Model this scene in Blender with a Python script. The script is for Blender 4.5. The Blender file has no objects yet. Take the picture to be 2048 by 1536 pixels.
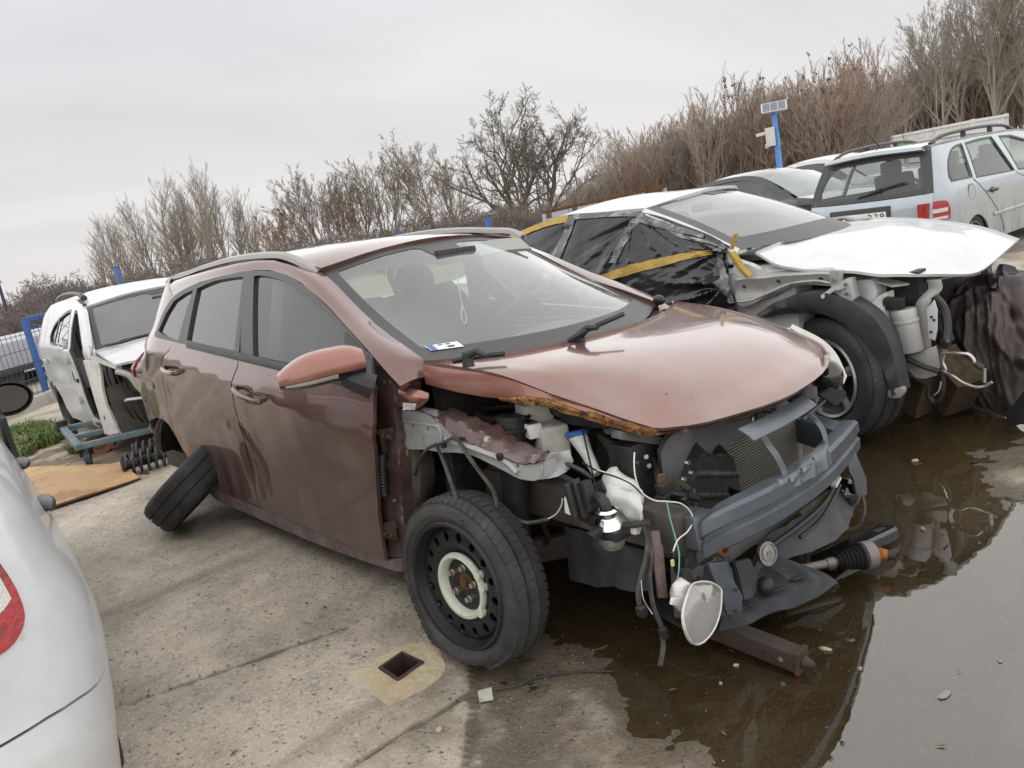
import bpy, bmesh, math, random
from mathutils import Vector, Matrix, noise
from mathutils.geometry import delaunay_2d_cdt
rnd = random.Random(7)
sc = bpy.context.scene
COL = sc.collection

# ---------------------------------------------------------------- camera
cam_data = bpy.data.cameras.new('camera')
cam = bpy.data.objects.new('camera', cam_data)
COL.objects.link(cam)
sc.camera = cam
_yaw, _pitch, _roll = (2.43497,0.21495,-0.17553)
_f = Vector((math.cos(_yaw)*math.cos(_pitch), math.sin(_yaw)*math.cos(_pitch), -math.sin(_pitch)))
_r0 = Vector((math.sin(_yaw), -math.cos(_yaw), 0)); _u0 = _r0.cross(_f)
_r = math.cos(_roll)*_r0+math.sin(_roll)*_u0; _u = -math.sin(_roll)*_r0+math.cos(_roll)*_u0
cam.matrix_world = Matrix(((_r.x, _u.x, -_f.x, 1.9709), (_r.y, _u.y, -_f.y, -2.1795), (_r.z, _u.z, -_f.z, 1.4504), (0, 0, 0, 1)))
cam_data.lens = 36*1548.32/2048
cam_data.clip_start = .05; cam_data.clip_end = 2000

# ---------------------------------------------------------------- sky, sun, exposure
SUN_EL, SUN_ROT = math.radians(86), math.radians(150)
world = bpy.data.worlds.new('World'); sc.world = world; world.use_nodes = True
def _world():
    nt = world.node_tree; N, L = nt.nodes, nt.links; N.clear()
    out = N.new('ShaderNodeOutputWorld')
    sky = N.new('ShaderNodeTexSky'); sky.sky_type = 'NISHITA'; sky.sun_disc = False
    sky.sun_elevation = SUN_EL; sky.sun_rotation = SUN_ROT; sky.dust_density = 2
    b1 = N.new('ShaderNodeBackground'); b1.inputs[1].default_value = .06; L.new(sky.outputs[0], b1.inputs[0])
    tc = N.new('ShaderNodeTexCoord'); sep = N.new('ShaderNodeSeparateXYZ'); L.new(tc.outputs['Generated'], sep.inputs[0])
    # cloud deck: direction projected on a flat layer high overhead
    ad = N.new('ShaderNodeMath'); ad.operation = 'MAXIMUM'; ad.inputs[1].default_value = 0; L.new(sep.outputs[2], ad.inputs[0])
    ad2 = N.new('ShaderNodeMath'); ad2.inputs[1].default_value = .16; L.new(ad.outputs[0], ad2.inputs[0])
    dv = N.new('ShaderNodeVectorMath'); dv.operation = 'DIVIDE'; L.new(tc.outputs['Generated'], dv.inputs[0]); L.new(ad2.outputs[0], dv.inputs[1])
    nz = N.new('ShaderNodeTexNoise'); nz.inputs['Scale'].default_value = .9; nz.inputs['Detail'].default_value = 5; nz.inputs['Roughness'].default_value = .5; nz.inputs['Distortion'].default_value = .35
    mp = N.new('ShaderNodeMapping'); mp.inputs['Scale'].default_value = (1.0, .45, 0); mp.inputs['Rotation'].default_value = (0, 0, .5); mp.inputs['Location'].default_value = (1.3, .4, 0)
    L.new(dv.outputs[0], mp.inputs[0]); L.new(mp.outputs[0], nz.inputs[0])
    cr = N.new('ShaderNodeValToRGB'); L.new(nz.outputs[0], cr.inputs[0])
    e = cr.color_ramp.elements; e[0].position = .30; e[0].color = (.655, .66, .685, 1); e[1].position = .62; e[1].color = (.80, .80, .815, 1)
    k = e.new(.46); k.color = (.725, .728, .745, 1)
    hz = N.new('ShaderNodeValToRGB'); L.new(sep.outputs[2], hz.inputs[0])
    h = hz.color_ramp.elements; h[0].position = 0; h[0].color = (.55, .55, .55, 1); h[1].position = .28; h[1].color = (0, 0, 0, 1)
    wm = N.new('ShaderNodeMix'); wm.data_type = 'RGBA'; wm.inputs[7].default_value = (.84, .795, .765, 1); L.new(hz.outputs[0], wm.inputs[0]); L.new(cr.outputs[0], wm.inputs[6])
    b2 = N.new('ShaderNodeBackground'); b2.inputs[1].default_value = .74; L.new(wm.outputs[2], b2.inputs[0])
    mx = N.new('ShaderNodeMixShader'); mx.inputs[0].default_value = .93; L.new(b1.outputs[0], mx.inputs[1]); L.new(b2.outputs[0], mx.inputs[2]); L.new(mx.outputs[0], out.inputs[0])
_world()
sun = bpy.data.lights.new('sun', 'SUN'); sun.energy = 1.5; sun.angle = math.radians(176); sun.color = (1, .965, .92)
suno = bpy.data.objects.new('sun', sun); COL.objects.link(suno)
# light travels away from the sun direction
_sd = Vector((math.sin(SUN_ROT)*math.cos(SUN_EL), math.cos(SUN_ROT)*math.cos(SUN_EL), math.sin(SUN_EL)))   # overcast: light from the whole sky
suno.rotation_euler = _sd.to_track_quat('Z', 'Y').to_euler()
vs = sc.view_settings; vs.view_transform = 'Standard'; vs.look = 'None'; vs.gamma = 1; vs.use_curve_mapping = False; vs.exposure = .55
sc.cycles.max_bounces = 8; sc.cycles.transparent_max_bounces = 24; sc.cycles.use_denoising = True
sc.cycles.caustics_reflective = False; sc.cycles.caustics_refractive = False

# ---------------------------------------------------------------- materials
def _set(b, **k):
    for a, v in k.items():
        i = b.inputs.get(a.replace('_', ' '))
        if i is not None: i.default_value = v
def mat(name, col, rough=.5, metal=0, spots=None, bump=None, coat=0, spec=.5, dirt=None, stretch=None, rvar=0, cior=1.5):
    """procedural surface: base colour varied by noise, optional second colour in patches, dust, relief"""
    m = bpy.data.materials.new(name); m.use_nodes = True
    nt = m.node_tree; N, L = nt.nodes, nt.links; b = N['Principled BSDF']
    _set(b, Roughness=rough, Metallic=metal, Coat_Weight=coat, Coat_Roughness=.04, Coat_IOR=cior, Specular_IOR_Level=spec)
    tc = N.new('ShaderNodeTexCoord'); src = tc.outputs['Object']
    if stretch:
        mp = N.new('ShaderNodeMapping'); mp.inputs['Scale'].default_value = stretch; L.new(src, mp.inputs[0]); src = mp.outputs[0]
    def nz(scale, detail=4, rough_=.55):
        n = N.new('ShaderNodeTexNoise'); n.inputs['Scale'].default_value = scale; n.inputs['Detail'].default_value = detail; n.inputs['Roughness'].default_value = rough_
        L.new(src, n.inputs[0]); return n.outputs[0]
    def ramp(s, a, c):
        r = N.new('ShaderNodeMapRange'); r.inputs[1].default_value = a; r.inputs[2].default_value = c; L.new(s, r.inputs[0]); return r.outputs[0]
    def mix(f, a, c):
        x = N.new('ShaderNodeMix'); x.data_type = 'RGBA'; L.new(f, x.inputs[0])
        for i, v in ((6, a), (7, c)):
            if isinstance(v, tuple): x.inputs[i].default_value = (*v, 1)
            else: L.new(v, x.inputs[i])
        return x.outputs[2]
    v = .14
    c = mix(nz(9), tuple(x*(1-v) for x in col), tuple(min(1, x*(1+v)) for x in col))
    for (c2, scale, lo, hi) in (spots or []):
        c = mix(ramp(nz(scale, 6, .65), lo, hi), c, c2)
    if dirt:
        c2, scale, lo, hi, z0, z1 = dirt       # dust that gathers low on the thing
        sx = N.new('ShaderNodeSeparateXYZ'); L.new(tc.outputs['Object'], sx.inputs[0])
        sm = N.new('ShaderNodeMapping'); sm.inputs['Scale'].default_value = (2.2, 2.2, .35); L.new(tc.outputs['Object'], sm.inputs[0]); o_ = src; src = sm.outputs[0]
        f = ramp(nz(scale, 6, .6), lo, hi); src = o_; g = ramp(sx.outputs[2], z1, z0)
        mu = N.new('ShaderNodeMath'); mu.operation = 'MULTIPLY'; L.new(f, mu.inputs[0]); L.new(g, mu.inputs[1])
        c = mix(mu.outputs[0], c, c2)
        rr = N.new('ShaderNodeMapRange'); rr.inputs[3].default_value = rough; rr.inputs[4].default_value = .8; L.new(mu.outputs[0], rr.inputs[0]); L.new(rr.outputs[0], b.inputs['Roughness'])
        if coat:
            rc = N.new('ShaderNodeMapRange'); rc.inputs[3].default_value = coat; rc.inputs[4].default_value = coat*.1; L.new(mu.outputs[0], rc.inputs[0]); L.new(rc.outputs[0], b.inputs['Coat Weight'])
    elif rvar:
        rr = N.new('ShaderNodeMapRange'); rr.inputs[1].default_value = .3; rr.inputs[2].default_value = .7; rr.inputs[3].default_value = max(0, rough-rvar); rr.inputs[4].default_value = min(1, rough+rvar); L.new(nz(6, 5), rr.inputs[0]); L.new(rr.outputs[0], b.inputs['Roughness'])
    L.new(c, b.inputs['Base Color'])
    if bump:
        bp = N.new('ShaderNodeBump'); bp.inputs['Strength'].default_value = bump[1]; bp.inputs['Distance'].default_value = .02; L.new(nz(bump[0], 6, .6), bp.inputs['Height']); L.new(bp.outputs[0], b.inputs['Normal'])
        if coat and len(bump) > 2: L.new(bp.outputs[0], b.inputs['Coat Normal'])
    return m
def glass_mat(name, tint, rough=0.0, extra=0.0, dust=0.0, dustcol=(.55, .6, .58)):
    """thin pane: tinted see-through, a mirror share that grows at grazing angles, a film of dust"""
    m = bpy.data.materials.new(name); m.use_nodes = True
    nt = m.node_tree; N, L = nt.nodes, nt.links; N.remove(N['Principled BSDF']); out = N['Material Output']
    t = N.new('ShaderNodeBsdfTransparent'); t.inputs[0].default_value = (*tint, 1)
    g = N.new('ShaderNodeBsdfGlossy'); g.inputs['Roughness'].default_value = rough; g.inputs[0].default_value = (1, 1, 1, 1)
    w = N.new('ShaderNodeLayerWeight'); w.inputs[0].default_value = .5
    pw = N.new('ShaderNodeMath'); pw.operation = 'POWER'; pw.inputs[1].default_value = 4.2; L.new(w.outputs['Facing'], pw.inputs[0])
    a = N.new('ShaderNodeMath'); a.operation = 'MULTIPLY_ADD'; a.use_clamp = True; a.inputs[1].default_value = .92; a.inputs[2].default_value = .07+extra; L.new(pw.outputs[0], a.inputs[0])
    x = N.new('ShaderNodeMixShader'); L.new(a.outputs[0], x.inputs[0]); L.new(t.outputs[0], x.inputs[1]); L.new(g.outputs[0], x.inputs[2]); last = x
    if dust:
        d = N.new('ShaderNodeBsdfDiffuse'); d.inputs[0].default_value = (*dustcol, 1)
        tc = N.new('ShaderNodeTexCoord'); nz = N.new('ShaderNodeTexNoise'); nz.inputs['Scale'].default_value = 3; nz.inputs['Detail'].default_value = 5; L.new(tc.outputs['Object'], nz.inputs[0])
        r = N.new('ShaderNodeMapRange'); r.inputs[1].default_value = .3; r.inputs[2].default_value = .7; r.inputs[3].default_value = dust*.6; r.inputs[4].default_value = dust*1.3; L.new(nz.outputs[0], r.inputs[0])
        y = N.new('ShaderNodeMixShader'); L.new(r.outputs[0], y.inputs[0]); L.new(last.outputs[0], y.inputs[1]); L.new(d.outputs[0], y.inputs[2]); last = y
    L.new(last.outputs[0], out.inputs[0])
    return m
RUST = (.17, .065, .022); RUST2 = (.32, .13, .035); DUST = (.22, .19, .175)
M = dict(
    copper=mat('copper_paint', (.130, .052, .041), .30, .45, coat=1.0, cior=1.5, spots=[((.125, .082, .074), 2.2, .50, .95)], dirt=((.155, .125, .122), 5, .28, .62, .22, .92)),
    sky_paled_hood=mat('sky_paled_hood_paint', (.235, .105, .080), .32, .5, coat=1.0, spots=[((.29, .225, .205), 2.5, .25, .75), ((.16, .10, .085), 26, .66, .74)], cior=1.5),  # bonnet copper paled: pale patches carry sky reflection as well as dust
    copper_clean=mat('clean_copper_paint', (.29, .115, .083), .34, .45, coat=.8, cior=1.6, spots=[((.30, .165, .13), 4, .5, .9)]),
    maroon=mat('maroon_inner_paint', (.095, .052, .049), .42, .2, coat=.3, spots=[((.17, .125, .115), 6, .42, .7), ((.46, .42, .38), 18, .62, .70)], bump=(18, .35)),
    sill=mat('dusty_sill', (.15, .105, .10), .7, .1, spots=[((.26, .23, .21), 6, .4, .7)]),
    white=mat('white_paint', (.60, .615, .63), .34, 0, coat=.45, spots=[((.56, .56, .555), 3, .50, .85), ((.46, .44, .41), 22, .66, .78)]),
    white_dirty=mat('dirty_white_paint', (.62, .62, .60), .4, 0, coat=.4, spots=[((.30, .27, .23), 8, .55, .8)]),
    silver=mat('silver_blue_paint', (.40, .45, .495), .34, .45, coat=1.0, spots=[((.36, .39, .41), 2, .5, .9)], dirt=((.26, .25, .24), 4, .35, .7, .3, .8)),
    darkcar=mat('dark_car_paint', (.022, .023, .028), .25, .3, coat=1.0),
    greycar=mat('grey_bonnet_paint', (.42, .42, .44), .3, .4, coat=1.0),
    primer=mat('grey_primer_steel', (.37, .385, .385), .5, .1, spots=[((.26, .235, .20), 7, .52, .72), (RUST2, 16, .70, .76)], bump=(10, .2)),
    silver_metal=mat('bare_silver_paint', (.42, .42, .41), .42, .25, spots=[((.25, .23, .20), 9, .54, .72)], bump=(9, .15)),
    beam=mat('blue_grey_beam', (.098, .113, .135), .42, .35, spots=[((.17, .18, .19), 5, .5, .8), (RUST, 9, .66, .72)], bump=(30, .12)),
    shroud=mat('grey_plastic_shroud', (.095, .10, .104), .55, 0, spots=[((.155, .155, .15), 6, .4, .75)], bump=(24, .1)),
    black=mat('black_plastic', (.020, .020, .021), .45, 0, spots=[((.06, .058, .055), 8, .5, .8)], bump=(30, .08)),
    trim=mat('dark_window_trim', (.045, .044, .045), .38),
    gloss_black=mat('gloss_black', (.012, .012, .013), .08, 0, coat=1),
    dark=mat('oily_dark_metal', (.016, .015, .014), .6, .2, spots=[((.05, .045, .04), 9, .5, .75)], bump=(14, .4)),
    liner=mat('grey_fibre_liner', (.048, .052, .058), .62, 0, spots=[((.11, .112, .115), 5, .45, .8)], bump=(40, .15)),
    inner=mat('muddy_inner_wing', (.105, .092, .078), .72, .0, spots=[((.05, .044, .038), 5, .45, .7)], bump=(9, .3)),
    rubber=mat('tyre_rubber', (.030, .030, .031), .72, 0, spots=[((.075, .072, .068), 7, .45, .75)], bump=(60, .12)),
    steel_black=mat('black_steel_wheel', (.022, .024, .028), .42, .3, spots=[((.05, .05, .05), 12, .55, .8)]),
    alloy=mat('worn_alloy', (.38, .38, .38), .32, .85, spots=[((.18, .16, .14), 9, .5, .72)]),
    chrome=mat('chrome', (.82, .82, .82), .12, 1),
    bolt=mat('zinc_bolt', (.55, .54, .50), .32, .9),
    rust=mat('rusty_steel', RUST, .85, .15, spots=[((.05, .035, .028), 11, .45, .65), (RUST2, 20, .55, .75)], bump=(28, .5)),
    darkrust=mat('dark_rusty_steel', (.062, .045, .038), .75, .25, spots=[(RUST, 9, .52, .68)], bump=(22, .4)),
    orange=mat('orange_rust_shaft', (.38, .135, .028), .7, .3, spots=[((.12, .05, .02), 30, .5, .7)]),
    shaftgrey=mat('dull_grey_shaft', (.22, .20, .18), .6, .4, spots=[(RUST, 8, .6, .8)]),
    tank=mat('milky_plastic', (.56, .56, .51), .5, 0, spots=[((.36, .34, .29), 7, .5, .75)]),
    whiteplastic=mat('white_plastic', (.74, .74, .71), .45, 0, spots=[((.45, .43, .39), 9, .56, .75)]),
    blue_cap=mat('blue_cap', (.055, .16, .44), .45),
    blue_paint=mat('blue_post_paint', (.030, .105, .36), .5, 0, spots=[((.05, .14, .42), 4, .4, .7)]),
    blue_light=mat('light_blue_pole_paint', (.10, .26, .58), .5),
    dolly=mat('faded_blue_steel', (.115, .185, .225), .6, .1, spots=[((.27, .26, .23), 7, .5, .72), (RUST, 12, .6, .7)], bump=(20, .2)),
    fin=mat('aluminium_fin', (.36, .345, .31), .5, .6),
    fin_dark=mat('condenser_gap', (.030, .029, .027), .8),
    red_lamp=mat('red_lamp_lens', (.40, .006, .010), .12, 0, coat=.6, spots=[((.20, .004, .006), 30, .48, .6)], bump=(70, .3)),
    red_dark=mat('dark_red_lamp_lens', (.25, .008, .012), .10, 0, coat=1),
    clear_lamp=mat('clear_lamp_lens', (.62, .60, .58), .14, .3, coat=1, bump=(60, .3)),
    film=mat('black_plastic_film', (.020, .020, .022), .20, 0, spots=[((.05, .05, .052), 6, .5, .8)], spec=.6),
    clear_tape=mat('clear_sticky_tape', (.10, .10, .10), .16, 0, spots=[((.34, .34, .34), 14, .50, .64)], bump=(30, .5), spec=.8),
    yellow=mat('yellow_masking_tape', (.52, .34, .075), .6, 0, spots=[((.36, .24, .06), 14, .5, .7)], bump=(30, .4)),
    tarp=mat('brown_tarpaulin', (.067, .051, .049), .68, 0, spots=[((.095, .077, .074), 5, .4, .75)], bump=(180, .12)),
    moss=mat('mossy_block', (.095, .062, .034), .95, 0, spots=[((.040, .030, .017), 9, .45, .65), ((.15, .105, .06), 26, .55, .7)], bump=(30, .8)),
    board=mat('tan_fibreboard', (.50, .315, .145), .6, 0, spots=[((.40, .25, .12), 2.4, .42, .5), ((.30, .16, .06), 1.7, .60, .64)], bump=(30, .06)),
    board_shadow=mat('board_edge_shadow', (.10, .07, .045), .8),  # shadow colour for the strip below the board's rim
    seat=mat('dark_seat_cloth', (.030, .032, .033), .9, 0, bump=(120, .2)),
    interior=mat('grey_interior', (.10, .105, .105), .75),
    interior_light=mat('pale_headlining', (.34, .35, .34), .85),
    tag_paper=mat('weathered_paper', (.45, .44, .38), .8, 0, spots=[((.30, .27, .2), 30, .5, .7)]), sticker=mat('sticker_white', (.72, .76, .72), .5),
    ink=mat('printed_ink', (.05, .06, .06), .6),
    ink_blue=mat('printed_blue', (.08, .16, .42), .5),
    concrete_kerb=mat('concrete_kerb', (.40, .385, .36), .85, 0, spots=[((.22, .22, .19), 4, .5, .7)], bump=(20, .3)),
    galv=mat('galvanised_sheet', (.42, .445, .49), .5, .2, spots=[((.32, .335, .36), 1.3, .45, .65)]),
    wire=mat('dark_fence_wire', (.055, .062, .085), .6, .2),
    bark=mat('grey_bark', (.30, .265, .225), .9, 0, spots=[((.18, .155, .13), 1.5, .4, .7)]),
    bark_pale=mat('pale_bark', (.32, .295, .25), .9, 0, spots=[((.22, .20, .165), 1.2, .4, .7)]),
    bark_dark=mat('dark_bark', (.15, .13, .108), .9, 0, spots=[((.17, .17, .10), 1.5, .5, .7)]),
    twig_brown=mat('brown_twigs', (.33, .265, .22), .9, 0, spots=[((.42, .36, .30), .8, .45, .65)]),
    twig_red=mat('reddish_twigs', (.34, .24, .19), .9, 0, spots=[((.28, .225, .19), .7, .45, .65)]),
    twig_dark=mat('dark_bramble', (.20, .165, .147), .95, 0, spots=[((.30, .255, .215), .9, .45, .65)]),
    seed=mat('brown_seed_head', (.14, .085, .04), .95),
    leaf_yellow=mat('last_yellow_leaves', (.26, .21, .05), .8),
    grass=mat('grass_blade', (.105, .165, .035), .7, 0, spots=[((.24, .25, .09), 3, .45, .65)]),
    litter=mat('dry_leaf', (.16, .09, .045), .85),
    stone=mat('pale_pebble', (.44, .36, .26), .75, 0, bump=(30, .3)),
    shell=mat('pale_stone_chip', (.27, .25, .22), .8),
    container=mat('white_container_paint', (.66, .68, .68), .5, 0, spots=[((.50, .50, .47), 1.2, .5, .75)]),
    green_sign=mat('green_sign', (.10, .40, .10), .5),
    solar=mat('solar_cells', (.045, .055, .085), .12, .2, coat=1),
    alu=mat('aluminium_frame', (.55, .56, .58), .4, .7), rail=mat('roof_rail_grey', (.33, .325, .315), .38, .5),
    camera_white=mat('camera_housing', (.60, .60, .57), .5),
    wire_white=mat('white_wire', (.72, .72, .68), .5),
    wire_green=mat('green_wire', (.13, .34, .30), .5),
    copper_wire=mat('bare_copper_strands', (.62, .36, .20), .4, .8),
    brass=mat('yellow_terminal', (.62, .60, .22), .5),
    loom=mat('taped_wiring_loom', (.045, .043, .040), .75, 0, spots=[((.11, .105, .095), 16, .5, .7)], bump=(60, .3)),
    cream=mat('cream_ring', (.60, .635, .53), .5, 0, spots=[((.40, .40, .33), 9, .5, .75)]),
    mortar=mat('sandy_mortar', (.60, .50, .33), .95, 0, spots=[((.44, .36, .24), 5, .40, .62), ((.50, .45, .38), 14, .52, .66)], bump=(45, .6)),
    drain=mat('rusty_drain_pan', (.05, .024, .018), .7, .2, spots=[((.11, .05, .03), 8, .5, .7)]),
    plate=mat('plate_white', (.70, .70, .68), .5),
    glass=glass_mat('clear_car_glass', (.76, .85, .82), 0, -.02, .04),
    dimglass=glass_mat('tinted_car_glass', (.42, .46, .45), 0, -.01, .05),  # denser tint than the clear car glass
    screen=glass_mat('windscreen_glass', (.76, .86, .82), 0, .06, .12),
    tint=glass_mat('privacy_glass', (.20, .205, .21), 0, .02, .04),
    lens=glass_mat('lamp_glass', (.80, .80, .78), .03, .06, .18, (.6, .6, .58)),
)
# ---------------------------------------------------------------- helpers
def tag(o, label, cat, group=None, kind=None):
    if label: o['label'] = label
    if cat: o['category'] = cat
    if group: o['group'] = group
    if kind: o['kind'] = kind
    return o
def empty(name, loc=(0, 0, 0), rot=(0, 0, 0), label=None, cat=None, group=None):
    o = bpy.data.objects.new(name, None); o.empty_display_size = .2; COL.objects.link(o)
    o.location = loc; o.rotation_euler = rot
    return tag(o, label, cat, group)
def link(name, me, m, parent=None):
    if m is not None: me.materials.append(M[m] if isinstance(m, str) else m)
    o = bpy.data.objects.new(name, me); COL.objects.link(o)
    if parent is not None: o.parent = parent
    return o
def frame(d, up=(0, 0, 1)):
    d = Vector(d).normalized(); u = Vector(up)
    if abs(d.dot(u.normalized())) > .98: u = Vector((1, 0, 0)) if abs(d.x) < .9 else Vector((0, 1, 0))
    s = d.cross(u).normalized(); return d, s, s.cross(d).normalized()
def cr(pts, n=6, closed=False):
    """Catmull-Rom through pts"""
    P = [Vector(p) for p in pts]; N = len(P)
    if N < 3: return P
    out = []
    rng = range(N if closed else N-1)
    for i in rng:
        if closed: a, b, c, d = P[i-1], P[i], P[(i+1) % N], P[(i+2) % N]
        else:
            b, c = P[i], P[i+1]; a = P[i-1] if i else b*2-c; d = P[i+2] if i+2 < N else c*2-b
        for k in range(n):
            t = k/n
            out.append(.5*((2*b)+(c-a)*t+(2*a-5*b+4*c-d)*t*t+(3*b-a-3*c+d)*t**3))
    if not closed: out.append(P[-1])
    return out
def resample(pts, n):
    P = [Vector(p) for p in pts]; L = [0]
    for a, b in zip(P, P[1:]): L.append(L[-1]+(b-a).length)
    out = []; j = 0
    for i in range(n):
        s = L[-1]*i/(n-1)
        while j < len(P)-2 and L[j+1] < s: j += 1
        q = L[j+1]-L[j]; out.append(P[j].lerp(P[j+1], (s-L[j])/q if q else 0))
    return out
class MB:
    def __init__(self): self.v = []; self.f = []
    def add(self, vs, fs):
        o = len(self.v); self.v += [tuple(v) for v in vs]; self.f += [tuple(i+o for i in f) for f in fs]; return self
    def box(self, c, size, R=None):
        x, y, z = size[0]/2, size[1]/2, size[2]/2
        vs = [Vector((a*x, b*y, d*z)) for a in (-1, 1) for b in (-1, 1) for d in (-1, 1)]
        if R is not None: vs = [R @ v for v in vs]
        return self.add([v+Vector(c) for v in vs], [(0, 1, 3, 2), (4, 6, 7, 5), (0, 4, 5, 1), (2, 3, 7, 6), (0, 2, 6, 4), (1, 5, 7, 3)])
    def bar(self, a, b, w, h, up=(0, 0, 1)):
        a, b = Vector(a), Vector(b); d, s, u = frame(b-a, up)
        vs = [p+s*i*w/2+u*j*h/2 for p in (a, b) for i, j in ((-1, -1), (1, -1), (1, 1), (-1, 1))]
        return self.add(vs, [(3, 2, 1, 0), (4, 5, 6, 7)]+[(i, (i+1) % 4, 4+(i+1) % 4, 4+i) for i in range(4)])
    def tube(self, pts, r, n=6, caps=True):
        P = [Vector(p) for p in pts]; rs = r if isinstance(r, (list, tuple)) else [r]*len(P)
        rings = []; _, s, u = frame(P[1]-P[0])
        for i, p in enumerate(P):
            d = (P[min(i+1, len(P)-1)]-P[max(i-1, 0)]).normalized()
            s = (s-d*s.dot(d)); s = s.normalized() if s.length > 1e-6 else frame(d)[1]; u = s.cross(d)
            rings.append([p+(s*math.cos(2*math.pi*k/n)+u*math.sin(2*math.pi*k/n))*rs[i] for k in range(n)])
        fs = [(i*n+k, i*n+(k+1) % n, (i+1)*n+(k+1) % n, (i+1)*n+k) for i in range(len(P)-1) for k in range(n)]
        if caps: fs += [tuple(range(n))[::-1], tuple((len(P)-1)*n+k for k in range(n))]
        return self.add([v for g in rings for v in g], fs)
    def lathe(self, prof, c, axis, n=32, up=(0, 0, 1), closed=False, a0=0, a1=2*math.pi, flat=None):
        """prof: (along axis, radius)"""
        d, s, u = frame(axis, up); c = Vector(c); full = abs(a1-a0-2*math.pi) < 1e-6; m = n if full else n+1
        vs = [c+d*h+(s*math.cos(a0+(a1-a0)*k/n)+u*math.sin(a0+(a1-a0)*k/n))*r for k in range(m) for h, r in prof]
        q = len(prof); e = q if closed else q-1
        return self.add(vs, [(k*q+i, k*q+(i+1) % q, ((k+1) % m)*q+(i+1) % q, ((k+1) % m)*q+i) for k in range(n) for i in range(e)])
    def disc(self, c, axis, r, n=20, up=(0, 0, 1)):
        d, s, u = frame(axis, up); c = Vector(c)
        return self.add([c+(s*math.cos(2*math.pi*k/n)+u*math.sin(2*math.pi*k/n))*r for k in range(n)], [tuple(range(n))])
    def cyl(self, a, b, r, n=14, r2=None):
        return self.tube([a, b], [r, r if r2 is None else r2], n)
    def ball(self, c, r, n=10, sq=(1, 1, 1), R=None):
        vs = []; fs = []
        for i in range(n+1):
            for k in range(n*2):
                t, f = math.pi*i/n, math.pi*k/n; v = Vector((math.sin(t)*math.cos(f)*sq[0], math.sin(t)*math.sin(f)*sq[1], math.cos(t)*sq[2]))*r
                if R is not None: v = R @ v
                vs.append(Vector(c)+v)
        for i in range(n):
            for k in range(n*2): fs.append((i*2*n+k, (i+1)*2*n+k, (i+1)*2*n+(k+1) % (2*n), i*2*n+(k+1) % (2*n)))
        return self.add(vs, fs)
    def grid(self, P):
        n, m = len(P), len(P[0])
        return self.add([q for r in P for q in r], [(i*m+j, i*m+j+1, (i+1)*m+j+1, (i+1)*m+j) for i in range(n-1) for j in range(m-1)])
    def slab(self, P, t):
        """a curved sheet with thickness t (along its normals, away from its face)"""
        n, m = len(P), len(P[0]); P = [[Vector(q) for q in r] for r in P]; B = []
        for i in range(n):
            B.append([])
            for j in range(m):
                a = P[min(i+1, n-1)][j]-P[max(i-1, 0)][j]; b = P[i][min(j+1, m-1)]-P[i][max(j-1, 0)]
                nn = a.cross(b); nn = nn.normalized() if nn.length > 1e-9 else Vector((0, 0, 1)); B[-1].append(P[i][j]-nn*t)
        o = len(self.v); self.grid(P); q = n*m
        ring = [j for j in range(m)]+[i*m+m-1 for i in range(1, n)]+[(n-1)*m+j for j in range(m-2, -1, -1)]+[i*m for i in range(n-2, 0, -1)]
        top = [P[i//m][i % m] for i in ring]; bot = [B[i//m][i % m] for i in ring]; k = len(ring)
        self.add(top+bot, [(i, (i+1) % k, k+(i+1) % k, k+i) for i in range(k)])
        self.grid([r[::-1] for r in B]); return self
    def poly(self, pts, d):
        """flat plate: outline pts pushed along d"""
        n = len(pts); d = Vector(d); A = [Vector(p) for p in pts]
        self.add(A, [tuple(range(n))]); self.add([a+d for a in A], [tuple(range(n))[::-1]])
        return self.add(A+[a+d for a in A], [(i, n+i, n+(i+1) % n, (i+1) % n) for i in range(n)])
    def build(self, name, m, parent=None, ang=35, bev=0, kind=None, label=None):
        me = bpy.data.meshes.new(name); me.from_pydata(self.v, [], self.f); me.update()
        bm = bmesh.new(); bm.from_mesh(me)
        if bev:
            bmesh.ops.remove_doubles(bm, verts=bm.verts, dist=1e-5)
            es = [e for e in bm.edges if len(e.link_faces) == 2 and e.calc_face_angle(0) > .5]
            bmesh.ops.bevel(bm, geom=es, offset=bev, segments=2, affect='EDGES', profile=.6, clamp_overlap=True)
        bmesh.ops.recalc_face_normals(bm, faces=bm.faces)
        bm.to_mesh(me); bm.free()
        me.shade_smooth(); me.set_sharp_from_angle(angle=math.radians(ang))
        o = link(name, me, m, parent)
        if kind: o['kind'] = kind
        if label: o['label'] = label
        return o
def loft(rows, nu=24, nv=24):
    """smooth surface through rows of control points (each row resampled)"""
    R = [resample(cr(r, 8), nv) for r in rows]
    cols = [resample(cr([r[j] for r in R], 8), nu) for j in range(nv)]
    return [[cols[j][i] for j in range(nv)] for i in range(nu)]
def loft_raw(rows, su=6, sv=6):
    R = [cr(r, sv) for r in rows]; cols = [cr([r[j] for r in R], su) for j in range(len(R[0]))]
    return [[c[i] for c in cols] for i in range(len(cols[0]))]
def segs(*parts, n=5):
    """closed 2D outline from smooth segments; parts share no points"""
    out = []
    for s in parts: out += [tuple(v)[:2] for v in cr([(a, b, 0) for a, b in s], n)] if len(s) > 2 else list(s)
    return out
def area2(P): return sum(P[i][0]*P[(i+1) % len(P)][1]-P[(i+1) % len(P)][0]*P[i][1] for i in range(len(P)))
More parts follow.
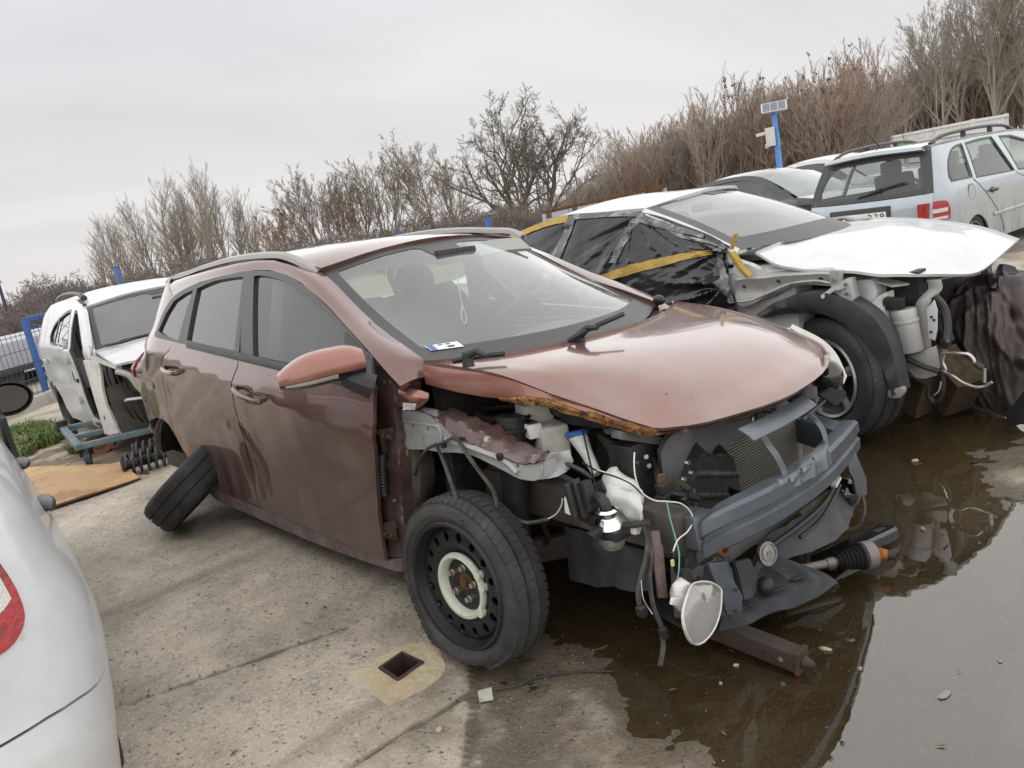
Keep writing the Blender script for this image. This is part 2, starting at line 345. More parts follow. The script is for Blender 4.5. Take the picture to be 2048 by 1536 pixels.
def inset(P, d):
    n = len(P); s = 1 if area2(P) > 0 else -1; out = []
    for i in range(n):
        a, b, c = Vector(P[i-1]), Vector(P[i]), Vector(P[(i+1) % n]); e, f = (b-a), (c-b)
        e = e.normalized() if e.length else f; f = f.normalized() if f.length else e
        t = (e+f); t = t.normalized() if t.length > 1e-6 else e
        out.append((b.x-t.y*d*s, b.y+t.x*d*s))
    return out
def panel(name, outline, surf, m, parent=None, step=.04, thick=.015, holes=(), gap=.0, off=0.0, dent=None, label=None):
    """sheet-metal panel: 2D outline (u,v) laid on surf(u,v) -> point, triangulated evenly, edges folded inwards"""
    P = [tuple(q)[:2] for q in outline]
    if gap: P = inset(P, gap)
    loops = [P]+[list(h) for h in holes]
    def dens(L):
        o = []
        for a, b in zip(L, L[1:]+L[:1]):
            k = max(1, int(math.hypot(b[0]-a[0], b[1]-a[1])/step)); o += [(a[0]+(b[0]-a[0])*i/k, a[1]+(b[1]-a[1])*i/k) for i in range(k)]
        return o
    loops = [dens(L) for L in loops]
    vs = []; es = []; fs = []
    for k, L in enumerate(loops):
        o = len(vs); vs += [Vector(q) for q in L]; es += [(o+i, o+(i+1) % len(L)) for i in range(len(L))]
        if (area2(L) > 0) != (k == 0): fs.append(list(range(o, o+len(L)))[::-1])
        else: fs.append(list(range(o, o+len(L))))
    xs = [q[0] for q in P]; ys = [q[1] for q in P]; bound = [q for L in loops for q in L]
    cell = {}
    for q in bound: cell.setdefault((int(q[0]//step), int(q[1]//step)), []).append(q)
    y = min(ys)+step*.5; r = 0
    while y < max(ys):
        x = min(xs)+step*(.5 if r % 2 else .25)
        while x < max(xs):
            ok = inside((x, y), P) and not any(inside((x, y), h) for h in holes)
            if ok:
                cx, cy = int(x//step), int(y//step)
                for i in (-1, 0, 1):
                    for j in (-1, 0, 1):
                        for q in cell.get((cx+i, cy+j), ()):
                            if (q[0]-x)**2+(q[1]-y)**2 < (step*.45)**2: ok = False
            if ok: vs.append(Vector((x, y)))
            x += step
        y += step*.87; r += 1
    v2, _, f2, ov, _, _ = delaunay_2d_cdt(vs, es, [], 0, 1e-6)
    F = []
    for f in f2:
        c = (sum(v2[i].x for i in f)/len(f), sum(v2[i].y for i in f)/len(f))
        if inside(c, P) and not any(inside(c, h) for h in holes): F.append(tuple(f))
    def S(u, v): return Vector(surf(u, v))+(Vector(dent(u, v)) if dent else Vector((0, 0, 0)))
    def nrm(u, v):
        e = 4e-3; a = S(u+e, v)-S(u-e, v); b = S(u, v+e)-S(u, v-e); n = a.cross(b); return n.normalized()
    pts = []; nn = []
    for q in v2:
        n = nrm(q.x, q.y); nn.append(n); pts.append(S(q.x, q.y)+n*off)
    nv = len(pts); normals = list(nn)
    mb_v = list(pts); mb_f = list(F)
    ref = {}
    for f in F:
        for a, b in zip(f, f[1:]+f[:1]):
            k = (min(a, b), max(a, b)); ref.setdefault(k, []).append((a, b))
    for k, l in ref.items():
        if len(l) == 1:
            a, b = l[0]; o = len(mb_v)
            A, B = pts[a], pts[b]; C, D_ = B-nn[b]*thick, A-nn[a]*thick; mb_v += [A, B, C, D_]; mb_f.append((o+1, o, o+3, o+2))
            fn = (B-A).cross(nn[a]).normalized(); normals += [fn]*4
    me = bpy.data.meshes.new(name); me.from_pydata([tuple(v) for v in mb_v], [], mb_f); me.update(); me.shade_smooth()
    me.normals_split_custom_set_from_vertices([tuple(n) for n in normals])
    o = link(name, me, m, parent)
    if label: o['label'] = label
    return o
def inside(p, P):
    x, y = p; c = False; j = len(P)-1
    for i in range(len(P)):
        a, b = P[i], P[j]
        if (a[1] > y) != (b[1] > y) and x < (b[0]-a[0])*(y-a[1])/(b[1]-a[1])+a[0]: c = not c
        j = i
    return c
def copy_tree(o, parent=None):
    c = o.copy(); COL.objects.link(c)
    if parent is not None: c.parent = parent
    for ch in list(o.children): copy_tree(ch, c)
    return c
def planar(o, ex, ey):
    """surf for panel(): a plane"""
    o, ex, ey = Vector(o), Vector(ex), Vector(ey)
    return lambda u, v: o+ex*u+ey*v
def circle(cx, cy, r, n=14, ry=None): return [(cx+r*math.cos(2*math.pi*i/n), cy+(ry or r)*math.sin(2*math.pi*i/n)) for i in range(n)]
def RX(a): return Matrix.Rotation(a, 3, 'X')
def RY(a): return Matrix.Rotation(a, 3, 'Y')
def RZ(a): return Matrix.Rotation(a, 3, 'Z')
def fold_field(segs_):
    """height of creases: each is (x0, y0, x1, y1, width, height)"""
    def f(u, v):
        h = 0
        for x0, y0, x1, y1, w, a in segs_:
            dx, dy = x1-x0, y1-y0; L = dx*dx+dy*dy; t = ((u-x0)*dx+(v-y0)*dy)/L
            if t < -.1 or t > 1.1: continue
            t = min(1, max(0, t)); q = ((u-x0-dx*t)**2+(v-y0-dy*t)**2)/(w*w)
            if q < 6: h += a*math.exp(-q)*(1-t*.7)*min(1, t*8+.2)
        return h
    return f
def sag(a, b, drop, n=8, side=(0, 0, 0)):
    a, b = Vector(a), Vector(b); s = Vector(side)
    return [a.lerp(b, i/n)+(Vector((0, 0, -drop))+s)*(4*(i/n)*(1-i/n)) for i in range(n+1)]

# ================================================================ ground
def smooth(a, b, x):
    t = min(1, max(0, (x-a)/(b-a))); return t*t*(3-2*t)
BASIN = [(-.10, -.72), (.22, -.80), (.50, -.86), (.78, -1.05), (1.05, -1.45), (1.35, -1.62), (2.6, -1.6), (3.2, .4), (2.6, 1.9), (1.45, 1.28), (1.02, 1.38), (.95, 2.6), (-.3, 3.3), (-2.4, 2.6), (-2.0, 1.0), (-1.3, -.15)]
DAMP = [(-.01, -.85), (.36, -1.22), (.95, -1.80), (1.35, -1.62), (.80, -1.04), (.52, -.84), (.22, -.76)]
def seg_dist(p, a, b):
    ax, ay = a; bx, by = b; dx, dy = bx-ax, by-ay; t = max(0, min(1, ((p[0]-ax)*dx+(p[1]-ay)*dy)/(dx*dx+dy*dy)))
    return math.hypot(p[0]-ax-dx*t, p[1]-ay-dy*t)
JOINTS = [((-0.012,-0.849), (0.409,-1.263), .030), ((-0.953,-1.818), (-0.66,-0.995), .026),
          ((0.066,-1.406), (0.1,-0.992), .024), ((0.783,1.186), (1.151,0.796), .010)]
DRAIN = [(-0.273,-1.076),(-0.283,-0.98),(-0.167,-0.974),(-0.157,-1.081)]
GX0, GX1, GY0, GY1 = -6.6, 3.4, -3.4, 4.6
def ground_h(x, y):
    n3 = noise.noise((x*1.3, y*1.3, 1)); n1 = noise.noise((x*4.1, y*4.1, 5)); n2 = noise.noise((x*14, y*14, 9)); n4 = noise.noise((x*38, y*38, 3))
    sd = min(seg_dist((x, y), BASIN[i-1], BASIN[i]) for i in range(len(BASIN)))
    if inside((x, y), BASIN): sd = -sd
    sd += .10*n3+.05*n1
    h = max(-.030, min(.010, sd*.026+.001))
    # gritty silt that just breaks the surface at the puddle's near right side
    silt = smooth(.55, 0, math.hypot((x-1.75)/1.0, (y+.15)/.55)-.25)
    h = h*(1-silt)+silt*(-.0045)
    # damp silted apron between the slab joint and the water
    dd = min(seg_dist((x, y), DAMP[i-1], DAMP[i]) for i in range(len(DAMP)))*(1 if inside((x, y), DAMP) else -1)+.05*n1
    k = smooth(-.02, .05, dd); h = h*(1-k)-.0008*k
    h += .0035*n1*(.35 if h < -.01 else 1)+.0030*n2*(.4 if h < -.012 else 1)+.0016*n4
    if sd > .1: h += .003*n3
    for a, b, w in JOINTS:
        q = seg_dist((x, y), a, b)+.006*n2+.004*n1
        if q < w: h -= .013*smooth(w, 0, q)
    e = min(x-GX0, GX1-x, y-GY0, GY1-y)
    k = smooth(0, .5, e); return h*k+.009*(1-k)
def ground_mat():
    m = bpy.data.materials.new('wet_concrete'); m.use_nodes = True
    nt = m.node_tree; N, L = nt.nodes, nt.links; b = N['Principled BSDF']
    tc = N.new('ShaderNodeTexCoord'); P = tc.outputs['Object']
    def nz(s, d=6, r=.6, sc=None):
        n = N.new('ShaderNodeTexNoise'); n.inputs['Scale'].default_value = s; n.inputs['Detail'].default_value = d; n.inputs['Roughness'].default_value = r
        if sc:
            mp = N.new('ShaderNodeMapping'); mp.inputs['Scale'].default_value = sc; mp.inputs['Rotation'].default_value = (0, 0, .6); L.new(P, mp.inputs[0]); L.new(mp.outputs[0], n.inputs[0])
        else: L.new(P, n.inputs[0])
        return n.outputs[0]
    def mr(s, a, c, lo=0, hi=1):
        r = N.new('ShaderNodeMapRange'); r.inputs[1].default_value = a; r.inputs[2].default_value = c; r.inputs[3].default_value = lo; r.inputs[4].default_value = hi; L.new(s, r.inputs[0]); return r.outputs[0]
    def mix(f, a, c, mode='MIX'):
        x = N.new('ShaderNodeMix'); x.data_type = 'RGBA'; x.blend_type = mode
        if isinstance(f, float): x.inputs[0].default_value = f
        else: L.new(f, x.inputs[0])
        for i, v in ((6, a), (7, c)):
            if isinstance(v, tuple): x.inputs[i].default_value = (*v, 1)
            else: L.new(v, x.inputs[i])
        return x.outputs[2]
    def mth(op, a, c):
        q = N.new('ShaderNodeMath'); q.operation = op; q.use_clamp = True
        for i, v in enumerate((a, c)):
            if isinstance(v, (int, float)): q.inputs[i].default_value = v
            else: L.new(v, q.inputs[i])
        return q.outputs[0]
    base = mix(mr(nz(.9, 6), .35, .65), (.53, .445, .338), (.63, .55, .44))
    base = mix(mr(nz(5, 6, .7), .40, .66), base, (.38, .33, .27))
    base = mix(mr(nz(70, 3, .7), .50, .72), base, (.68, .64, .58))
    base = mix(mr(nz(55, 2, .6), .60, .70), base, (.15, .12, .09))
    base = mix(mr(nz(2.0, 5, .6, (1, .18, 1)), .55, .75), base, (.22, .175, .125))
    v = N.new('ShaderNodeTexVoronoi'); v.inputs['Scale'].default_value = 42; L.new(P, v.inputs[0])
    gate = mth('MULTIPLY', mr(v.outputs['Distance'], .16, .10), mr(nz(30, 1), .56, .60))
    base = mix(gate, base, (.52, .49, .44))
    # wet: low ground next to the water, plus a few damp patches
    sx = N.new('ShaderNodeSeparateXYZ'); L.new(P, sx.inputs[0])
    wet = mr(sx.outputs[2], .0078, -.0010); damp = mr(nz(.8, 5, .6), .46, .60, 0, .62)
    wet = mth('MAXIMUM', wet, damp)
    mud = mix(mr(nz(3.2, 6, .65), .42, .60), (.30, .25, .17), (.17, .15, .10))
    deep = mr(sx.outputs[2], -.001, -.020)
    wetcol = mix(.8, base, (.30, .275, .235), 'MULTIPLY'); wetcol = mix(.55, wetcol, (.075, .058, .036))
    dcol = mix(mr(nz(60, 2, .6), .63, .70), mix(mr(nz(6, 6, .7), .4, .65), (.060, .046, .026), (.098, .078, .048)), (.20, .17, .12))
    c = mix(wet, base, wetcol); c = mix(deep, c, dcol)
    L.new(c, b.inputs['Base Color'])
    rg = mth('SUBTRACT', mr(nz(7, 5), .3, .7, .52, .74), mth('MULTIPLY', wet, .34)); L.new(rg, b.inputs['Roughness'])
    h1 = nz(34, 6, .7); h2 = nz(130, 3, .6); ad = N.new('ShaderNodeMath'); ad.operation = 'MULTIPLY_ADD'; ad.inputs[1].default_value = .5; L.new(h2, ad.inputs[0]); L.new(h1, ad.inputs[2])
    bp = N.new('ShaderNodeBump'); bp.inputs['Strength'].default_value = .8; bp.inputs['Distance'].default_value = .012; L.new(ad.outputs[0], bp.inputs['Height']); L.new(bp.outputs[0], b.inputs['Normal'])
    return m
M['ground'] = ground_mat()
def build_ground():
    s = .022; nx, ny = int((GX1-GX0)/s), int((GY1-GY0)/s)
    V = []; 
    for i in range(nx+1):
        for j in range(ny+1):
            x, y = GX0+(GX1-GX0)*i/nx, GY0+(GY1-GY0)*j/ny
            V.append((x, y, ground_h(x, y)))
    F = []
    for i in range(nx):
        for j in range(ny):
            c = (GX0+(GX1-GX0)*(i+.5)/nx, GY0+(GY1-GY0)*(j+.5)/ny)
            if inside(c, DRAIN): continue
            a = i*(ny+1)+j; F.append((a, a+ny+1, a+ny+2, a+1))
    mb = MB(); mb.v = V; mb.f = F
    # the yard runs on to the horizon round the finely modelled part
    B = 900
    for (x0, x1, y0, y1) in ((-B, GX0, -B, B), (GX1, B, -B, B), (GX0, GX1, -B, GY0), (GX0, GX1, GY1, B)):
        mb.add([(x0, y0, .009), (x1, y0, .009), (x1, y1, .009), (x0, y1, .009)], [(0, 1, 2, 3)])
    me = bpy.data.meshes.new('ground'); me.from_pydata(mb.v, [], mb.f); me.update(); me.shade_smooth()
    o = link('ground', me, 'ground'); o['kind'] = 'structure'
    o['label'] = 'wet worn concrete yard with grit, cracks and slab joints'
    # water
    w = bpy.data.materials.new('puddle_water'); w.use_nodes = True
    nt = w.node_tree; N, L = nt.nodes, nt.links; N.remove(N['Principled BSDF']); out = N['Material Output']
    t = N.new('ShaderNodeBsdfTransparent'); t.inputs[0].default_value = (.74, .68, .56, 1)
    g = N.new('ShaderNodeBsdfGlossy'); g.inputs['Roughness'].default_value = .015
    lw = N.new('ShaderNodeLayerWeight'); pw = N.new('ShaderNodeMath'); pw.operation = 'POWER'; pw.inputs[1].default_value = 1.0; L.new(lw.outputs['Facing'], pw.inputs[0])
    ma = N.new('ShaderNodeMath'); ma.operation = 'MULTIPLY_ADD'; ma.inputs[1].default_value = .34; ma.inputs[2].default_value = .055; ma.use_clamp = True; L.new(pw.outputs[0], ma.inputs[0])
    tc = N.new('ShaderNodeTexCoord'); nz = N.new('ShaderNodeTexNoise'); nz.inputs['Scale'].default_value = 7; nz.inputs['Detail'].default_value = 2; L.new(tc.outputs['Object'], nz.inputs[0])
    bp = N.new('ShaderNodeBump'); bp.inputs['Strength'].default_value = .035; bp.inputs['Distance'].default_value = .02; L.new(nz.outputs[0], bp.inputs['Height']); L.new(bp.outputs[0], g.inputs['Normal'])
    x = N.new('ShaderNodeMixShader'); L.new(ma.outputs[0], x.inputs[0]); L.new(t.outputs[0], x.inputs[1]); L.new(g.outputs[0], x.inputs[2]); L.new(x.outputs[0], out.inputs[0])
    mb = MB(); C = (.6, .4); pts = [(C[0]+(a-C[0])*1.08, C[1]+(b-C[1])*1.08, -.0035) for a, b in BASIN]
    mb.add(pts, [tuple(range(len(pts)))])
    o = mb.build('puddle', w); o['kind'] = 'structure'; o['label'] = 'shallow brown puddle mirroring the cars and the sky'
build_ground()

# drain with its patch of pale mortar
def build_drain():
    e = empty('floor_drain', (0, 0, 0), label='open rusty floor drain set in a patch of sandy mortar', cat='drain')
    mp = [(-0.329,-1.176),(-0.362,-1.14),(-0.329,-1.125),(-0.335,-1.08),(-0.329,-1.052),(-0.35,-1.022),(-0.333,-0.99),(-0.342,-0.951),(-0.313,-0.937),(-0.316,-0.897),(-0.266,-0.893),(-0.238,-0.868),(-0.169,-0.88),(-0.134,-0.915),(-0.072,-0.937),(-0.068,-0.975),(-0.033,-1.004),(-0.049,-1.027),(-0.028,-1.057),(-0.053,-1.073),(-0.033,-1.104),(-0.062,-1.117),(-0.048,-1.141),(-0.071,-1.15),(-0.053,-1.176),(-0.083,-1.191),(-0.11,-1.179),(-0.149,-1.186),(-0.187,-1.174),(-0.22,-1.193),(-0.257,-1.182),(-0.282,-1.198)]
    rg = random.Random(3); out = []
    for i, a in enumerate(mp):
        b = mp[(i+1) % len(mp)]
        out.append(((a[0]+b[0])/2+rg.uniform(-.004, .004), (a[1]+b[1])/2+rg.uniform(-.004, .004)))
    out = [(q.x, q.y) for q in cr([(x, y, 0) for x, y in out], 3, True)]
    D = inset(DRAIN, -.004)
    panel('mortar_patch', out, lambda u, v: (u, v, max(.003, ground_h(u, v)+.003)+.003*noise.noise((u*25, v*25, 0))), 'mortar', e, step=.025, thick=.02, holes=[D])
    b = MB(); n = 4
    top = [Vector((x, y, .016)) for x, y in DRAIN]; bot = [Vector((x, y, -.13)) for x, y in inset(DRAIN, .02)]
    b.add(top+bot, [(i, (i+1) % 4, 4+(i+1) % 4, 4+i) for i in range(4)]+[(4, 5, 6, 7)])
    b.build('drain_pan', 'drain', e)
    r = MB(); I = inset(DRAIN, .006); O = inset(DRAIN, -.008)
    r.add([(x, y, .019) for x, y in O]+[(x, y, .019) for x, y in I]+[(x, y, -.02) for x, y in I]+[(x, y, 0) for x, y in O], [(i, (i+1) % 4, 4+(i+1) % 4, 4+i) for i in range(4)]+[(4+i, 4+(i+1) % 4, 8+(i+1) % 4, 8+i) for i in range(4)]+[(i, (i+1) % 4, 12+(i+1) % 4, 12+i) for i in range(4)])
    r.build('drain_rim', 'darkrust', e)
build_drain()

M['gritty'] = mat('pale_grit', (.30, .27, .22), .9)
# small things lying about
def pebble(x, y, r, label, m='stone', sq=(1, .8, .6), z=None, group=None, seed=0):
    b = MB(); b.ball((0, 0, 0), r, 5, sq); b.v = [tuple(Vector(v)*(1+.22*noise.noise((v[0]/r*1.1+seed, v[1]/r*1.1, v[2]/r)))) for v in b.v]
    o = b.build('pebble', m, ang=60); o.location = (x, y, (ground_h(x, y) if z is None else z)+r*sq[2]*.7); o.rotation_euler = (0, 0, seed*1.7)
    tag(o, label, 'stone', group); return o
for k, ((x, y), r, lab, m, sq) in enumerate(zip([(0.172,-1.158),(0.888,-0.198),(1.011,-0.239),(0.707,-0.41),(0.717,-0.511),(0.546,1.411),(0.831,0.722),(0.776,1.474),(1.304,-0.01),(1.235,-0.233)],
    (.017, .017, .012, .012, .009, .020, .016, .018, .010, .024),
    ('tan rounded pebble on wet concrete below the drain', 'oblong tan pebble in the puddle above the rusty bar end', 'small pale pebble in the puddle by the edge of the sky reflection', 'pale pebble in the puddle under the hanging fog lamp', 'tiny whitish chip in the puddle below the hanging fog lamp', 'tan stone in the dark puddle right of the white wheel', 'pale triangular stone in the puddle beyond the drive shaft end', 'dark rounded stone by the foot of the brown tarpaulin', 'tiny pale chip in the mirror puddle near the right frame edge', 'flat crumpled white scrap in the bright mirrored puddle'),
    ('stone', 'stone', 'shell', 'stone', 'shell', 'stone', 'shell', 'dark', 'shell', 'shell'), ((1, .8, .7), (1.5, .7, .5), (1, .8, .7), (1.1, .8, .6), (1, .9, .7), (1.2, .8, .6), (1.1, .7, .7), (1.2, .8, .7), (1, .8, .5), (1.4, .8, .25)))):
    pebble(x, y, r*.72, lab, m, sq, seed=k+1, z=max(-.004, ground_h(x, y)))
def grit():
    """pale stone crumbs strewn over the yard: nobody could count them"""
    b = MB(); rg = random.Random(5)
    for _ in range(900):
        if rg.random() < .35:
            x, y = rg.gauss(.05, .35), rg.gauss(-.98, .22)
        elif rg.random() < .3: x, y = rg.uniform(.2, 1.6), rg.uniform(-1.5, -.2)
        else: x, y = rg.uniform(-4, 1.8), rg.uniform(-2.0, 2.4)
        if inside((x, y), DRAIN): continue
        r = rg.choice((.0014, .0018, .0022, .0035)); z = max(ground_h(x, y), -.006)+r*.3; a = rg.random()*3
        vs = [(x+r*math.cos(a+k*1.57)*rg.uniform(.7, 1.3), y+r*math.sin(a+k*1.57)*rg.uniform(.7, 1.3), z) for k in range(4)]+[(x, y, z+r*.8), (x, y, z-r)]
        b.add(vs, [(0, 1, 4), (1, 2, 4), (2, 3, 4), (3, 0, 4), (1, 0, 5), (2, 1, 5), (3, 2, 5), (0, 3, 5)])
    o = b.build('grit', 'gritty'); o['kind'] = 'stuff'; o['label'] = 'pale stone crumbs strewn over the wet yard'
    b = MB()
    for _ in range(230):
        x, y = rg.uniform(-4, 1.6), rg.uniform(-1.9, 1.6)
        if inside((x, y), DRAIN): continue
        a = rg.random()*6.3; l = rg.uniform(.006, .020); z = max(ground_h(x, y), -.003)+.004
        d = Vector((math.cos(a), math.sin(a), 0)); s = Vector((-d.y, d.x, 0))*rg.uniform(.001, .006); p = Vector((x, y, z))
        b.add([p-d*l, p-s, p+d*l*.7+Vector((0, 0, .003)), p+s], [(0, 1, 2, 3)])
    o = b.build('leaf_litter', 'litter'); o['kind'] = 'stuff'; o['label'] = 'dark bits of leaf and bark littering the yard'
grit()
def tag_scrap():
    q = [(0.122,-0.965),(0.156,-0.934),(0.198,-0.965),(0.168,-0.997)]
    b = MB(); b.slab([[(*q[0], .012), (*q[1], .020)], [(*q[3], .009), (*q[2], .010)]], .002)
    tag(b.build('paper_tag', 'tag_paper'), 'small pale paper tag lying by the slab joint below the flat tyre', 'paper scrap')
    pts = [(x, y, ground_h(x, y)+.008) for x, y in [(0.152,-0.93),(0.199,-0.875),(0.215,-0.824),(0.246,-0.786),(0.29,-0.739),(0.351,-0.687),(0.41,-0.646)]]
    b = MB(); b.tube(cr(pts, 4), .0035, 5); p2 = [(x, y, ground_h(x, y)+.009) for x, y in [(0.209,-0.841),(0.134,-0.838),(0.081,-0.846)]]
    b.tube(cr(p2, 4), .002, 4); p3 = [(x, y, ground_h(x, y)+.01) for x, y in [(0.215,-0.824),(0.217,-0.792),(0.273,-0.768)]]; b.tube(p3, .0016, 4)
    tag(b.build('dry_twig', 'loom'), 'thin forked dry twig lying on the wet ground before the flat tyre', 'twig')
tag_scrap()

# ================================================================ fences
def fence(name, posts, htop, label, base=0.0, bars=(.0,), mesh=True, pw=.06, ph=.12, pitch=.10, rows=.2, kerb=False):
    e = empty(name, (*posts[0], 0), label=label, cat='fence')
    O = Vector((*posts[0], 0))
    for i, (x, y) in enumerate(posts):
        b = MB(); b.box(Vector((x, y, (htop[i]+ph)/2))-O, (pw, pw, htop[i]+ph)); b.build('post', 'blue_paint', e, bev=.006)
        b = MB(); b.box(Vector((x, y, htop[i]+ph+.006))-O, (pw+.008, pw+.008, .012)); b.build('post_cap', 'blue_paint', e)
    for i in range(len(posts)-1):
        a, c = Vector((*posts[i], 0)), Vector((*posts[i+1], 0)); L = (c-a).length; b = MB(); d = (c-a)/L
        n = int((L-.08)/pitch); h0, h1 = htop[i], htop[i+1]; r = .0044
        for k in range(n+1):
            t = .04+k*pitch; h = h0+(h1-h0)*t/L; p = a+d*t-O; b.tube([p+Vector((0, 0, base+.03)), p+Vector((0, 0, h))], r, 3, False)
        z = base+.06
        while z < min(h0, h1)+.01:
            f = (z-base)/(min(h0, h1)-base); b.tube([a-O+Vector((0, 0, base+(h0-base)*f-.03)), c-O+Vector((0, 0, base+(h1-base)*f-.03))], r*1.25, 3, False); z += rows
        b.build('wire_mesh', 'wire', e)
    return e
FP = [(-7.6, -2.66), (-12.19, 1.77)]
fence('mesh_fence', FP, [1.58, 1.58], 'welded wire mesh fence with blue posts on a concrete kerb behind the white wreck', base=.16)
def kerb():
    b = MB()
    for a, c in zip(FP, FP[1:]):
        d = (Vector((*c, 0))-Vector((*a, 0))); b.bar(Vector((*a, .07))+d*.003, Vector((*c, .07))-d*.003, .16, .18)
    tag(b.build('kerb_wall', 'concrete_kerb', bev=.012), 'low pale concrete kerb under the wire mesh fence', 'kerb')
kerb()
def P2(t): return [q[:2] for q in t]
FB = [(-17.963,7.126),(-14.529,9.123),(-11.652,9.585),(-11.445,11.972),(-11.409,15.283),(-10.652,18.231),(-9.884,19.26),(-9.218,20.174),(-8.011,22.904)]
fence('blue_mesh_fence', FB, [1.42, 1.40, 1.36, 1.28, 1.2, 1.16, 1.18, 1.08, .98], 'long blue mesh fence in front of the brown thicket', base=.05, pitch=.09, ph=.06, pw=.10)
def slat_screen():
    """the dense blue lattice seen right of the solar pole"""
    e = empty('lattice_screen', (0, 0, 0), label='dense dark blue lattice screen between the solar pole and the silver estate car', cat='fence screen')
    for i in range(4, 8):
        a, c = Vector((*FB[i], 0)), Vector((*FB[i+1], 0)); d = c-a; L = d.length; off = Vector((-d.y, d.x, 0)).normalized()*-.06
        if off.dot(cam.location-a) < 0: off = -off
        for k in range(int(L/.085)):
            p = a+d*((k+.5)*.085/L)+off; h = 1.12+( -.16 if i > 6 else 0)
            b = MB(); b.box((p.x, p.y, h/2+.02), (.045, .045, h)); b.build('slat', 'blue_paint' if k % 7 == 0 else 'wire', e)
slat_screen()
def gate():
    A = Vector((-11.332,0.096,1.152)); B = Vector((-12.276,0.996,1.117)); C = Vector((-11.313,0.092,0.66))
    B.z = A.z
    e = empty('steel_gate', (0, 0, 0), label='blue tubular steel gate frame behind the mesh fence', cat='gate')
    d = (B-A).normalized(); A0 = Vector((A.x, A.y, 0)); E = A+d*2.4
    for n, p, q in (('gate_post', A0, A), ('gate_post', Vector((E.x, E.y, 0)), E)): b = MB(); b.bar(p, q, .085, .085); b.build(n, 'blue_paint', e, bev=.008)
    b = MB(); b.bar(A+Vector((0, 0, .002)), E+Vector((0, 0, .002)), .075, .075); b.build('top_rail', 'blue_paint', e, bev=.008)
    b = MB(); b.bar(A+Vector((0, 0, -.06)), A+d*1.1+Vector((0, 0, -.34)), .035, .035); b.build('brace', 'blue_paint', e)
    b = MB(); b.bar(A+Vector((0, 0, -.85)), E+Vector((0, 0, -.85)), .05, .05); b.build('bottom_rail', 'blue_paint', e)
gate()
def street_lamp():
    T = Vector((-23.705,1.879,1.97)); e = empty('street_lamp', (T.x, T.y, 0), label='thin grey street lamp beyond the fence at the far left edge', cat='street lamp')
    b = MB(); b.tube([(0, 0, 0), (0, 0, T.z)], [.06, .04], 8); b.build('lamp_post', 'wire', e)
    b = MB(); b.box((0, 0, T.z+.05), (.4, .12, .09)); b.build('lamp_head', 'galv', e, bev=.02)
street_lamp()
def truck_beds():
    """parked flat trailer beds on the road behind the fence"""
    for nm, z0, z1, px, lab in (('flatbed_trailer', .35, .78, 0, 'grey flatbed trailer with a loaded edge parked behind the mesh fence'),):
        e = empty(nm, (-15.3, 1.1, 0), (0, 0, math.radians(128)), label=lab, cat='trailer')
        b = MB(); b.box((0, 0, .60), (9.5, 2.3, .42)); b.build('side_board', 'galv', e, bev=.02)
        b = MB(); b.box((0, 0, .335), (9.4, 2.2, .09)); b.build('chassis_rail', 'trim', e)
        rg = random.Random(4)
        for k in range(22):
            b = MB(); b.box((-4.5+k*.42, 1.13, .335), (rg.uniform(.14, .3), .06, rg.uniform(.05, .09))); b.build('load_block', ('yellow', 'white_dirty', 'galv', 'dark')[k % 4], e)
        b = MB(); b.box((0, 1.14, .16), (9.4, .05, .24)); b.build('side_guard', 'galv', e, bev=.01)
        for k in (-3.2, -2.2, 2.6):
            for s in (-.9, .9): b = MB(); b.lathe([(-.12, 0), (-.12, .28), (.12, .28), (.12, 0)], (k, s, .28), (0, 1, 0), 18); b.build('wheel', 'rubber', e)
truck_beds()
def verge():
    b = MB(); rg = random.Random(8); P = []
    for i in range(40):
        row = []
        for j in range(8):
            t = i/39; a = Vector((-18.5-j*1.0, 1.0+j*.9, 0))+Vector((.62, .78, 0))*(t-.35)*34; row.append((a.x, a.y, .03+.38*smooth(0, 5, j)+.05*rg.random()))
        P.append(row)
    b.grid(P); o = b.build('road_verge', mat('dry_verge', (.19, .15, .09), .95, 0, spots=[((.12, .12, .05), 1.1, .45, .65)], bump=(3, .5))); o['kind'] = 'structure'; o['label'] = 'dry brown grass bank beyond the fence'
verge()
# grass clump and dirt by the kerb
def grass_tuft(center, n, rad, hh, seed, label):
    rg = random.Random(seed); b = MB()
    for _ in range(n):
        a = rg.random()*6.283; r = rad*math.sqrt(rg.random()); x, y = center[0]+r*math.cos(a)*1.5, center[1]+r*math.sin(a)*.55
        h = hh*rg.uniform(.4, 1); l = rg.random()*6.283; bend = rg.uniform(.3, 1.1)*h; w = rg.uniform(.004, .008)
        d = Vector((math.cos(l), math.sin(l), 0)); s = Vector((-d.y, d.x, 0))*w; p = Vector((x, y, .0))
        q = p+d*bend*.35+Vector((0, 0, h*.65)); t = p+d*bend+Vector((0, 0, h*rg.uniform(.55, .95)))
        b.add([p-s, p+s, q+s*.8, q-s*.8, t], [(0, 1, 2, 3), (3, 2, 4)])
    o = b.build('grass', 'grass'); o['kind'] = 'stuff'; o['label'] = label
grass_tuft((-7.468,-0.821), 2600, .52, .20, 1, 'long green grass growing along the kerb by the white wreck')
grass_tuft((-7.08,-1.094), 1300, .42, .17, 4, 'green grass between the kerb and the dirt strip')
grass_tuft((-5.963,-0.751), 200, .07, .13, 2, 'small green grass tuft by the dolly wheel')
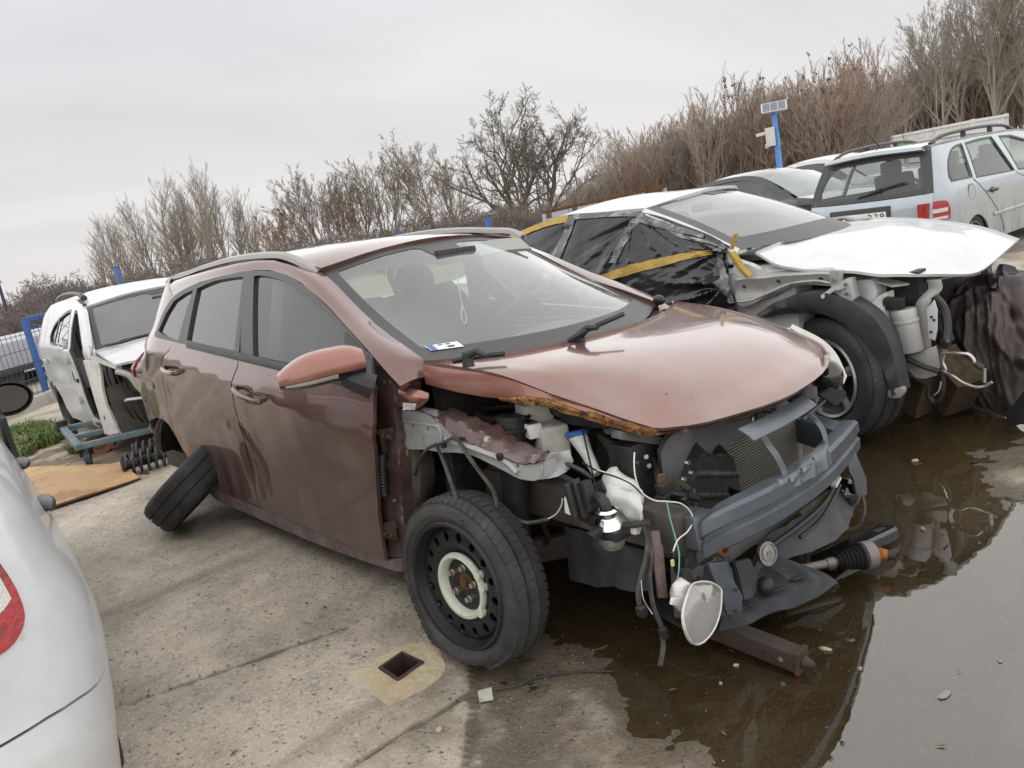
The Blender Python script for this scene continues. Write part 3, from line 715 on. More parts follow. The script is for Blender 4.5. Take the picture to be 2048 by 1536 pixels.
def dirt():
    mp = [(-6.257,-1.228),(-6.994,-1.064),(-6.841,-0.781),(-6.459,-0.5),(-5.833,-0.302),(-4.911,-0.28),(-4.422,-0.423),(-4.532,-0.641),(-4.849,-0.82),(-5.403,-0.996),(-5.737,-1.161)]
    panel('dirt_strip', segs(mp, n=4), lambda u, v: (u, v, .012+.018*noise.noise((u*3, v*3, 2))+.012*noise.noise((u*11, v*11, 2))), mat('gravelly_dirt', (.24, .19, .125), .95, 0, spots=[((.13, .10, .07), 5, .45, .65), ((.38, .33, .25), 40, .6, .7)], bump=(40, .8)), None, step=.05, thick=.05)['kind'] = 'structure'
dirt()

# ================================================================ trees
def branch(b, rg, p, d, L, r, depth, prm, nseg=None):
    """one limb: bends, tapers, then throws side shoots"""
    n = nseg or (5 if depth > 2 else 3); pts = [Vector(p)]; rs = [r]; d = d.normalized(); q = Vector(p)
    for i in range(n):
        d = (d+Vector((rg.gauss(0, prm['wob']), rg.gauss(0, prm['wob']), rg.gauss(0, prm['wob'])+prm['up']*.25))).normalized()
        q = q+d*L/n; pts.append(q.copy()); rs.append(r*(1-(i+1)/n*.72))
    b.tube(pts, [max(x, prm['rmin']) for x in rs], 5 if r > .05 else 3, False)
    if depth <= 0: return
    k = prm['n'][depth] if depth < len(prm['n']) else prm['n'][-1]
    for i in range(k):
        t = prm['t0'] + (1-prm['t0'])*(i+rg.random())/k; j = min(n-1, int(t*n)); f = t*n-j
        s = pts[j].lerp(pts[j+1], f); dd = (pts[j+1]-pts[j]).normalized()
        _, a, u = frame(dd); an = rg.random()*6.283; ang = prm['ang']*rg.uniform(.6, 1.3)
        nd = dd*math.cos(ang)+(a*math.cos(an)+u*math.sin(an))*math.sin(ang); nd.z += prm['up']*.5
        branch(b, rg, s, nd, L*prm['len']*rg.uniform(.6, 1.15)*(1.15-.5*t), r*prm['rad']*(1-.5*t), depth-1, prm)
def tree_mesh(seed, prm, H, trunk_r, depth, stems=1, spread=.1):
    """returns (trunk MB, crown MB), height about H, base at origin"""
    rg = random.Random(seed); tr, crn = MB(), MB()
    for s in range(stems):
        a = s*2.4+rg.random(); p = Vector((math.cos(a), math.sin(a), 0))*(0.12*H*spread*(stems > 1))
        d = Vector((math.cos(a)*spread, math.sin(a)*spread, 1)).normalized(); Ls = H*prm.get('lead', .7)*rg.uniform(.8, 1.1)
        n = 7; pts = [p]; q = p.copy(); rs = [trunk_r]
        for i in range(n):
            d = (d+Vector((rg.gauss(0, prm['wob']*.6), rg.gauss(0, prm['wob']*.6), .10))).normalized(); q = q+d*Ls/n; pts.append(q.copy()); rs.append(trunk_r*(1-.8*(i+1)/n))
        tr.tube(pts, rs, 7, False)
        k = prm['n'][0]
        for i in range(k):
            t = prm['start']+(1-prm['start'])*(i+rg.random())/k; j = min(n-1, int(t*n)); f = t*n-j; sp = pts[j].lerp(pts[j+1], f)
            an = rg.random()*6.283; ang = prm['ang']*rg.uniform(.7, 1.25); dd = (pts[j+1]-pts[j]).normalized(); _, x, u = frame(dd)
            nd = dd*math.cos(ang)+(x*math.cos(an)+u*math.sin(an))*math.sin(ang); nd.z += prm['up']*.4
            branch(crn, rg, sp, nd, H*prm['limb']*(1.1-.55*t)*rg.uniform(.75, 1.15), trunk_r*.5*(1.1-.7*t), depth, prm)
    return tr, crn
POPLAR = dict(n=[22, 6, 7], t0=.15, ang=.50, up=.30, wob=.11, len=.48, rad=.5, rmin=.005, start=.12, limb=.46, lead=.92)
OAK = dict(n=[12, 6, 7, 7], t0=.22, ang=.75, up=.12, wob=.17, len=.50, rad=.56, rmin=.0055, start=.22, limb=.62, lead=.62)
SHRUB = dict(n=[9, 6, 5], t0=.18, ang=.45, up=.28, wob=.13, len=.52, rad=.55, rmin=.0055, start=.08, limb=.48, lead=.8)
ROUND = dict(n=[16, 6, 6, 4], t0=.2, ang=.55, up=.25, wob=.11, len=.48, rad=.52, rmin=.0058, start=.15, limb=.5, lead=.75)
def make_tree(name, seed, prm, H, r, depth, mt, mc, stems=1, spread=.1, leaves=None):
    tr, c = tree_mesh(seed, prm, H, r, depth, stems, spread)
    e = empty(name); tr.build('trunk', mt, e, 60); c.build('crown', mc, e, 80)
    if leaves:
        rg = random.Random(seed); b = MB()
        for _ in range(leaves[1]):
            p = Vector(c.v[rg.randrange(len(c.v))])
            if p.z < H*.35: continue
            for _ in range(leaves[3]):
                q = p+Vector((rg.gauss(0, 1), rg.gauss(0, 1), rg.gauss(0, 1)))*leaves[2]*.8; a = Vector((rg.gauss(0, 1), rg.gauss(0, 1), rg.gauss(0, 1))).normalized()*leaves[2]; c2 = Vector((rg.gauss(0, 1), rg.gauss(0, 1), rg.gauss(0, 1))).normalized()*leaves[2]*.6
                b.add([q-a, q+c2, q+a, q-c2], [(0, 1, 2, 3)])
        o = b.build('seed_heads' if leaves[0] == 'seed' else 'foliage', leaves[0], e, kind='stuff')
    return e
def place(src, x, y, s, rz, label, cat, group, first, sz=None):
    o = src if first else copy_tree(src)
    o.location = (x, y, -.02); o.scale = (s, s, sz or s); o.rotation_euler = (0, 0, rz)
    return tag(o, label, cat, group)
def scatter(srcs, items, cat, group):
    used = set()
    for (x, y, k, s, lab) in items:
        place(srcs[k], x, y, s, rnd.random()*6.28, lab, cat, group, k not in used, s*rnd.uniform(.9, 1.1)); used.add(k)
    for i, q in enumerate(srcs):
        if i not in used:
            for ch in list(q.children): bpy.data.objects.remove(ch)
            bpy.data.objects.remove(q)
pop = [make_tree('poplar_tree', 11+i, POPLAR, 6.0, .085, 2, 'bark_pale', 'bark_pale', 1+(i % 2), .16) for i in range(3)]
it = []
for (a, b_, s) in [(-46.414,10.424,0.82),(-46.035,11.799,1.0),(-47.663,13.327,1.08),(-46.379,14.042,1.2),(-46.914,15.537,1.22),(-44.649,15.872,1.25),(-45.192,17.2,1.22),(-43.87,17.747,1.05),(-49.077,12.071,0.85),(-50.352,14.767,1.1),(-49.933,16.004,1.2),(-49.088,18.24,1.25),(-45.439,19.136,0.85)]:
    it.append((a, b_, len(it) % 3, s, 'slender bare grey tree in the grove above the red estate car'))
it = [(a, b_, k, s*.86, l) for a, b_, k, s, l in it]; it[0] = (*it[0][:4], 'smallest bare grey tree at the left end of the grove'); it[7] = (*it[7][:4], 'bare grey tree at the right end of the grove, upright with open limbs')
scatter(pop, it, 'tree', 'bare trees of the grove behind the fence')
mid = [make_tree('bare_tree', 31+i, ROUND, 6.0, .09, 3, 'bark', 'bark', 1+i, .25) for i in range(2)]
it = [(a, b_, i % 2, s*1.22, lab) for i, (a, b_, s, lab) in enumerate([(-37.666, 19.114, 0.82, 'thin bare tree right of the leafy reddish tree'), (-39.119, 20.622, 0.8, 'bare tree with fine twigs left of the middle gap'), (-37.555, 21.328, 0.85, 'bare tree standing behind the rear of the red roof'), (-38.662, 23.339, 0.85, 'bare tree behind the red roof left of the taller pair'), (-34.812, 23.69, 1.02, 'taller bare tree with fan-shaped crown left of the big old tree'), (-36.276, 23.334, 0.9, 'bare tree just left of the fan-shaped crown'), (-34.782, 25.413, 0.95, 'bare tree right of the fan-shaped crown'), (-37.012, 29.038, 0.8, 'low bare tree at the left foot of the big old tree')])]
scatter(mid, it, 'tree', None)
red = [make_tree('autumn_tree', 41, ROUND, 4.0, .06, 3, 'bark', 'twig_red', 2, .3, ('litter', 700, .035, 2))]
scatter(red, [(a, b_, 0, s, l) for a, b_, s, l in [(-39.419, 17.871, 1.0, 'low reddish tree keeping brown leaves right of the grove'), (-38.999, 18.708, 0.8, 'small tree with brown leaves beside the reddish tree'), (-37.458, 21.454, 1.05, 'slim tree with a few rusty leaves behind the red roof')]], 'tree', None)
big = make_tree('old_tree', 57, OAK, 5.4, .15, 3, 'bark_dark', 'bark_dark', 3, .55)
place(big, *(-22.768,21.141), 1.12, 2.2, 'big old bare tree with dark spreading limbs behind the white wreck', 'tree', None, True)
# thicket on the right, scrub along the fence
sh = [make_tree('bare_shrub', 71+i, SHRUB, 3.6, .035, 2, ('twig_brown', 'twig_red', 'bark', 'twig_brown')[i], ('twig_brown', 'twig_red', 'twig_brown', 'bark')[i], 6, .34) for i in range(4)]
it = []
rg = random.Random(17)
def hgt(x):  # top of the thicket above the horizon, in metres at 30 m
    K = [(1080,1.0),(1180,1.4),(1240,2.2),(1290,2.7),(1360,2.9),(1430,3.1),(1500,3.3),(1600,3.5),(1700,3.5),(1780,3.7),(1900,4.2),(2060,4.5)]
    for (a, p), (b, q) in zip(K, K[1:]):
        if a <= x <= b: return p+(q-p)*(x-a)/(b-a)
    return K[-1][1]
for (px, x, y, d) in [(1110,-17.987,18.776,29),(1143,-17.568,19.176,29),(1176,-17.141,19.567,29),(1209,-16.709,19.947,29),(1242,-16.271,20.317,29),(1275,-15.827,20.675,29),(1308,-15.38,21.023,29),(1341,-14.929,21.359,29),(1374,-14.475,21.683,29),(1407,-14.018,21.996,29),(1440,-13.56,22.296,29),(1473,-13.101,22.585,29),(1506,-12.641,22.862,29),(1539,-12.18,23.127,29),(1572,-11.721,23.381,29),(1605,-11.263,23.623,29),(1638,-10.806,23.853,29),(1671,-10.351,24.072,29),(1704,-9.899,24.28,29),(1125,-19.842,21.146,32),(1158,-19.376,21.583,32),(1191,-18.902,22.009,32),(1224,-18.422,22.423,32),(1257,-17.936,22.825,32),(1290,-17.445,23.216,32),(1323,-16.949,23.593,32),(1356,-16.45,23.958,32),(1389,-15.947,24.31,32),(1422,-15.443,24.649,32),(1455,-14.936,24.975,32),(1488,-14.429,25.288,32),(1521,-13.921,25.587,32),(1554,-13.414,25.874,32),(1587,-12.907,26.148,32),(1620,-12.402,26.409,32),(1653,-11.899,26.657,32),(1686,-11.399,26.893,32),(1719,-10.901,27.117,32),(1118,-22.679,23.955,36),(1151,-22.156,24.45,36),(1184,-21.625,24.932,36),(1217,-21.086,25.401,36),(1250,-20.541,25.856,36),(1283,-19.989,26.298,36),(1316,-19.433,26.726,36),(1349,-18.872,27.139,36),(1382,-18.307,27.538,36),(1415,-17.74,27.923,36),(1448,-17.171,28.293,36),(1481,-16.6,28.648,36),(1514,-16.029,28.988,36),(1547,-15.458,29.313,36),(1580,-14.888,29.625,36),(1613,-14.319,29.921,36),(1646,-13.753,30.204,36),(1679,-13.189,30.472,36),(1712,-12.629,30.727,36),(1745,-12.072,30.968,36),(1740,-23.929,58.526,66),(1766,-23.13,58.86,66),(1792,-22.336,59.18,66),(1818,-21.548,59.485,66),(1844,-20.765,59.776,66),(1870,-19.99,60.054,66),(1896,-19.22,60.317,66),(1922,-18.458,60.568,66),(1948,-17.703,60.806,66),(1974,-16.956,61.031,66),(2000,-16.216,61.244,66),(2026,-15.484,61.446,66),(2052,-14.761,61.636,66),(2078,-14.045,61.815,66),(1752,-25.107,62.371,70),(1782,-24.132,62.77,70),(1812,-23.165,63.149,70),(1842,-22.207,63.508,70),(1872,-21.257,63.847,70),(1902,-20.317,64.168,70),(1932,-19.387,64.469,70),(1962,-18.468,64.753,70),(1992,-17.559,65.02,70),(2022,-16.661,65.27,70),(2052,-15.775,65.503,70),(2082,-14.9,65.722,70)]:
    H = (1.45+hgt(px)*d/30*(.80 if d < 50 else .62))*rg.uniform(.76, 1.06); it.append((x+rg.uniform(-.4, .4), y+rg.uniform(-.4, .4), rg.randrange(4), H/3.6, 'dense brown leafless shrub in the thicket '+('behind the big old tree' if px < 1260 else 'between the big old tree and the solar pole' if px < 1540 else 'between the solar pole and the container' if px < 1740 else 'under the tall trees by the container')))
scatter(sh, it, 'shrub', 'leafless shrubs of the thicket')
sm = [make_tree('sumac_tree', 91+i, dict(SHRUB, n=[6, 4, 3]), 4.4, .04, 1, 'twig_brown', 'twig_brown', 3, .25, ('seed', 34, .045, 9)) for i in range(2)]
scatter(sm, [(a, b_, i % 2, s, l) for i, (a, b_, s, l) in enumerate([(-13.591, 23.457, 1.0, 'shrub with brown seed heads left of the solar panel'), (-13.44, 24.711, 1.14, 'tallest seed-headed shrub above the solar panel'), (-11.791, 24.475, 1.02, 'seed-headed shrub just right of the solar pole'), (-11.436, 25.77, 1.05, 'seed-headed shrub midway between solar pole and container'), (-11.338, 26.921, 1.14, 'shrub with yellowish seed heads near the right trees')])], 'shrub', None)
rt = [make_tree('tall_bare_tree', 101+i, dict(ROUND, n=[15, 7, 6, 4], ang=.5), 10.0, .12, 3, 'bark', 'bark', 1+(i % 2), .16) for i in range(3)]
it = [(a, b_, i % 3, s, 'tall bare tree behind the white container') for i, (a, b_, s) in enumerate([(-19.714,53.697,0.72),(-19.727,57.973,0.86),(-16.669,52.702,0.9),(-16.266,54.948,1.06),(-14.539,53.397,1.1),(-14.221,55.575,1.25),(-12.716,53.917,1.25),(-12.241,56.104,1.25),(-17.379,60.888,1.2),(-15.811,63.435,1.3),(-20.481,61.953,0.85),(-21.278,55.216,0.55)])]
it[0] = (*it[0][:4], 'bare tree at the left end of the tall row above the container')
scatter(rt, it, 'tree', 'tall bare trees above the container')
br = [make_tree('bramble_bush', 121+i, dict(SHRUB, n=[10, 6, 5], ang=.8, up=.0, wob=.22), 1.9, .02, 2, 'twig_dark', 'twig_dark', 6, .7) for i in range(3)]
it = []
for (px, x, y, d, s) in [(-40.0,-21.72,1.402,24,0.85),(-11.0,-21.676,1.701,24,0.85),(18.0,-21.627,2.004,24,0.85),(47.0,-21.573,2.312,24,0.85),(76.0,-21.514,2.624,24,0.85),(105.0,-21.45,2.94,24,0.85),(134.0,-21.381,3.26,24,0.85),(163.0,-21.305,3.585,24,0.85),(192.0,-21.224,3.913,24,0.85),(221.0,-21.137,4.245,24,0.85),(250.0,-21.043,4.581,24,0.85),(279.0,-20.943,4.92,24,0.85),(308.0,-20.836,5.262,24,0.85),(337.0,-20.722,5.607,24,0.85),(366.0,-20.601,5.956,24,0.85),(395.0,-20.473,6.306,24,0.85),(424.0,-20.338,6.66,24,0.85),(453.0,-20.195,7.015,24,0.85),(482.0,-20.045,7.372,24,0.85),(511.0,-19.887,7.73,24,0.85),(540.0,-19.72,8.09,24,0.85),(569.0,-19.547,8.45,24,0.85),(598.0,-19.365,8.811,24,0.85),(627.0,-19.175,9.172,24,0.85),(656.0,-18.977,9.533,24,0.85),(685.0,-18.77,9.893,24,0.85),(714.0,-18.556,10.252,24,0.85),(743.0,-18.334,10.61,24,0.85),(772.0,-18.104,10.966,24,0.85),(801.0,-17.866,11.32,24,0.85),(830.0,-17.62,11.671,24,0.85),(859.0,-17.367,12.019,24,0.85),(888.0,-17.106,12.363,24,0.85),(917.0,-16.838,12.704,24,0.85),(946.0,-16.563,13.041,24,0.85),(975.0,-16.282,13.373,24,0.85),(1004.0,-15.993,13.7,24,0.85),(1033.0,-15.699,14.022,24,0.85),(1062.0,-15.398,14.339,24,0.85),(1091.0,-15.092,14.649,24,0.85),(-29.0,-26.636,2.285,29,1.1),(5.117647058823529,-26.571,2.711,29,1.1),(39.23529411764706,-26.497,3.144,29,1.1),(73.35294117647058,-26.415,3.585,29,1.1),(107.47058823529412,-26.324,4.033,29,1.1),(141.58823529411765,-26.224,4.488,29,1.1),(175.70588235294116,-26.115,4.949,29,1.1),(209.8235294117647,-25.995,5.417,29,1.1),(243.94117647058823,-25.865,5.891,29,1.1),(278.05882352941177,-25.721,6.384,29,1.1),(312.1764705882353,-25.569,6.87,29,1.1),(346.29411764705884,-25.405,7.36,29,1.1),(380.4117647058823,-25.23,7.855,29,1.1),(414.52941176470586,-25.043,8.354,29,1.1),(448.6470588235294,-24.843,8.856,29,1.1),(482.7647058823529,-24.631,9.362,29,1.1),(516.8823529411765,-24.406,9.87,29,1.1),(551.0,-24.161,10.394,29,1.1),(585.1176470588235,-23.909,10.905,29,1.1),(619.2352941176471,-23.644,11.417,29,1.1),(653.3529411764706,-23.366,11.928,29,1.1),(687.4705882352941,-23.074,12.438,29,1.1),(721.5882352941177,-22.769,12.947,29,1.1),(755.7058823529412,-22.45,13.453,29,1.1),(789.8235294117646,-22.119,13.955,29,1.1),(823.9411764705882,-21.774,14.454,29,1.1),(858.0588235294117,-21.406,14.962,29,1.1),(892.1764705882352,-21.037,15.45,29,1.1),(926.2941176470588,-20.655,15.932,29,1.1),(960.4117647058823,-20.261,16.407,29,1.1),(994.5294117647059,-19.857,16.873,29,1.1),(1028.6470588235295,-19.442,17.331,29,1.1),(1062.764705882353,-19.017,17.78,29,1.1),(1096.8823529411764,-18.582,18.219,29,1.1),(-21.0,-35.495,3.801,38,1.25),(13.117647058823529,-35.407,4.362,38,1.25),(47.23529411764706,-35.308,4.932,38,1.25),(81.35294117647058,-35.197,5.512,38,1.25),(115.47058823529412,-35.076,6.1,38,1.25),(149.58823529411765,-34.942,6.698,38,1.25),(183.70588235294116,-34.795,7.305,38,1.25),(217.8235294117647,-34.636,7.92,38,1.25),(251.94117647058823,-34.462,8.542,38,1.25),(286.05882352941177,-34.269,9.191,38,1.25),(320.1764705882353,-34.067,9.829,38,1.25),(354.29411764705884,-33.849,10.472,38,1.25),(388.4117647058823,-33.616,11.122,38,1.25),(422.52941176470586,-33.367,11.777,38,1.25),(456.6470588235294,-33.101,12.437,38,1.25),(490.7647058823529,-32.819,13.1,38,1.25),(524.8823529411765,-32.52,13.766,38,1.25),(559.0,-32.195,14.454,38,1.25),(593.1176470588235,-31.861,15.124,38,1.25),(627.2352941176471,-31.509,15.794,38,1.25),(661.3529411764706,-31.14,16.464,38,1.25),(695.4705882352941,-30.754,17.132,38,1.25),(729.5882352941177,-30.35,17.797,38,1.25),(763.7058823529412,-29.929,18.46,38,1.25),(797.8235294117646,-29.49,19.117,38,1.25),(831.9411764705882,-29.035,19.769,38,1.25),(866.0588235294117,-28.549,20.433,38,1.25),(900.1764705882352,-28.06,21.071,38,1.25),(934.2941176470588,-27.556,21.7,38,1.25),(968.4117647058823,-27.038,22.319,38,1.25),(1002.5294117647059,-26.504,22.928,38,1.25),(1036.6470588235295,-25.957,23.526,38,1.25),(1070.764705882353,-25.397,24.111,38,1.25),(1104.8823529411764,-24.825,24.684,38,1.25)]:
    it.append((x+rg.uniform(-.4, .4), y+rg.uniform(-.4, .4), rg.randrange(3), s*rg.uniform(.75, 1.15)*(.9 if px > 260 else .85), 'low dark tangled bush '+('at the far left behind the mesh fence' if px < 180 else 'at the foot of the grey grove' if px < 540 else 'behind the red estate car roof' if px < 900 else 'at the foot of the big old tree')))
scatter(br, it, 'bush', 'tangled scrub along the fence')

# ================================================================ solar pole, container, rack
def solar_pole():
    B = Vector((-7.146,14.485,1.064)); T = Vector((-7.139,14.456,2.583)); H = T.z+.02
    e = empty('solar_camera_pole', (B.x, B.y, 0), label='light blue pole carrying a tilted solar panel and a camera box', cat='camera pole')
    to = (cam.location-Vector((B.x, B.y, cam.location.z))).normalized(); sd = Vector((-to.y, to.x, 0))
    b = MB(); b.bar((0, 0, 0), (0, 0, H), .10, .10); b.build('pole', 'blue_light', e, bev=.008)
    ang = math.atan2(to.y, to.x); R = (RZ(ang) @ RY(math.radians(32)))
    c = Vector((0, 0, H+.10))
    b = MB(); b.box(c, (.40, .54, .03), R); f = b.build('solar_panel', 'alu', e, bev=.004)
    for i in range(3):
        for j in range(2): b = MB(); b.box(c+R @ Vector((-.09+j*.18, -.165+i*.165, .0165)), (.165, .152, .004), R); b.build('cell', 'solar', f)
    b = MB(); b.box(to*.04-sd*.13+Vector((0, 0, H-.52)), (.16, .20, .40), RZ(ang)); b.build('control_box', 'camera_white', e, bev=.01)
    b = MB(); p = -sd*.27+Vector((0, 0, H-.42))+to*.05; b.bar(p+sd*.05, p-sd*.16+Vector((0, 0, -.02)), .07, .07); b.tube([p+sd*.1, p+sd*.02], .02, 6); b.build('camera', 'camera_white', e, bev=.008)
    b = MB(); p = -sd*.22+Vector((0, 0, H-.66)); b.cyl(p, p+Vector((0, 0, -.09)), .04, 8); b.build('sensor', 'camera_white', e)
    b = MB(); b.tube(cr([sd*.06+Vector((0, 0, H-.05)), sd*.07+Vector((0, 0, H-.40)), sd*.16+Vector((0, 0, H-.52)), sd*.17+Vector((0, 0, H-.68)), sd*.06+Vector((0, 0, H-.80)), -sd*.05+Vector((0, 0, H-.68))], 5), .014, 5); b.build('cable', 'black', e)
solar_pole()
def container():
    A = Vector((-21.097,55.366,2.058)); C = Vector((-13.835,48.403,2.193)); E = Vector((-13.097,51.752,2.021))
    H = 2.05
    e = empty('shipping_container', (C.x, C.y, 0), label='white corrugated shipping container with a green sign beyond the cars', cat='container')
    O = Vector((C.x, C.y, 0))
    for nm, p, q in (('side_wall', A, C), ('end_wall', C, E)):
        p = Vector((p.x, p.y, 0))-O; q = Vector((q.x, q.y, 0))-O; d = q-p; L = d.length; d /= L; nrm = Vector((-d.y, d.x, 0))
        if nrm.dot(cam.location-O) < 0: nrm = -nrm
        n = int(L/.28); row0 = []; row1 = []
        for k in range(n):
            for t, o in ((0, 0), (.3, 0), (.42, -.04), (.88, -.04)):
                s = p+d*(L*(k+t)/n)+nrm*o; row0.append(s+Vector((0, 0, .1))); row1.append(s+Vector((0, 0, H-.14)))
        b = MB(); b.grid([row0, row1]); b.build(nm, 'container', e, ang=20)
        b = MB(); b.bar(p+Vector((0, 0, H-.07)), q+Vector((0, 0, H-.07)), .14, .14); b.build('top_rail', 'container', e)
        if nm == 'side_wall':
            z = .42
            for k in range(7):
                c0 = p+d*(L*(.16+.115*k))+nrm*.012+Vector((0, 0, H-.42)); b = MB(); b.bar(c0, c0+d*(L*.07), .02, .10); b.build('vent', 'white_dirty', e)
            c0 = p+d*L*.05+nrm*.03+Vector((0, 0, H-.75)); b = MB(); b.bar(c0, c0+d*L*.20, .02, .5); b.build('sign', 'green_sign', e)
    for p in (A, C, E):
        b = MB(); b.box(Vector((p.x, p.y, H-.08))-O, (.19, .19, .21)); b.build('corner_casting', 'container', e, bev=.015)
        b = MB(); b.box(Vector((p.x, p.y, H/2-.1))-O, (.15, .15, H-.2)); b.build('corner_post', 'container', e)
    A0, C0, E0 = [Vector((p.x, p.y, H-.02))-O for p in (A, C, E)]
    b = MB(); b.add([A0, C0, E0, A0+E0-C0], [(0, 1, 2, 3)]); b.build('roof', 'container', e)
container()
def rack():
    A = Vector((-7.238,6.995,1.36)); C = Vector((-6.628,9.496,1.403)); A.z = 1.36; C.z = 1.43
    e = empty('steel_rack', (A.x, A.y, 0), label='long rusty and galvanised steel rack standing behind the white wreck', cat='rack')
    O = Vector((A.x, A.y, 0)); d = (C-A); n = 5
    b = MB(); b.bar(A-O, C-O, .035, .045); b.build('top_rail', 'rust', e)
    b = MB(); b.bar(A-O-Vector((0, 0, .14)), C-O-Vector((0, 0, .14)), .03, .05); b.build('middle_rail', 'galv', e)
    b = MB(); b.bar(A-O-Vector((0, 0, .30)), C-O-Vector((0, 0, .30)), .03, .05); b.build('lower_rail', 'galv', e)
    for k in range(n+1):
        p = A-O+d*k/n; b = MB(); b.bar(Vector((p.x, p.y, 0)), p-Vector((0, 0, .024)), .045, .045); b.build('upright', 'galv', e)
    for k in range(n-1):
        p = A-O+d*(k+.3)/n; q = A-O+d*(k+.9)/n; b = MB(); b.bar(p-Vector((0, 0, .07)), q-Vector((0, 0, .07)), .025, .08); b.build('slat', 'galv', e)
rack()

# ================================================================ red-brown wrecked estate car
def side_w(x,z):
    zc=.76+.118*(-.43-x); zb=.955+.076*(-.5-x); wb=.838
    if z>zb:
        d=z-zb; y=wb-.50*d-.16*d*d
    elif z>zc:
        t=(z-zc)/(zb-zc); y=.878-(.878-wb)*(.75*t+.25*t*t)
    else:
        d=zc-z; y=.878-.20*d+.13*d*d
        if z<.30: y-=.6*(.30-z)**2
    if x<-2.6:
        k=min(1,max(0,(z-.86)/.34)); k=k*k*(3-2*k)
        y-=(.06+.47*k)*((-2.6-x)/.9)**2.2
    if x>-.7: y-=.10*(x+.7)**2
    return y
RED = empty('wrecked_estate_car', (0, 0, -0.0545), (-0.05181, 0.00532, 0), 'copper brown estate car wreck with its whole front end stripped open', 'car')
def zbelt(x): return .955+.076*(-.5-x)
def side(u, v): return Vector((u, -side_w(u, v), v))
def side_far(u, v): return Vector((-u, side_w(-u, v), v))      # u is -x so that the outside faces out
def net(rows):
    """rows of control points -> smooth f(u, v), u along a row, v across rows, both 0..1"""
    R = [[Vector(p) for p in r] for r in rows]
    def c1(P, t):
        n = len(P)
        if n == 2: return P[0].lerp(P[1], t)
        s = min(max(t, -.2), 1.2)*(n-1); i = min(max(int(s), 0), n-2); f = s-i
        b, c = P[i], P[i+1]; a = P[i-1] if i else b*2-c; d = P[i+2] if i+2 < n else c*2-b
        return .5*((2*b)+(c-a)*f+(2*a-5*b+4*c-d)*f*f+(3*b-a-3*c+d)*f**3)
    return lambda u, v: c1([c1(r, u) for r in R], v)
def red_dent(u, v):
    g = lambda x, z, sx, sz: math.exp(-((u-x)/sx)**2-((v-z)/sz)**2)
    d = .022*g(-1.72, .50, .10, .16)+.010*g(-1.95, .62, .22, .10)-.008*g(-1.60, .62, .08, .10)+.007*g(-2.75, .78, .12, .10)+.006*g(-.75, .62, .2, .08)
    q = abs((u+1.715)*.82-(v-.66)*-.30); d += .016*math.exp(-(q/.022)**2)*smooth(.30, .42, v)*smooth(.74, .60, v)
    d += .0022*noise.noise((u*2.2, v*3.0, 0))+.0008*noise.noise((u*7, v*7, 4))
    return (0, d, 0)
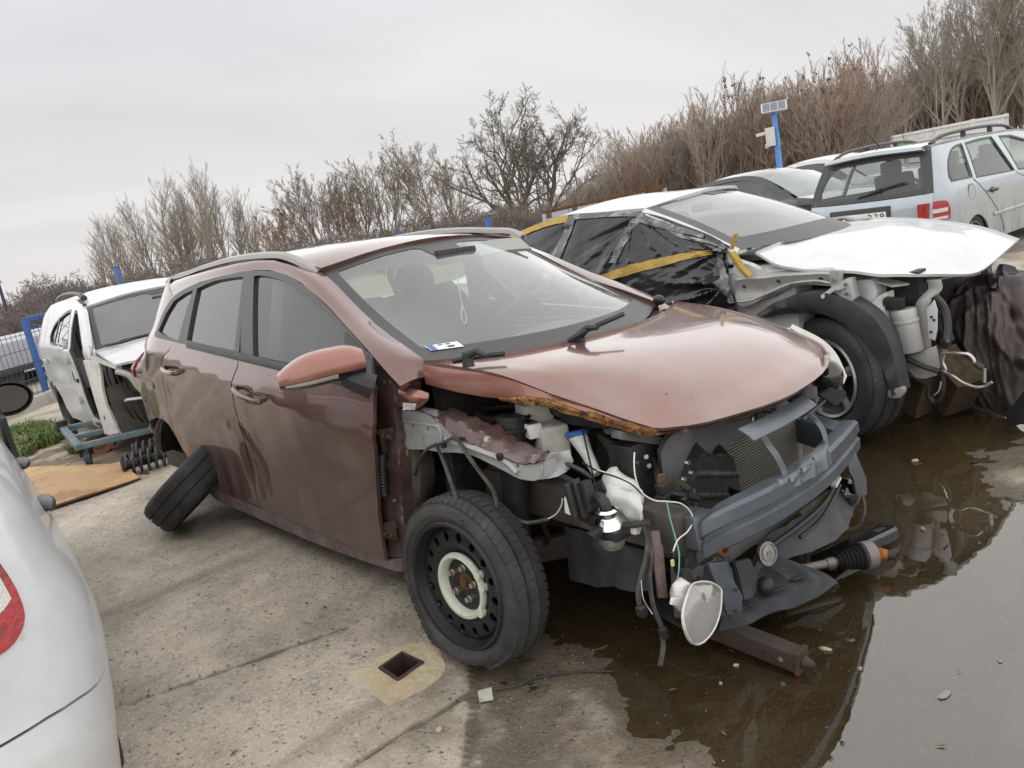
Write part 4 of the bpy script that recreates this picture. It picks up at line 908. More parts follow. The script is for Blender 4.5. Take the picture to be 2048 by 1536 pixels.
def red_shell():
    arch = [(-3.703,0.432),(-3.462,0.523),(-3.194,0.576),(-3.014,0.589),(-2.898,0.563),(-2.817,0.499),(-2.749,0.422),(-2.705,0.333)]
    rear = [(-3.50, .46), (-3.52, .60), (-3.53, .75), (-3.53, .88), (-3.49, .97), (-3.43, 1.08), (-3.37, 1.2), (-3.30, 1.32), (-3.22, 1.425)]
    q = rear + [(-2.95, 1.435)] + [(-2.322,1.377),(-2.583,1.324)][1:] + [(-2.668,1.25),(-2.709,1.12),(-2.644,1.11),(-2.387,1.095),(-2.431,1.046),(-2.568,0.985),(-2.746,0.822),(-2.828,0.662),(-2.839,0.518),(-2.76,0.499),(-2.715,0.395)] + arch[::-1][1:] + [(-3.42, .44)]
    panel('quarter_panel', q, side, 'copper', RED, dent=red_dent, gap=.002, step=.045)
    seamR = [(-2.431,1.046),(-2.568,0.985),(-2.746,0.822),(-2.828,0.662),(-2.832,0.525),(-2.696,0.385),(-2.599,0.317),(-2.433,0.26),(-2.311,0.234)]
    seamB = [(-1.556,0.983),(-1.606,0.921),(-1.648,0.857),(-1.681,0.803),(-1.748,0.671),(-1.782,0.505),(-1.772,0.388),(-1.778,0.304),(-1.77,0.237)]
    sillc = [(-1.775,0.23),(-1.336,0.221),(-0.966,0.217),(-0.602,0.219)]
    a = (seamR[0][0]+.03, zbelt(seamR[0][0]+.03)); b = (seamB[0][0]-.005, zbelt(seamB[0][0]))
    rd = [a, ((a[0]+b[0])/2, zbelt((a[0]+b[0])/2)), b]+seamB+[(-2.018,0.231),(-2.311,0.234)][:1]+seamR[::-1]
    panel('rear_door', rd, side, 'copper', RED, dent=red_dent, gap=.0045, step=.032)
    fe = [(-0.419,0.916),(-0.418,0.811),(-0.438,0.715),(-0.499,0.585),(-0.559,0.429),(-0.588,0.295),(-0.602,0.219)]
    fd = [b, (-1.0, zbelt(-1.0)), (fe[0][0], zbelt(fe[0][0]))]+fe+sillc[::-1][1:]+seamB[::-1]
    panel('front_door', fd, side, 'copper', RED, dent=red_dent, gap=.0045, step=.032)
    sl = seamR[-3:]+sillc[:1]+sillc[1:]+[(-0.51,0.248),(-0.457,0.243),(-0.493,0.195),(-0.562,0.177),(-0.92,0.155),(-1.293,0.141),(-1.834,0.144),(-2.413,0.154),(-2.532,0.19)]
    panel('sill', sl, side, 'sill', RED, gap=.003, off=-.006)
    # door handles
    for (p, q_) in ([(-2.548,-0.864,0.939),(-2.334,-0.867,0.925)], [(-1.563,-0.875,0.88),(-1.324,-0.873,0.841)]):
        p, q_ = Vector(p), Vector(q_); e = (q_-p).normalized(); mid = (p+q_)/2
        b = MB(); b.ball(mid+Vector((0, .004, -.004))+e*.006, .5, 8, (.085, .012, .036), None); b.build('handle_cup', 'trim', RED)
        b = MB(); b.tube(cr([p+Vector((-.012, .01, .002)), p+Vector((.01, -.020, 0)), mid+Vector((0, -.034, -.002)), q_+Vector((-.01, -.026, 0)), q_+Vector((.012, .008, -.002))], 5), [.010]*2+[.014]*17+[.010]*2, 8); b.build('door_handle', 'copper', RED)
    b = MB(); c = side(-3.02, .86); b.disc(c+Vector((0, -.003, 0)), (0, -1, 0), .085, 24); b.build('fuel_flap', 'copper', RED)
    # side windows
    dlo = [(-2.641,1.107),(-2.709,1.12),(-2.696,1.162),(-2.668,1.25),(-2.583,1.324),(-2.471,1.356),(-2.324,1.38),(-2.162,1.392),(-2.017,1.399),(-1.854,1.409),(-1.719,1.409),(-1.611,1.404),(-1.49,1.394),(-1.354,1.372),(-1.224,1.342),(-1.087,1.3),(-0.959,1.254),(-0.831,1.203),(-0.712,1.152),(-0.591,1.099),(-0.487,1.048)]
    bl = [(-.44, zbelt(-.44)-.012), (-1.0, zbelt(-1.0)-.012), (-1.56, zbelt(-1.56)-.012), (-2.1, zbelt(-2.1)-.012)]
    dl = segs(dlo, n=3)+bl
    g1 = segs([(-1.647,1.379),(-1.562,1.374),(-1.463,1.361),(-1.371,1.345),(-1.282,1.324),(-1.148,1.284),(-1.015,1.242),(-0.891,1.203),(-0.781,1.164),(-0.686,1.125)], n=3)+[(-0.604,1.001),(-0.607,0.918),(-0.794,0.939),(-1.194,0.993),(-1.427,1.028)][:1]+[(-.62, zbelt(-.62)+.008), (-1.0, zbelt(-1.0)+.008), (-1.40, zbelt(-1.40)+.008)]
    g2 = [(-2.284,1.35),(-2.182,1.366),(-2.076,1.378),(-1.915,1.382),(-1.77,1.381),(-1.681,1.209),(-1.615,1.055),(-1.906,1.077),(-2.206,1.1)]
    g3 = [(-2.339,1.345),(-2.444,1.327),(-2.556,1.294),(-2.614,1.228),(-2.652,1.146),(-2.539,1.123),(-2.418,1.107),(-2.328,1.1),(-2.338,1.222)]
    holes = [inset(g, -.004) for g in (g1, g2, g3)]
    wf = panel('window_frame', dl, side, 'trim', RED, holes=holes, off=.002, gap=.001, step=.05)
    panel('front_window', g1, side, 'glass', RED, off=-.012, gap=-.014, step=.07)
    panel('rear_window', g2, side, 'tint', RED, off=-.012, gap=-.014, step=.07)
    panel('quarter_window', g3, side, 'tint', RED, off=-.010, gap=-.014, step=.07)
    # belt moulding, B pillar joint
    b = MB(); b.slab([[side(-.46-1.70*t, zbelt(-.46-1.70*t)+dz)+Vector((0, -dy, 0)) for t in [i/16 for i in range(17)]] for dz, dy in ((.010, .007), (-.004, .010), (-.020, .006))], .01); b.build('belt_moulding', 'black', RED)
    s0, s1 = [(-1.766,-0.639,1.408),(-1.544,-0.843,1.021)]; b = MB(); b.bar(Vector(s0)+Vector((0, -.0045, -.01)), Vector(s1)+Vector((0, -.0045, .01)), .006, .004, (0, 1, 0)); b.build('pillar_joint', 'gloss_black', RED)
    # cant rail and A pillar
    A = [(-0.282,-0.814,0.951),(-0.377,-0.801,0.997),(-0.478,-0.784,1.048),(-0.587,-0.765,1.099),(-0.714,-0.741,1.154),(-0.832,-0.717,1.205),(-0.96,-0.694,1.256),(-1.097,-0.673,1.302),(-1.226,-0.653,1.344),(-1.492,-0.633,1.397),(-1.72,-0.636,1.41),(-2.019,-0.655,1.401),(-2.327,-0.68,1.382),(-2.586,-0.724,1.327),(-2.655,-0.757,1.271)]
    B = [(-0.3,-0.675,0.955),(-0.31,-0.67,0.98),(-0.337,-0.66,1.01),(-0.483,-0.645,1.064),(-0.657,-0.622,1.123),(-0.819,-0.605,1.201),(-0.957,-0.588,1.274),(-1.117,-0.568,1.352),(-1.32,-0.572,1.411),(-1.538,-0.575,1.453),(-1.971,-0.575,1.461),(-2.44,-0.57,1.443),(-2.847,-0.565,1.424),(-3.069,-0.56,1.415),(-3.109,-0.56,1.411)]
    rows = []
    for a, c in zip(A, B):
        a, c = Vector(a), Vector(c); m_ = (a+c)/2; rows.append([a, m_+Vector((.008, -.006, .008)).lerp(Vector((.004, -.020, .016)), smooth(3, 9, len(rows))), c])
    f = net([[r[i] for r in rows] for i in range(3)])
    panel('roof_side', [(0, 0), (0, 1), (1, 1), (1, 0)], lambda u, v: f(v, u), 'copper', RED, step=.05, thick=.02)
    # roof
    N_ = [(-1.146, -.565, 1.361), (-1.35, -.577, 1.418), (-1.54, -.58, 1.446), (-1.97, -.58, 1.458), (-2.44, -.575, 1.441), (-2.85, -.567, 1.420), (-3.20, -.55, 1.395)]
    R = []
    for (x, y, z), cx, cz in zip(N_, (-1.06, -1.30, -1.53, -1.97, -2.44, -2.88, -3.28), (1.432, 1.475, 1.490, 1.500, 1.482, 1.452, 1.41)):
        far = z+.022 if x > -1.3 else z+.012
        R.append([(x, y, z), (cx*.7+x*.3, y*.5, z*.30+cz*.7), (cx, 0, cz), (cx*.7+x*.3, -y*.5, far*.30+cz*.7), (x, -y+.01, far)])
    fr = net(R); panel('roof', [(0, 0), (1, 0), (1, 1), (0, 1)], lambda u, v: fr(v, u), 'copper', RED, step=.035, thick=.02)
    b = MB(); b.grid([[Vector(p)+Vector((.0, 0, -.07)) for p in r] for r in R]); b.build('headlining', 'interior_light', RED)
    # roof rails
    for nm, pts in (('near', [(-1.157,-0.565,1.356),(-1.207,-0.575,1.38),(-1.334,-0.582,1.427),(-1.514,-0.585,1.46),(-1.942,-0.585,1.473),(-2.406,-0.58,1.456),(-2.729,-0.575,1.434),(-3.087,-0.56,1.416)]), ('far', [(-1.06, .585, 1.395), (-1.15, .59, 1.435), (-1.3, .595, 1.452), (-1.6, .60, 1.482), (-2.0, .60, 1.498), (-2.6, .595, 1.482), (-3.1, .58, 1.435)])):
        P = cr(pts, 5); n = len(P); b = MB()
        b.slab([[p+Vector((0, dy, dz+(.006 if nm == 'near' else .0)*min(1, min(i, n-1-i)/3))) for i, p in enumerate(P)] for dy, dz in ((-.026, -.012), (-.022, .008), (0, .016), (.02, .010), (.024, -.010))], .012); b.build('roof_rail', 'rail', RED)
    b = MB(); q0 = Vector((-2.95, 0, 1.455)); b.tube([q0, q0+Vector((-.14, .0, .12)), q0+Vector((-.22, 0, .17))], [.006, .0045, .003], 6); b.build('aerial', 'black', RED)
    # windscreen
    ws = [[(-1.146, -.555, 1.358), (-1.085, -.28, 1.415), (-1.06, 0, 1.431), (-1.085, .28, 1.425), (-1.150, .575, 1.388)],
          [(-.760, -.607, 1.163), (-.640, -.30, 1.205), (-.60, 0, 1.217), (-.640, .32, 1.212), (-.765, .63, 1.185)],
          [(-.325, -.655, .995), (-.155, -.33, .972), (-.10, 0, .965), (-.155, .36, .972), (-.325, .69, .998)]]
    fw = net(ws); W_ = lambda u, v: fw(u, v)
    flip = lambda f: (lambda u, v: f(v, u))
    sq = [(0, 0), (0, 1), (1, 1), (1, 0)]
    panel('windscreen', [(0, 0), (1, 0), (1, 1), (0, 1)], flip(W_), 'screen', RED, step=.06, thick=.004, off=.001)
    ws_o = RED.children[-1]
    inner = segs([(.86, .05), (.80, .042), (.5, .037), (.2, .042), (.085, .05)], [(.06, .07), (.055, .12), (.05, .5), (.045, .9)], [(.045, .935), (.0501, .95), (.09, .955)], [(.12, .952), (.16, .90), (.17, .72)], [(.17, .68), (.16, .62)], [(.155, .56), (.08, .50)], [(.076, .44), (.155, .40)], [(.16, .34), (.15, .12)], n=3)
    inner = [(.045, .95), (.045, .60), (.060, .575), (.155, .56), (.165, .545), (.165, .425), (.155, .41), (.060, .395), (.045, .37), (.045, .05), (.06, .038), (.86, .030), (.885, .05), (.885, .95), (.86, .972), (.06, .962)]
    panel('black_screen_border', [(0, 0), (1, 0), (1, 1), (0, 1)], flip(W_), 'trim', ws_o, holes=[inner], step=.05, thick=.002, off=.0035)
    # cowl, wipers, sticker
    cw = [[fw(u, 1.0)+Vector((-.01, 0, -.012)) for u in [i/12 for i in range(13)]], [fw(u, 1.0)+Vector((.08, 0, -.035)) for u in [i/12 for i in range(13)]], [fw(u, 1.0)+Vector((.16, 0, -.06)) for u in [i/12 for i in range(13)]]]
    b = MB(); b.slab(cw, .01); b.build('cowl', 'black', RED)
    k = 0
    for pts, hub in (([(-0.163,-0.664,1.012),(-0.114,-0.579,1.014),(-0.053,-0.517,1.012)], [(-0.104,-0.643,1.02),(-0.021,-0.622,1.025)]), ([(-0.041,-0.215,1.0),(0.015,-0.147,1.035),(0.057,-0.001,1.065)], [(-0.035,-0.153,1.0),(0.06,-0.155,1.04)])):
        b = MB(); b.tube(cr(pts, 4), .011, 6); b.build('wiper_blade', 'black', RED)
        b = MB(); a, c = Vector(hub[0]), Vector(hub[1]); b.tube([a-Vector((0, 0, .03)), a+Vector((0, 0, .012)), (a+c)/2+Vector((0, 0, .02)), c], [.022, .020, .014, .010], 8); b.build('wiper_arm', 'black', RED)
    b = MB(); e0 = Vector(fw(.035, .875)); f0 = lambda u, v: Vector(fw(u, v))+Vector((.004, 0, .006))
    b.grid([[f0(.040+.085*j/4, .86+.045*i/2) for j in range(5)] for i in range(3)]); st = b.build('registration_sticker', 'sticker', RED)
    f1 = lambda u, v: Vector(fw(u, v))+Vector((.0048, 0, .0072))
    b = MB(); b.grid([[f1(.042+.016*j, .862+.041*i) for j in range(2)] for i in range(2)]); b.build('blue_band', 'ink_blue', st)
    b = MB()
    for (u0, u1, v0, v1) in ((.070, .082, .866, .872), (.090, .102, .866, .872), (.088, .106, .884, .896)): b.grid([[f1(u0+(u1-u0)*j, v0+(v1-v0)*i) for j in range(2)] for i in range(2)])
    b.build('print', 'ink', st)
    b = MB(); c = Vector((-0.308,0.7,1.024)); b.ball(c, .5, 8, (.10, .045, .05), RZ(-.5)); b.build('mirror_base', 'black', RED, label='black bare base of the missing far door mirror')
    # tail lamp, rear face
    tl = [(-3.53, .985), (-3.42, 1.015), (-3.36, 1.02), (-3.40, .96), (-3.42, .90), (-3.45, .83), (-3.53, .845)]
    panel('tail_lamp', tl, side, 'red_lamp', RED, off=.010, step=.03, thick=.03)
    E = [(-3.50, z) for z in (.46, .6, .75, .9, .98)]+[(-3.43, 1.08), (-3.36, 1.2), (-3.29, 1.32), (-3.22, 1.41)]
    g = []
    for x, z in E:
        w = side_w(x, z)-.01; g.append([(x, -w, z), (x-.07, -w*.75, z), (x-.12, 0, z), (x-.07, w*.75, z), (x, w, z)])
    b = MB(); b.grid(loft(g, 18, 16)); b.build('tailgate', 'copper', RED)
    # far flank: body, pillars, windows
    def mir(P): return [(-x, z) for x, z in P]
    lo = [(-.42, zbelt(-.42)), (-.5, .28), (-1.3, .24), (-2.25, .24), (-2.42, .45), (-2.65, .62), (-2.95, .60), (-3.2, .44), (-3.5, .46), (-3.5, .9), (-3.4, 1.05), (-2.7, zbelt(-2.7))]
    panel('far_flank', mir(lo), side_far, 'copper', RED, step=.10)
    fr_ = mir([p for p in dl]); panel('far_window_frame', fr_, side_far, 'copper', RED, holes=[mir(h) for h in holes], step=.07, off=.0)
    for g_, mt in ((g1, 'glass'), (g2, 'glass'), (g3, 'glass')): panel('far_window', mir(g_), side_far, mt, RED, off=-.012, gap=-.012, step=.09)
    rows = [[Vector((a[0], -a[1], a[2]+.01)), Vector(((a[0]+c[0])/2, -(a[1]+c[1])/2+.02, (a[2]+c[2])/2+.025)), Vector((c[0], -c[1]+.015, c[2]+.02))] for a, c in zip(A, B)]
    b = MB(); b.slab([[r[i] for r in rows] for i in range(3)][::-1], .03); b.build('far_roof_side', 'copper', RED)
red_shell()

def red_interior():
    b = MB(); b.box((-1.9, 0, .27), (3.1, 1.40, .12)); b.build('floor_pan', 'dark', RED)  # plain dark box added to block light beneath the cabin
    b = MB(); b.box((-1.7, -.70, .60), (2.2, .04, .70)); b.build('door_lining', 'interior', RED)
    b = MB(); b.box((-1.7, .72, .60), (2.2, .04, .70)); b.build('door_lining', 'interior', RED)
    dsh = [[(-.30, y, .93), (-.5, y, .965), (-.72, y, .95+.03*math.exp(-((y-.36)/.2)**2)), (-.86, y, .86), (-.84, y, .66), (-.7, y, .5)] for y in [(-.66+1.32*i/12) for i in range(13)]]
    b = MB(); b.grid(dsh); b.build('dashboard', 'interior', RED)
    b = MB(); b.box((-.95, 0, .52), (.6, .22, .42)); b.build('centre_console', 'interior', RED, bev=.03)
    for y in (-.36, .37):
        b = MB()
        b.slab(loft([[(-1.05, y-.24, .50), (-1.05, y, .52), (-1.05, y+.24, .50)], [(-1.35, y-.25, .54), (-1.35, y, .49), (-1.35, y+.25, .54)], [(-1.55, y-.24, .52), (-1.55, y, .50), (-1.55, y+.24, .52)]], 8, 8), .12); s = b.build('seat_cushion', 'seat', RED)
        b = MB(); b.slab(loft([[(-1.50, y-.20, .52), (-1.53, y, .52), (-1.50, y+.20, .52)], [(-1.54, y-.25, .80), (-1.62, y, .80), (-1.54, y+.25, .80)], [(-1.66, y-.22, 1.02), (-1.71, y, 1.03), (-1.66, y+.22, 1.02)], [(-1.74, y-.15, 1.12), (-1.76, y, 1.14), (-1.74, y+.15, 1.12)]], 12, 10), .13); b.build('seat_back', 'seat', RED)
        b = MB(); b.ball((-1.79, y, 1.235), .5, 9, (.12, .27, .20), RY(-.2)); hr = b.build('headrest', 'seat', RED)
        b = MB()
        for d in (-.05, .05): b.tube([(-1.73, y+d, 1.08), (-1.77, y+d, 1.2)], .007, 5)
        b.build('headrest_post', 'chrome', hr)
    b = MB(); b.slab(loft([[(-2.35, -.6, .5), (-2.4, 0, .5), (-2.35, .6, .5)], [(-2.5, -.62, .85), (-2.55, 0, .85), (-2.5, .62, .85)], [(-2.62, -.58, 1.06), (-2.66, 0, 1.08), (-2.62, .58, 1.06)]], 8, 10), .14); b.build('rear_bench', 'seat', RED)
    c = Vector((-.98, .37, .93)); ax = Vector((-.86, 0, .5)).normalized(); d, s, u = frame(ax)
    b = MB(); b.tube([c+(s*math.cos(t)+u*math.sin(t))*.185 for t in [2*math.pi*i/28 for i in range(29)]], .016, 7, False); sw = b.build('steering_wheel', 'black', RED)
    b = MB(); b.ball(c-ax*.02, .07, 7, (1, 1, .7)); b.build('wheel_hub', 'black', sw)
    for t in (0, math.pi, -1.57): b = MB(); b.bar(c-ax*.01, c+(s*math.cos(t)+u*math.sin(t))*.18, .03, .012, ax); b.build('spoke', 'black', sw)
    b = MB(); b.tube([c-ax*.02, c-ax*.30], .03, 8); b.build('steering_column', 'black', RED)
    b = MB(); b.box((-.93, .02, 1.355), (.035, .23, .07)); b.build('rear_view_mirror', 'black', RED, bev=.012)
    for y in (.34,): b = MB(); b.slab(loft([[(-1.02, y-.18, 1.395), (-1.01, y, 1.405), (-1.02, y+.18, 1.395)], [(-.93, y-.17, 1.335), (-.92, y, 1.345), (-.93, y+.17, 1.335)]], 4, 5), .015); b.build('sun_visor', 'interior_light', RED)
    for y in (-.66, .68): b = MB(); b.bar((-1.60, y, .9), (-1.50, y*.86, 1.40), .11, .06); b.build('pillar_lining', 'interior', RED, bev=.01)
    b = MB(); b.tube(cr([(-.94, .02, 1.33), (-.95, .025, 1.22), (-.95, .03, 1.12)], 4), .003, 4); b.tube(cr([(-.95, .03, 1.12), (-.95, .045, 1.06), (-.95, .03, 1.03), (-.95, .015, 1.06), (-.95, .03, 1.12)], 4), .004, 4); b.build('hanging_rosary', 'whiteplastic', RED)
red_interior()

def red_mirror():
    tip, base = Vector((-.60, -1.10, 1.035)), Vector((-.40, -.90, 1.03)); c = (tip+base)/2; ax = (tip-base).normalized()
    c = Vector((-.485, -.995, 1.03)); ax = Vector((-.32, -.94, 0)).normalized(); fw_ = Vector((.94, -.32, 0)).normalized(); up = Vector((0, 0, 1))
    def shell(z0, z1, off):
        n, m_ = 20, 10; g = []
        for i in range(n+1):
            t = -1+2*i/n                      # along the housing, +1 at the tip
            h = .062*(1-max(0, t)**2.2*.62)*(1-max(0, -t-.55)**2*1.4); dp = .085*(1-max(0, t)**2.4*.55)*(1-max(0, -t-.4)**2*.9)
            row = []
            for j in range(m_+1):
                s = z0+(z1-z0)*j/m_; a = math.pi*s; row.append(c+ax*(t*.145)+fw_*(math.sin(a)*dp*abs(math.sin(a))**-.2 if math.sin(a) > 1e-4 else 0)+up*(-math.cos(a)*h*(1.0 if s > .5 else .80)+.012*(1-t*t)-.01*t)+fw_*off)
            g.append(row)
        return g
    mr = empty('door_mirror'); mr.parent = RED
    b = MB(); b.slab(shell(.40, 1.0, .003), .006); b.build('mirror_cap', 'copper_clean', mr)
    b = MB(); b.slab(shell(.0, .43, 0), .006); b.build('mirror_lower_shell', 'gloss_black', mr)
    g = shell(.0, 1.0, 0); rim = [r[0] for r in g]+[r[-1] for r in g[::-1]]
    b = MB(); b.add([p for p in rim], [tuple(range(len(rim)))]); b.build('mirror_glass', 'chrome', mr)
    g = shell(.28, .37, .006); b = MB(); b.slab([r for r in g[7:20]], .004); b.build('indicator', 'clear_lamp', mr)
    b = MB(); b.tube([Vector((-.37, -.868, .955)), Vector((-.39, -.90, .975)), Vector((-.435, -.93, 1.0))], [.045, .040, .034], 10); b.build('mirror_foot', 'black', mr)
    tri = [(-0.688,-0.754,1.129),(-0.473,-0.786,1.044),(-0.411,-0.833,0.937),(-0.584,-0.847,0.923)]
    b = MB(); b.poly([Vector(p)+Vector((0, -.010, 0)) for p in tri], (0, .012, 0)); b.build('mirror_sail', 'black', mr)
red_mirror()

def wheel_parts(parent, c, axis, R=.312, w=.19, rim='steel', flat=None, tread=True, rimR=.203, nn=72, m='rubber', up=(0, 0, 1), n_hole=16):
    """tyre (+ tread blocks) and rim about centre c; axis points out of the visible face"""
    c = Vector(c); ax, s, u = frame(axis, up); h = w/2
    rimR = rimR
    prof = [(-h*.72, rimR), (-h*.92, rimR+.02), (-h*1.0, rimR+.055), (-h*.96, R-.03), (-h*.80, R-.008), (-h*.60, R), (-h*.36, R+.001), (-h*.33, R-.007), (-h*.27, R-.007), (-h*.24, R+.002), (h*.24, R+.002), (h*.27, R-.007), (h*.33, R-.007), (h*.36, R+.001), (h*.60, R), (h*.80, R-.008), (h*.96, R-.03), (h*1.0, R-.05), (h*.985, rimR+.035), (h*.90, rimR+.014), (h*.72, rimR)]
    def sq(p):
        if flat is None: return p
        z0, k = flat; p = Vector(p)
        if p.z < z0+.10:
            q = (p-c); a = q.dot(ax); t = smooth(z0+.10, z0-.04, p.z); p = p+ax*(t*.030*(1 if a > 0 else -1)*abs(a)/h); p.z = max(p.z, z0+.004*noise.noise(p*9)); p.z += t*.012
        return p
    b = MB(); b.lathe(prof, c, ax, nn, up); b.v = [tuple(sq(Vector(v))) for v in b.v]; ty = b.build('tyre', m, parent, 50)
    if tread:
        b = MB(); k = 60
        for i in range(k):
            for (a0, a1, sk) in ((.42, .86, .02), (-.86, -.42, -.02), (-.22, .20, 0)):
                vs = []
                for (t, aa) in ((i/k, a0), ((i+.80)/k, a0), ((i+.80)/k+sk*.5, a1), (i/k+sk*.5, a1)):
                    th_ = 2*math.pi*t; d = s*math.cos(th_)+u*math.sin(th_); rr = R+.0045-(.010 if abs(aa) > .8 else 0)
                    vs.append((c+ax*(aa*h)+d*(rr-.012), c+ax*(aa*h)+d*rr))
                q = [tuple(sq(v[1])) for v in vs]+[tuple(sq(v[0])) for v in vs]
                b.add(q, [(0, 1, 2, 3), (0, 4, 5, 1), (1, 5, 6, 2), (2, 6, 7, 3), (3, 7, 4, 0)])
        o = b.build('tread_block', m, ty, 30); o['kind'] = 'stuff'
    if rim == 'steel':
        rw = MB(); rw.lathe([(h*.70, rimR-.012), (h*.93, rimR-.006), (h*.97, rimR+.004), (h*.86, rimR+.012), (h*.72, rimR+.004)], c, ax, 48, up)
        rw.lathe([(h*.70, rimR-.012), (h*.40, rimR-.020), (-h*.1, rimR-.045), (-h*.8, rimR-.02)], c, ax, 48, up); rim_o = rw.build('rim', 'steel_black', parent)
        k_ = rimR/.224
        def dish(r): return h*(.30+.30*smooth(.095, .15, r)-.22*smooth(.178, .205, r)-.06*smooth(.07, .05, r))
        f = lambda a, d: c+s*a+u*d+ax*dish(math.hypot(a, d))
        hs = [[(.165*math.cos(t)+.0135*math.cos(k)*-math.sin(t)+.0185*math.sin(k)*math.cos(t), .165*math.sin(t)+.0135*math.cos(k)*math.cos(t)+.0185*math.sin(k)*math.sin(t)) for k in [2*math.pi*q/10 for q in range(10)]] for t in [2*math.pi*(i+.3)/n_hole for i in range(n_hole)]]
        sgn = 1 if s.cross(u).dot(ax) > 0 else -1
        fn = f if sgn > 0 else (lambda a, d: f(d, a)); hh = hs if sgn > 0 else [[(y, x) for x, y in q] for q in hs]
        panel('wheel_disc', circle(0, 0, rimR-.018, 48), fn, 'steel_black', rim_o, step=.016, thick=.008, holes=hh)
        b = MB(); b.disc(c-ax*h*.5, ax, rimR-.03, 32, up); b.build('brake_shield', 'dark', parent)
        nr = MB()
        for i in range(5):
            t = 2*math.pi*i/5+.5; p = c+(s*math.cos(t)+u*math.sin(t))*.056
            b = MB(); b.cyl(p+ax*h*.22, p+ax*h*.48, .0125, 6); b.cyl(p+ax*h*.48, p+ax*h*.64, .009, 10); b.build('wheel_nut', 'bolt', rim_o)
        b = MB(); b.lathe([(h*.2, .033), (h*.30, .031), (h*.34, .022), (h*.34, .016), (h*.46, .015), (h*.48, 0)], c, ax, 18, up); b.build('hub_nut', 'rust', rim_o)
    elif rim == 'alloy':
        rw = MB(); rw.lathe([(h*.70, rimR-.012), (h*.95, rimR-.010), (h*1.0, rimR+.004), (h*.9, rimR+.010), (h*.72, rimR+.004)], c, ax, 48, up)
        rw.lathe([(h*.70, rimR-.012), (h*.3, rimR-.03), (-h*.7, rimR-.03)], c, ax, 48, up); rim_o = rw.build('rim', 'alloy', parent)
        for i in range(5):
            t = 2*math.pi*i/5+.25; d = s*math.cos(t)+u*math.sin(t); tt = ax.cross(d)
            b = MB(); b.slab([[c+d*r+tt*o_*(wd)+ax*(h*(.62+.24*r/rimR)-abs(o_)*.012) for o_ in (-1, 0, 1)] for r, wd in ((.04, .030), (.10, .022), (.16, .026), (rimR-.008, .038))], .03); b.build('spoke', 'alloy', rim_o)
        b = MB(); b.lathe([(h*.5, .055), (h*.68, .05), (h*.72, .03), (h*.72, 0)], c, ax, 20, up); b.build('hub_cap', 'alloy', rim_o)
        b = MB(); b.disc(c+ax*h*.05, ax, .15, 28, up); b.build('brake_disc', 'dark', parent)
    return ty
def red_wheels():
    c = Vector((-.035, -.815, .296)); ax = Vector((.05, -1, .03))
    w = empty('front_wheel'); w.parent = RED; w['label'] = 'flat front wheel, black steel with a cream ring'
    wheel_parts(w, c, ax, R=.297, w=.16, flat=(.045, 1), rimR=.214)
    a, s, u = frame(ax); h = .08
    R_ = MB(); g = []
    cc = c+a*(h*.66)-u*.008; nrm = a
    for i in range(41):
        t = 2*math.pi*i/40; d = s*math.cos(t)+u*math.sin(t); g.append([cc+d*r+a*z for r, z in ((.090, -.030), (.093, -.008), (.101, .002), (.112, .0), (.116, -.010), (.113, -.020))])
    R_.grid(g); rg_ = R_.build('hub_ring', 'cream', w)
    for t in (2.59, 2.95, -2.5):
        d = s*math.cos(t)+u*math.sin(t); b = MB(); b.cyl(cc+d*.117-a*.016, cc+d*.117+a*.006, .014, 10); b.build('ring_clip', 'cream', rg_)
    # far front wheel
    w2 = empty('front_wheel'); w2.parent = RED; wheel_parts(w2, (0, .76, .34), (0, 1, 0), tread=False)
    # rear wheel, torn off its hub and leaning in under the flank
    w3 = empty('rear_wheel'); w3.parent = RED; w3['label'] = 'rear wheel lying over with its tyre tucked under the body'
    n = Vector((-.40, -.50, .77)).normalized(); cc = Vector((-2.57, -.83, .262))
    wheel_parts(w3, cc, n, tread=False, rim='alloy', rimR=.21, w=.205)
    a, s, u = frame(n)
    b = MB(); b.lathe([(.07, .205), (.085, .20), (.09, .185), (.06, .18)], cc, n, 40); b.build('rim_lip', 'orange', w3)
    b = MB(); b.tube(cr([(-2.30, -.70, .18), (-2.1, -.62, .13), (-1.95, -.55, .16)], 4), [.06]*9, 8); b.build('suspension_arm', 'dark', w3)
red_wheels()
def red_rear_arch():
    b = MB(); g = []
    for i in range(13):
        t = math.pi*i/12; g.append([(-2.86+.42*math.cos(t)*(1-.0*j), -.77+.40*j/3, .33+.29*math.sin(t)) for j in range(4)])
    b.slab(g, .01); b.build('wheel_arch_liner', 'dark', RED)
    b = MB(); b.slab([[(-2.87+.425*math.cos(math.pi*i/12)*.985, -side_w(-2.86, .55)+dy, .325+.292*math.sin(math.pi*i/12)) for i in range(13)] for dy in (.002, .03)], .004); b.build('arch_lip', 'sill', RED)
    b = MB(); b.box((-2.86, -.36, .46), (.8, .10, .26)); b.build('inner_wheelhouse', 'dark', RED)
red_rear_arch()

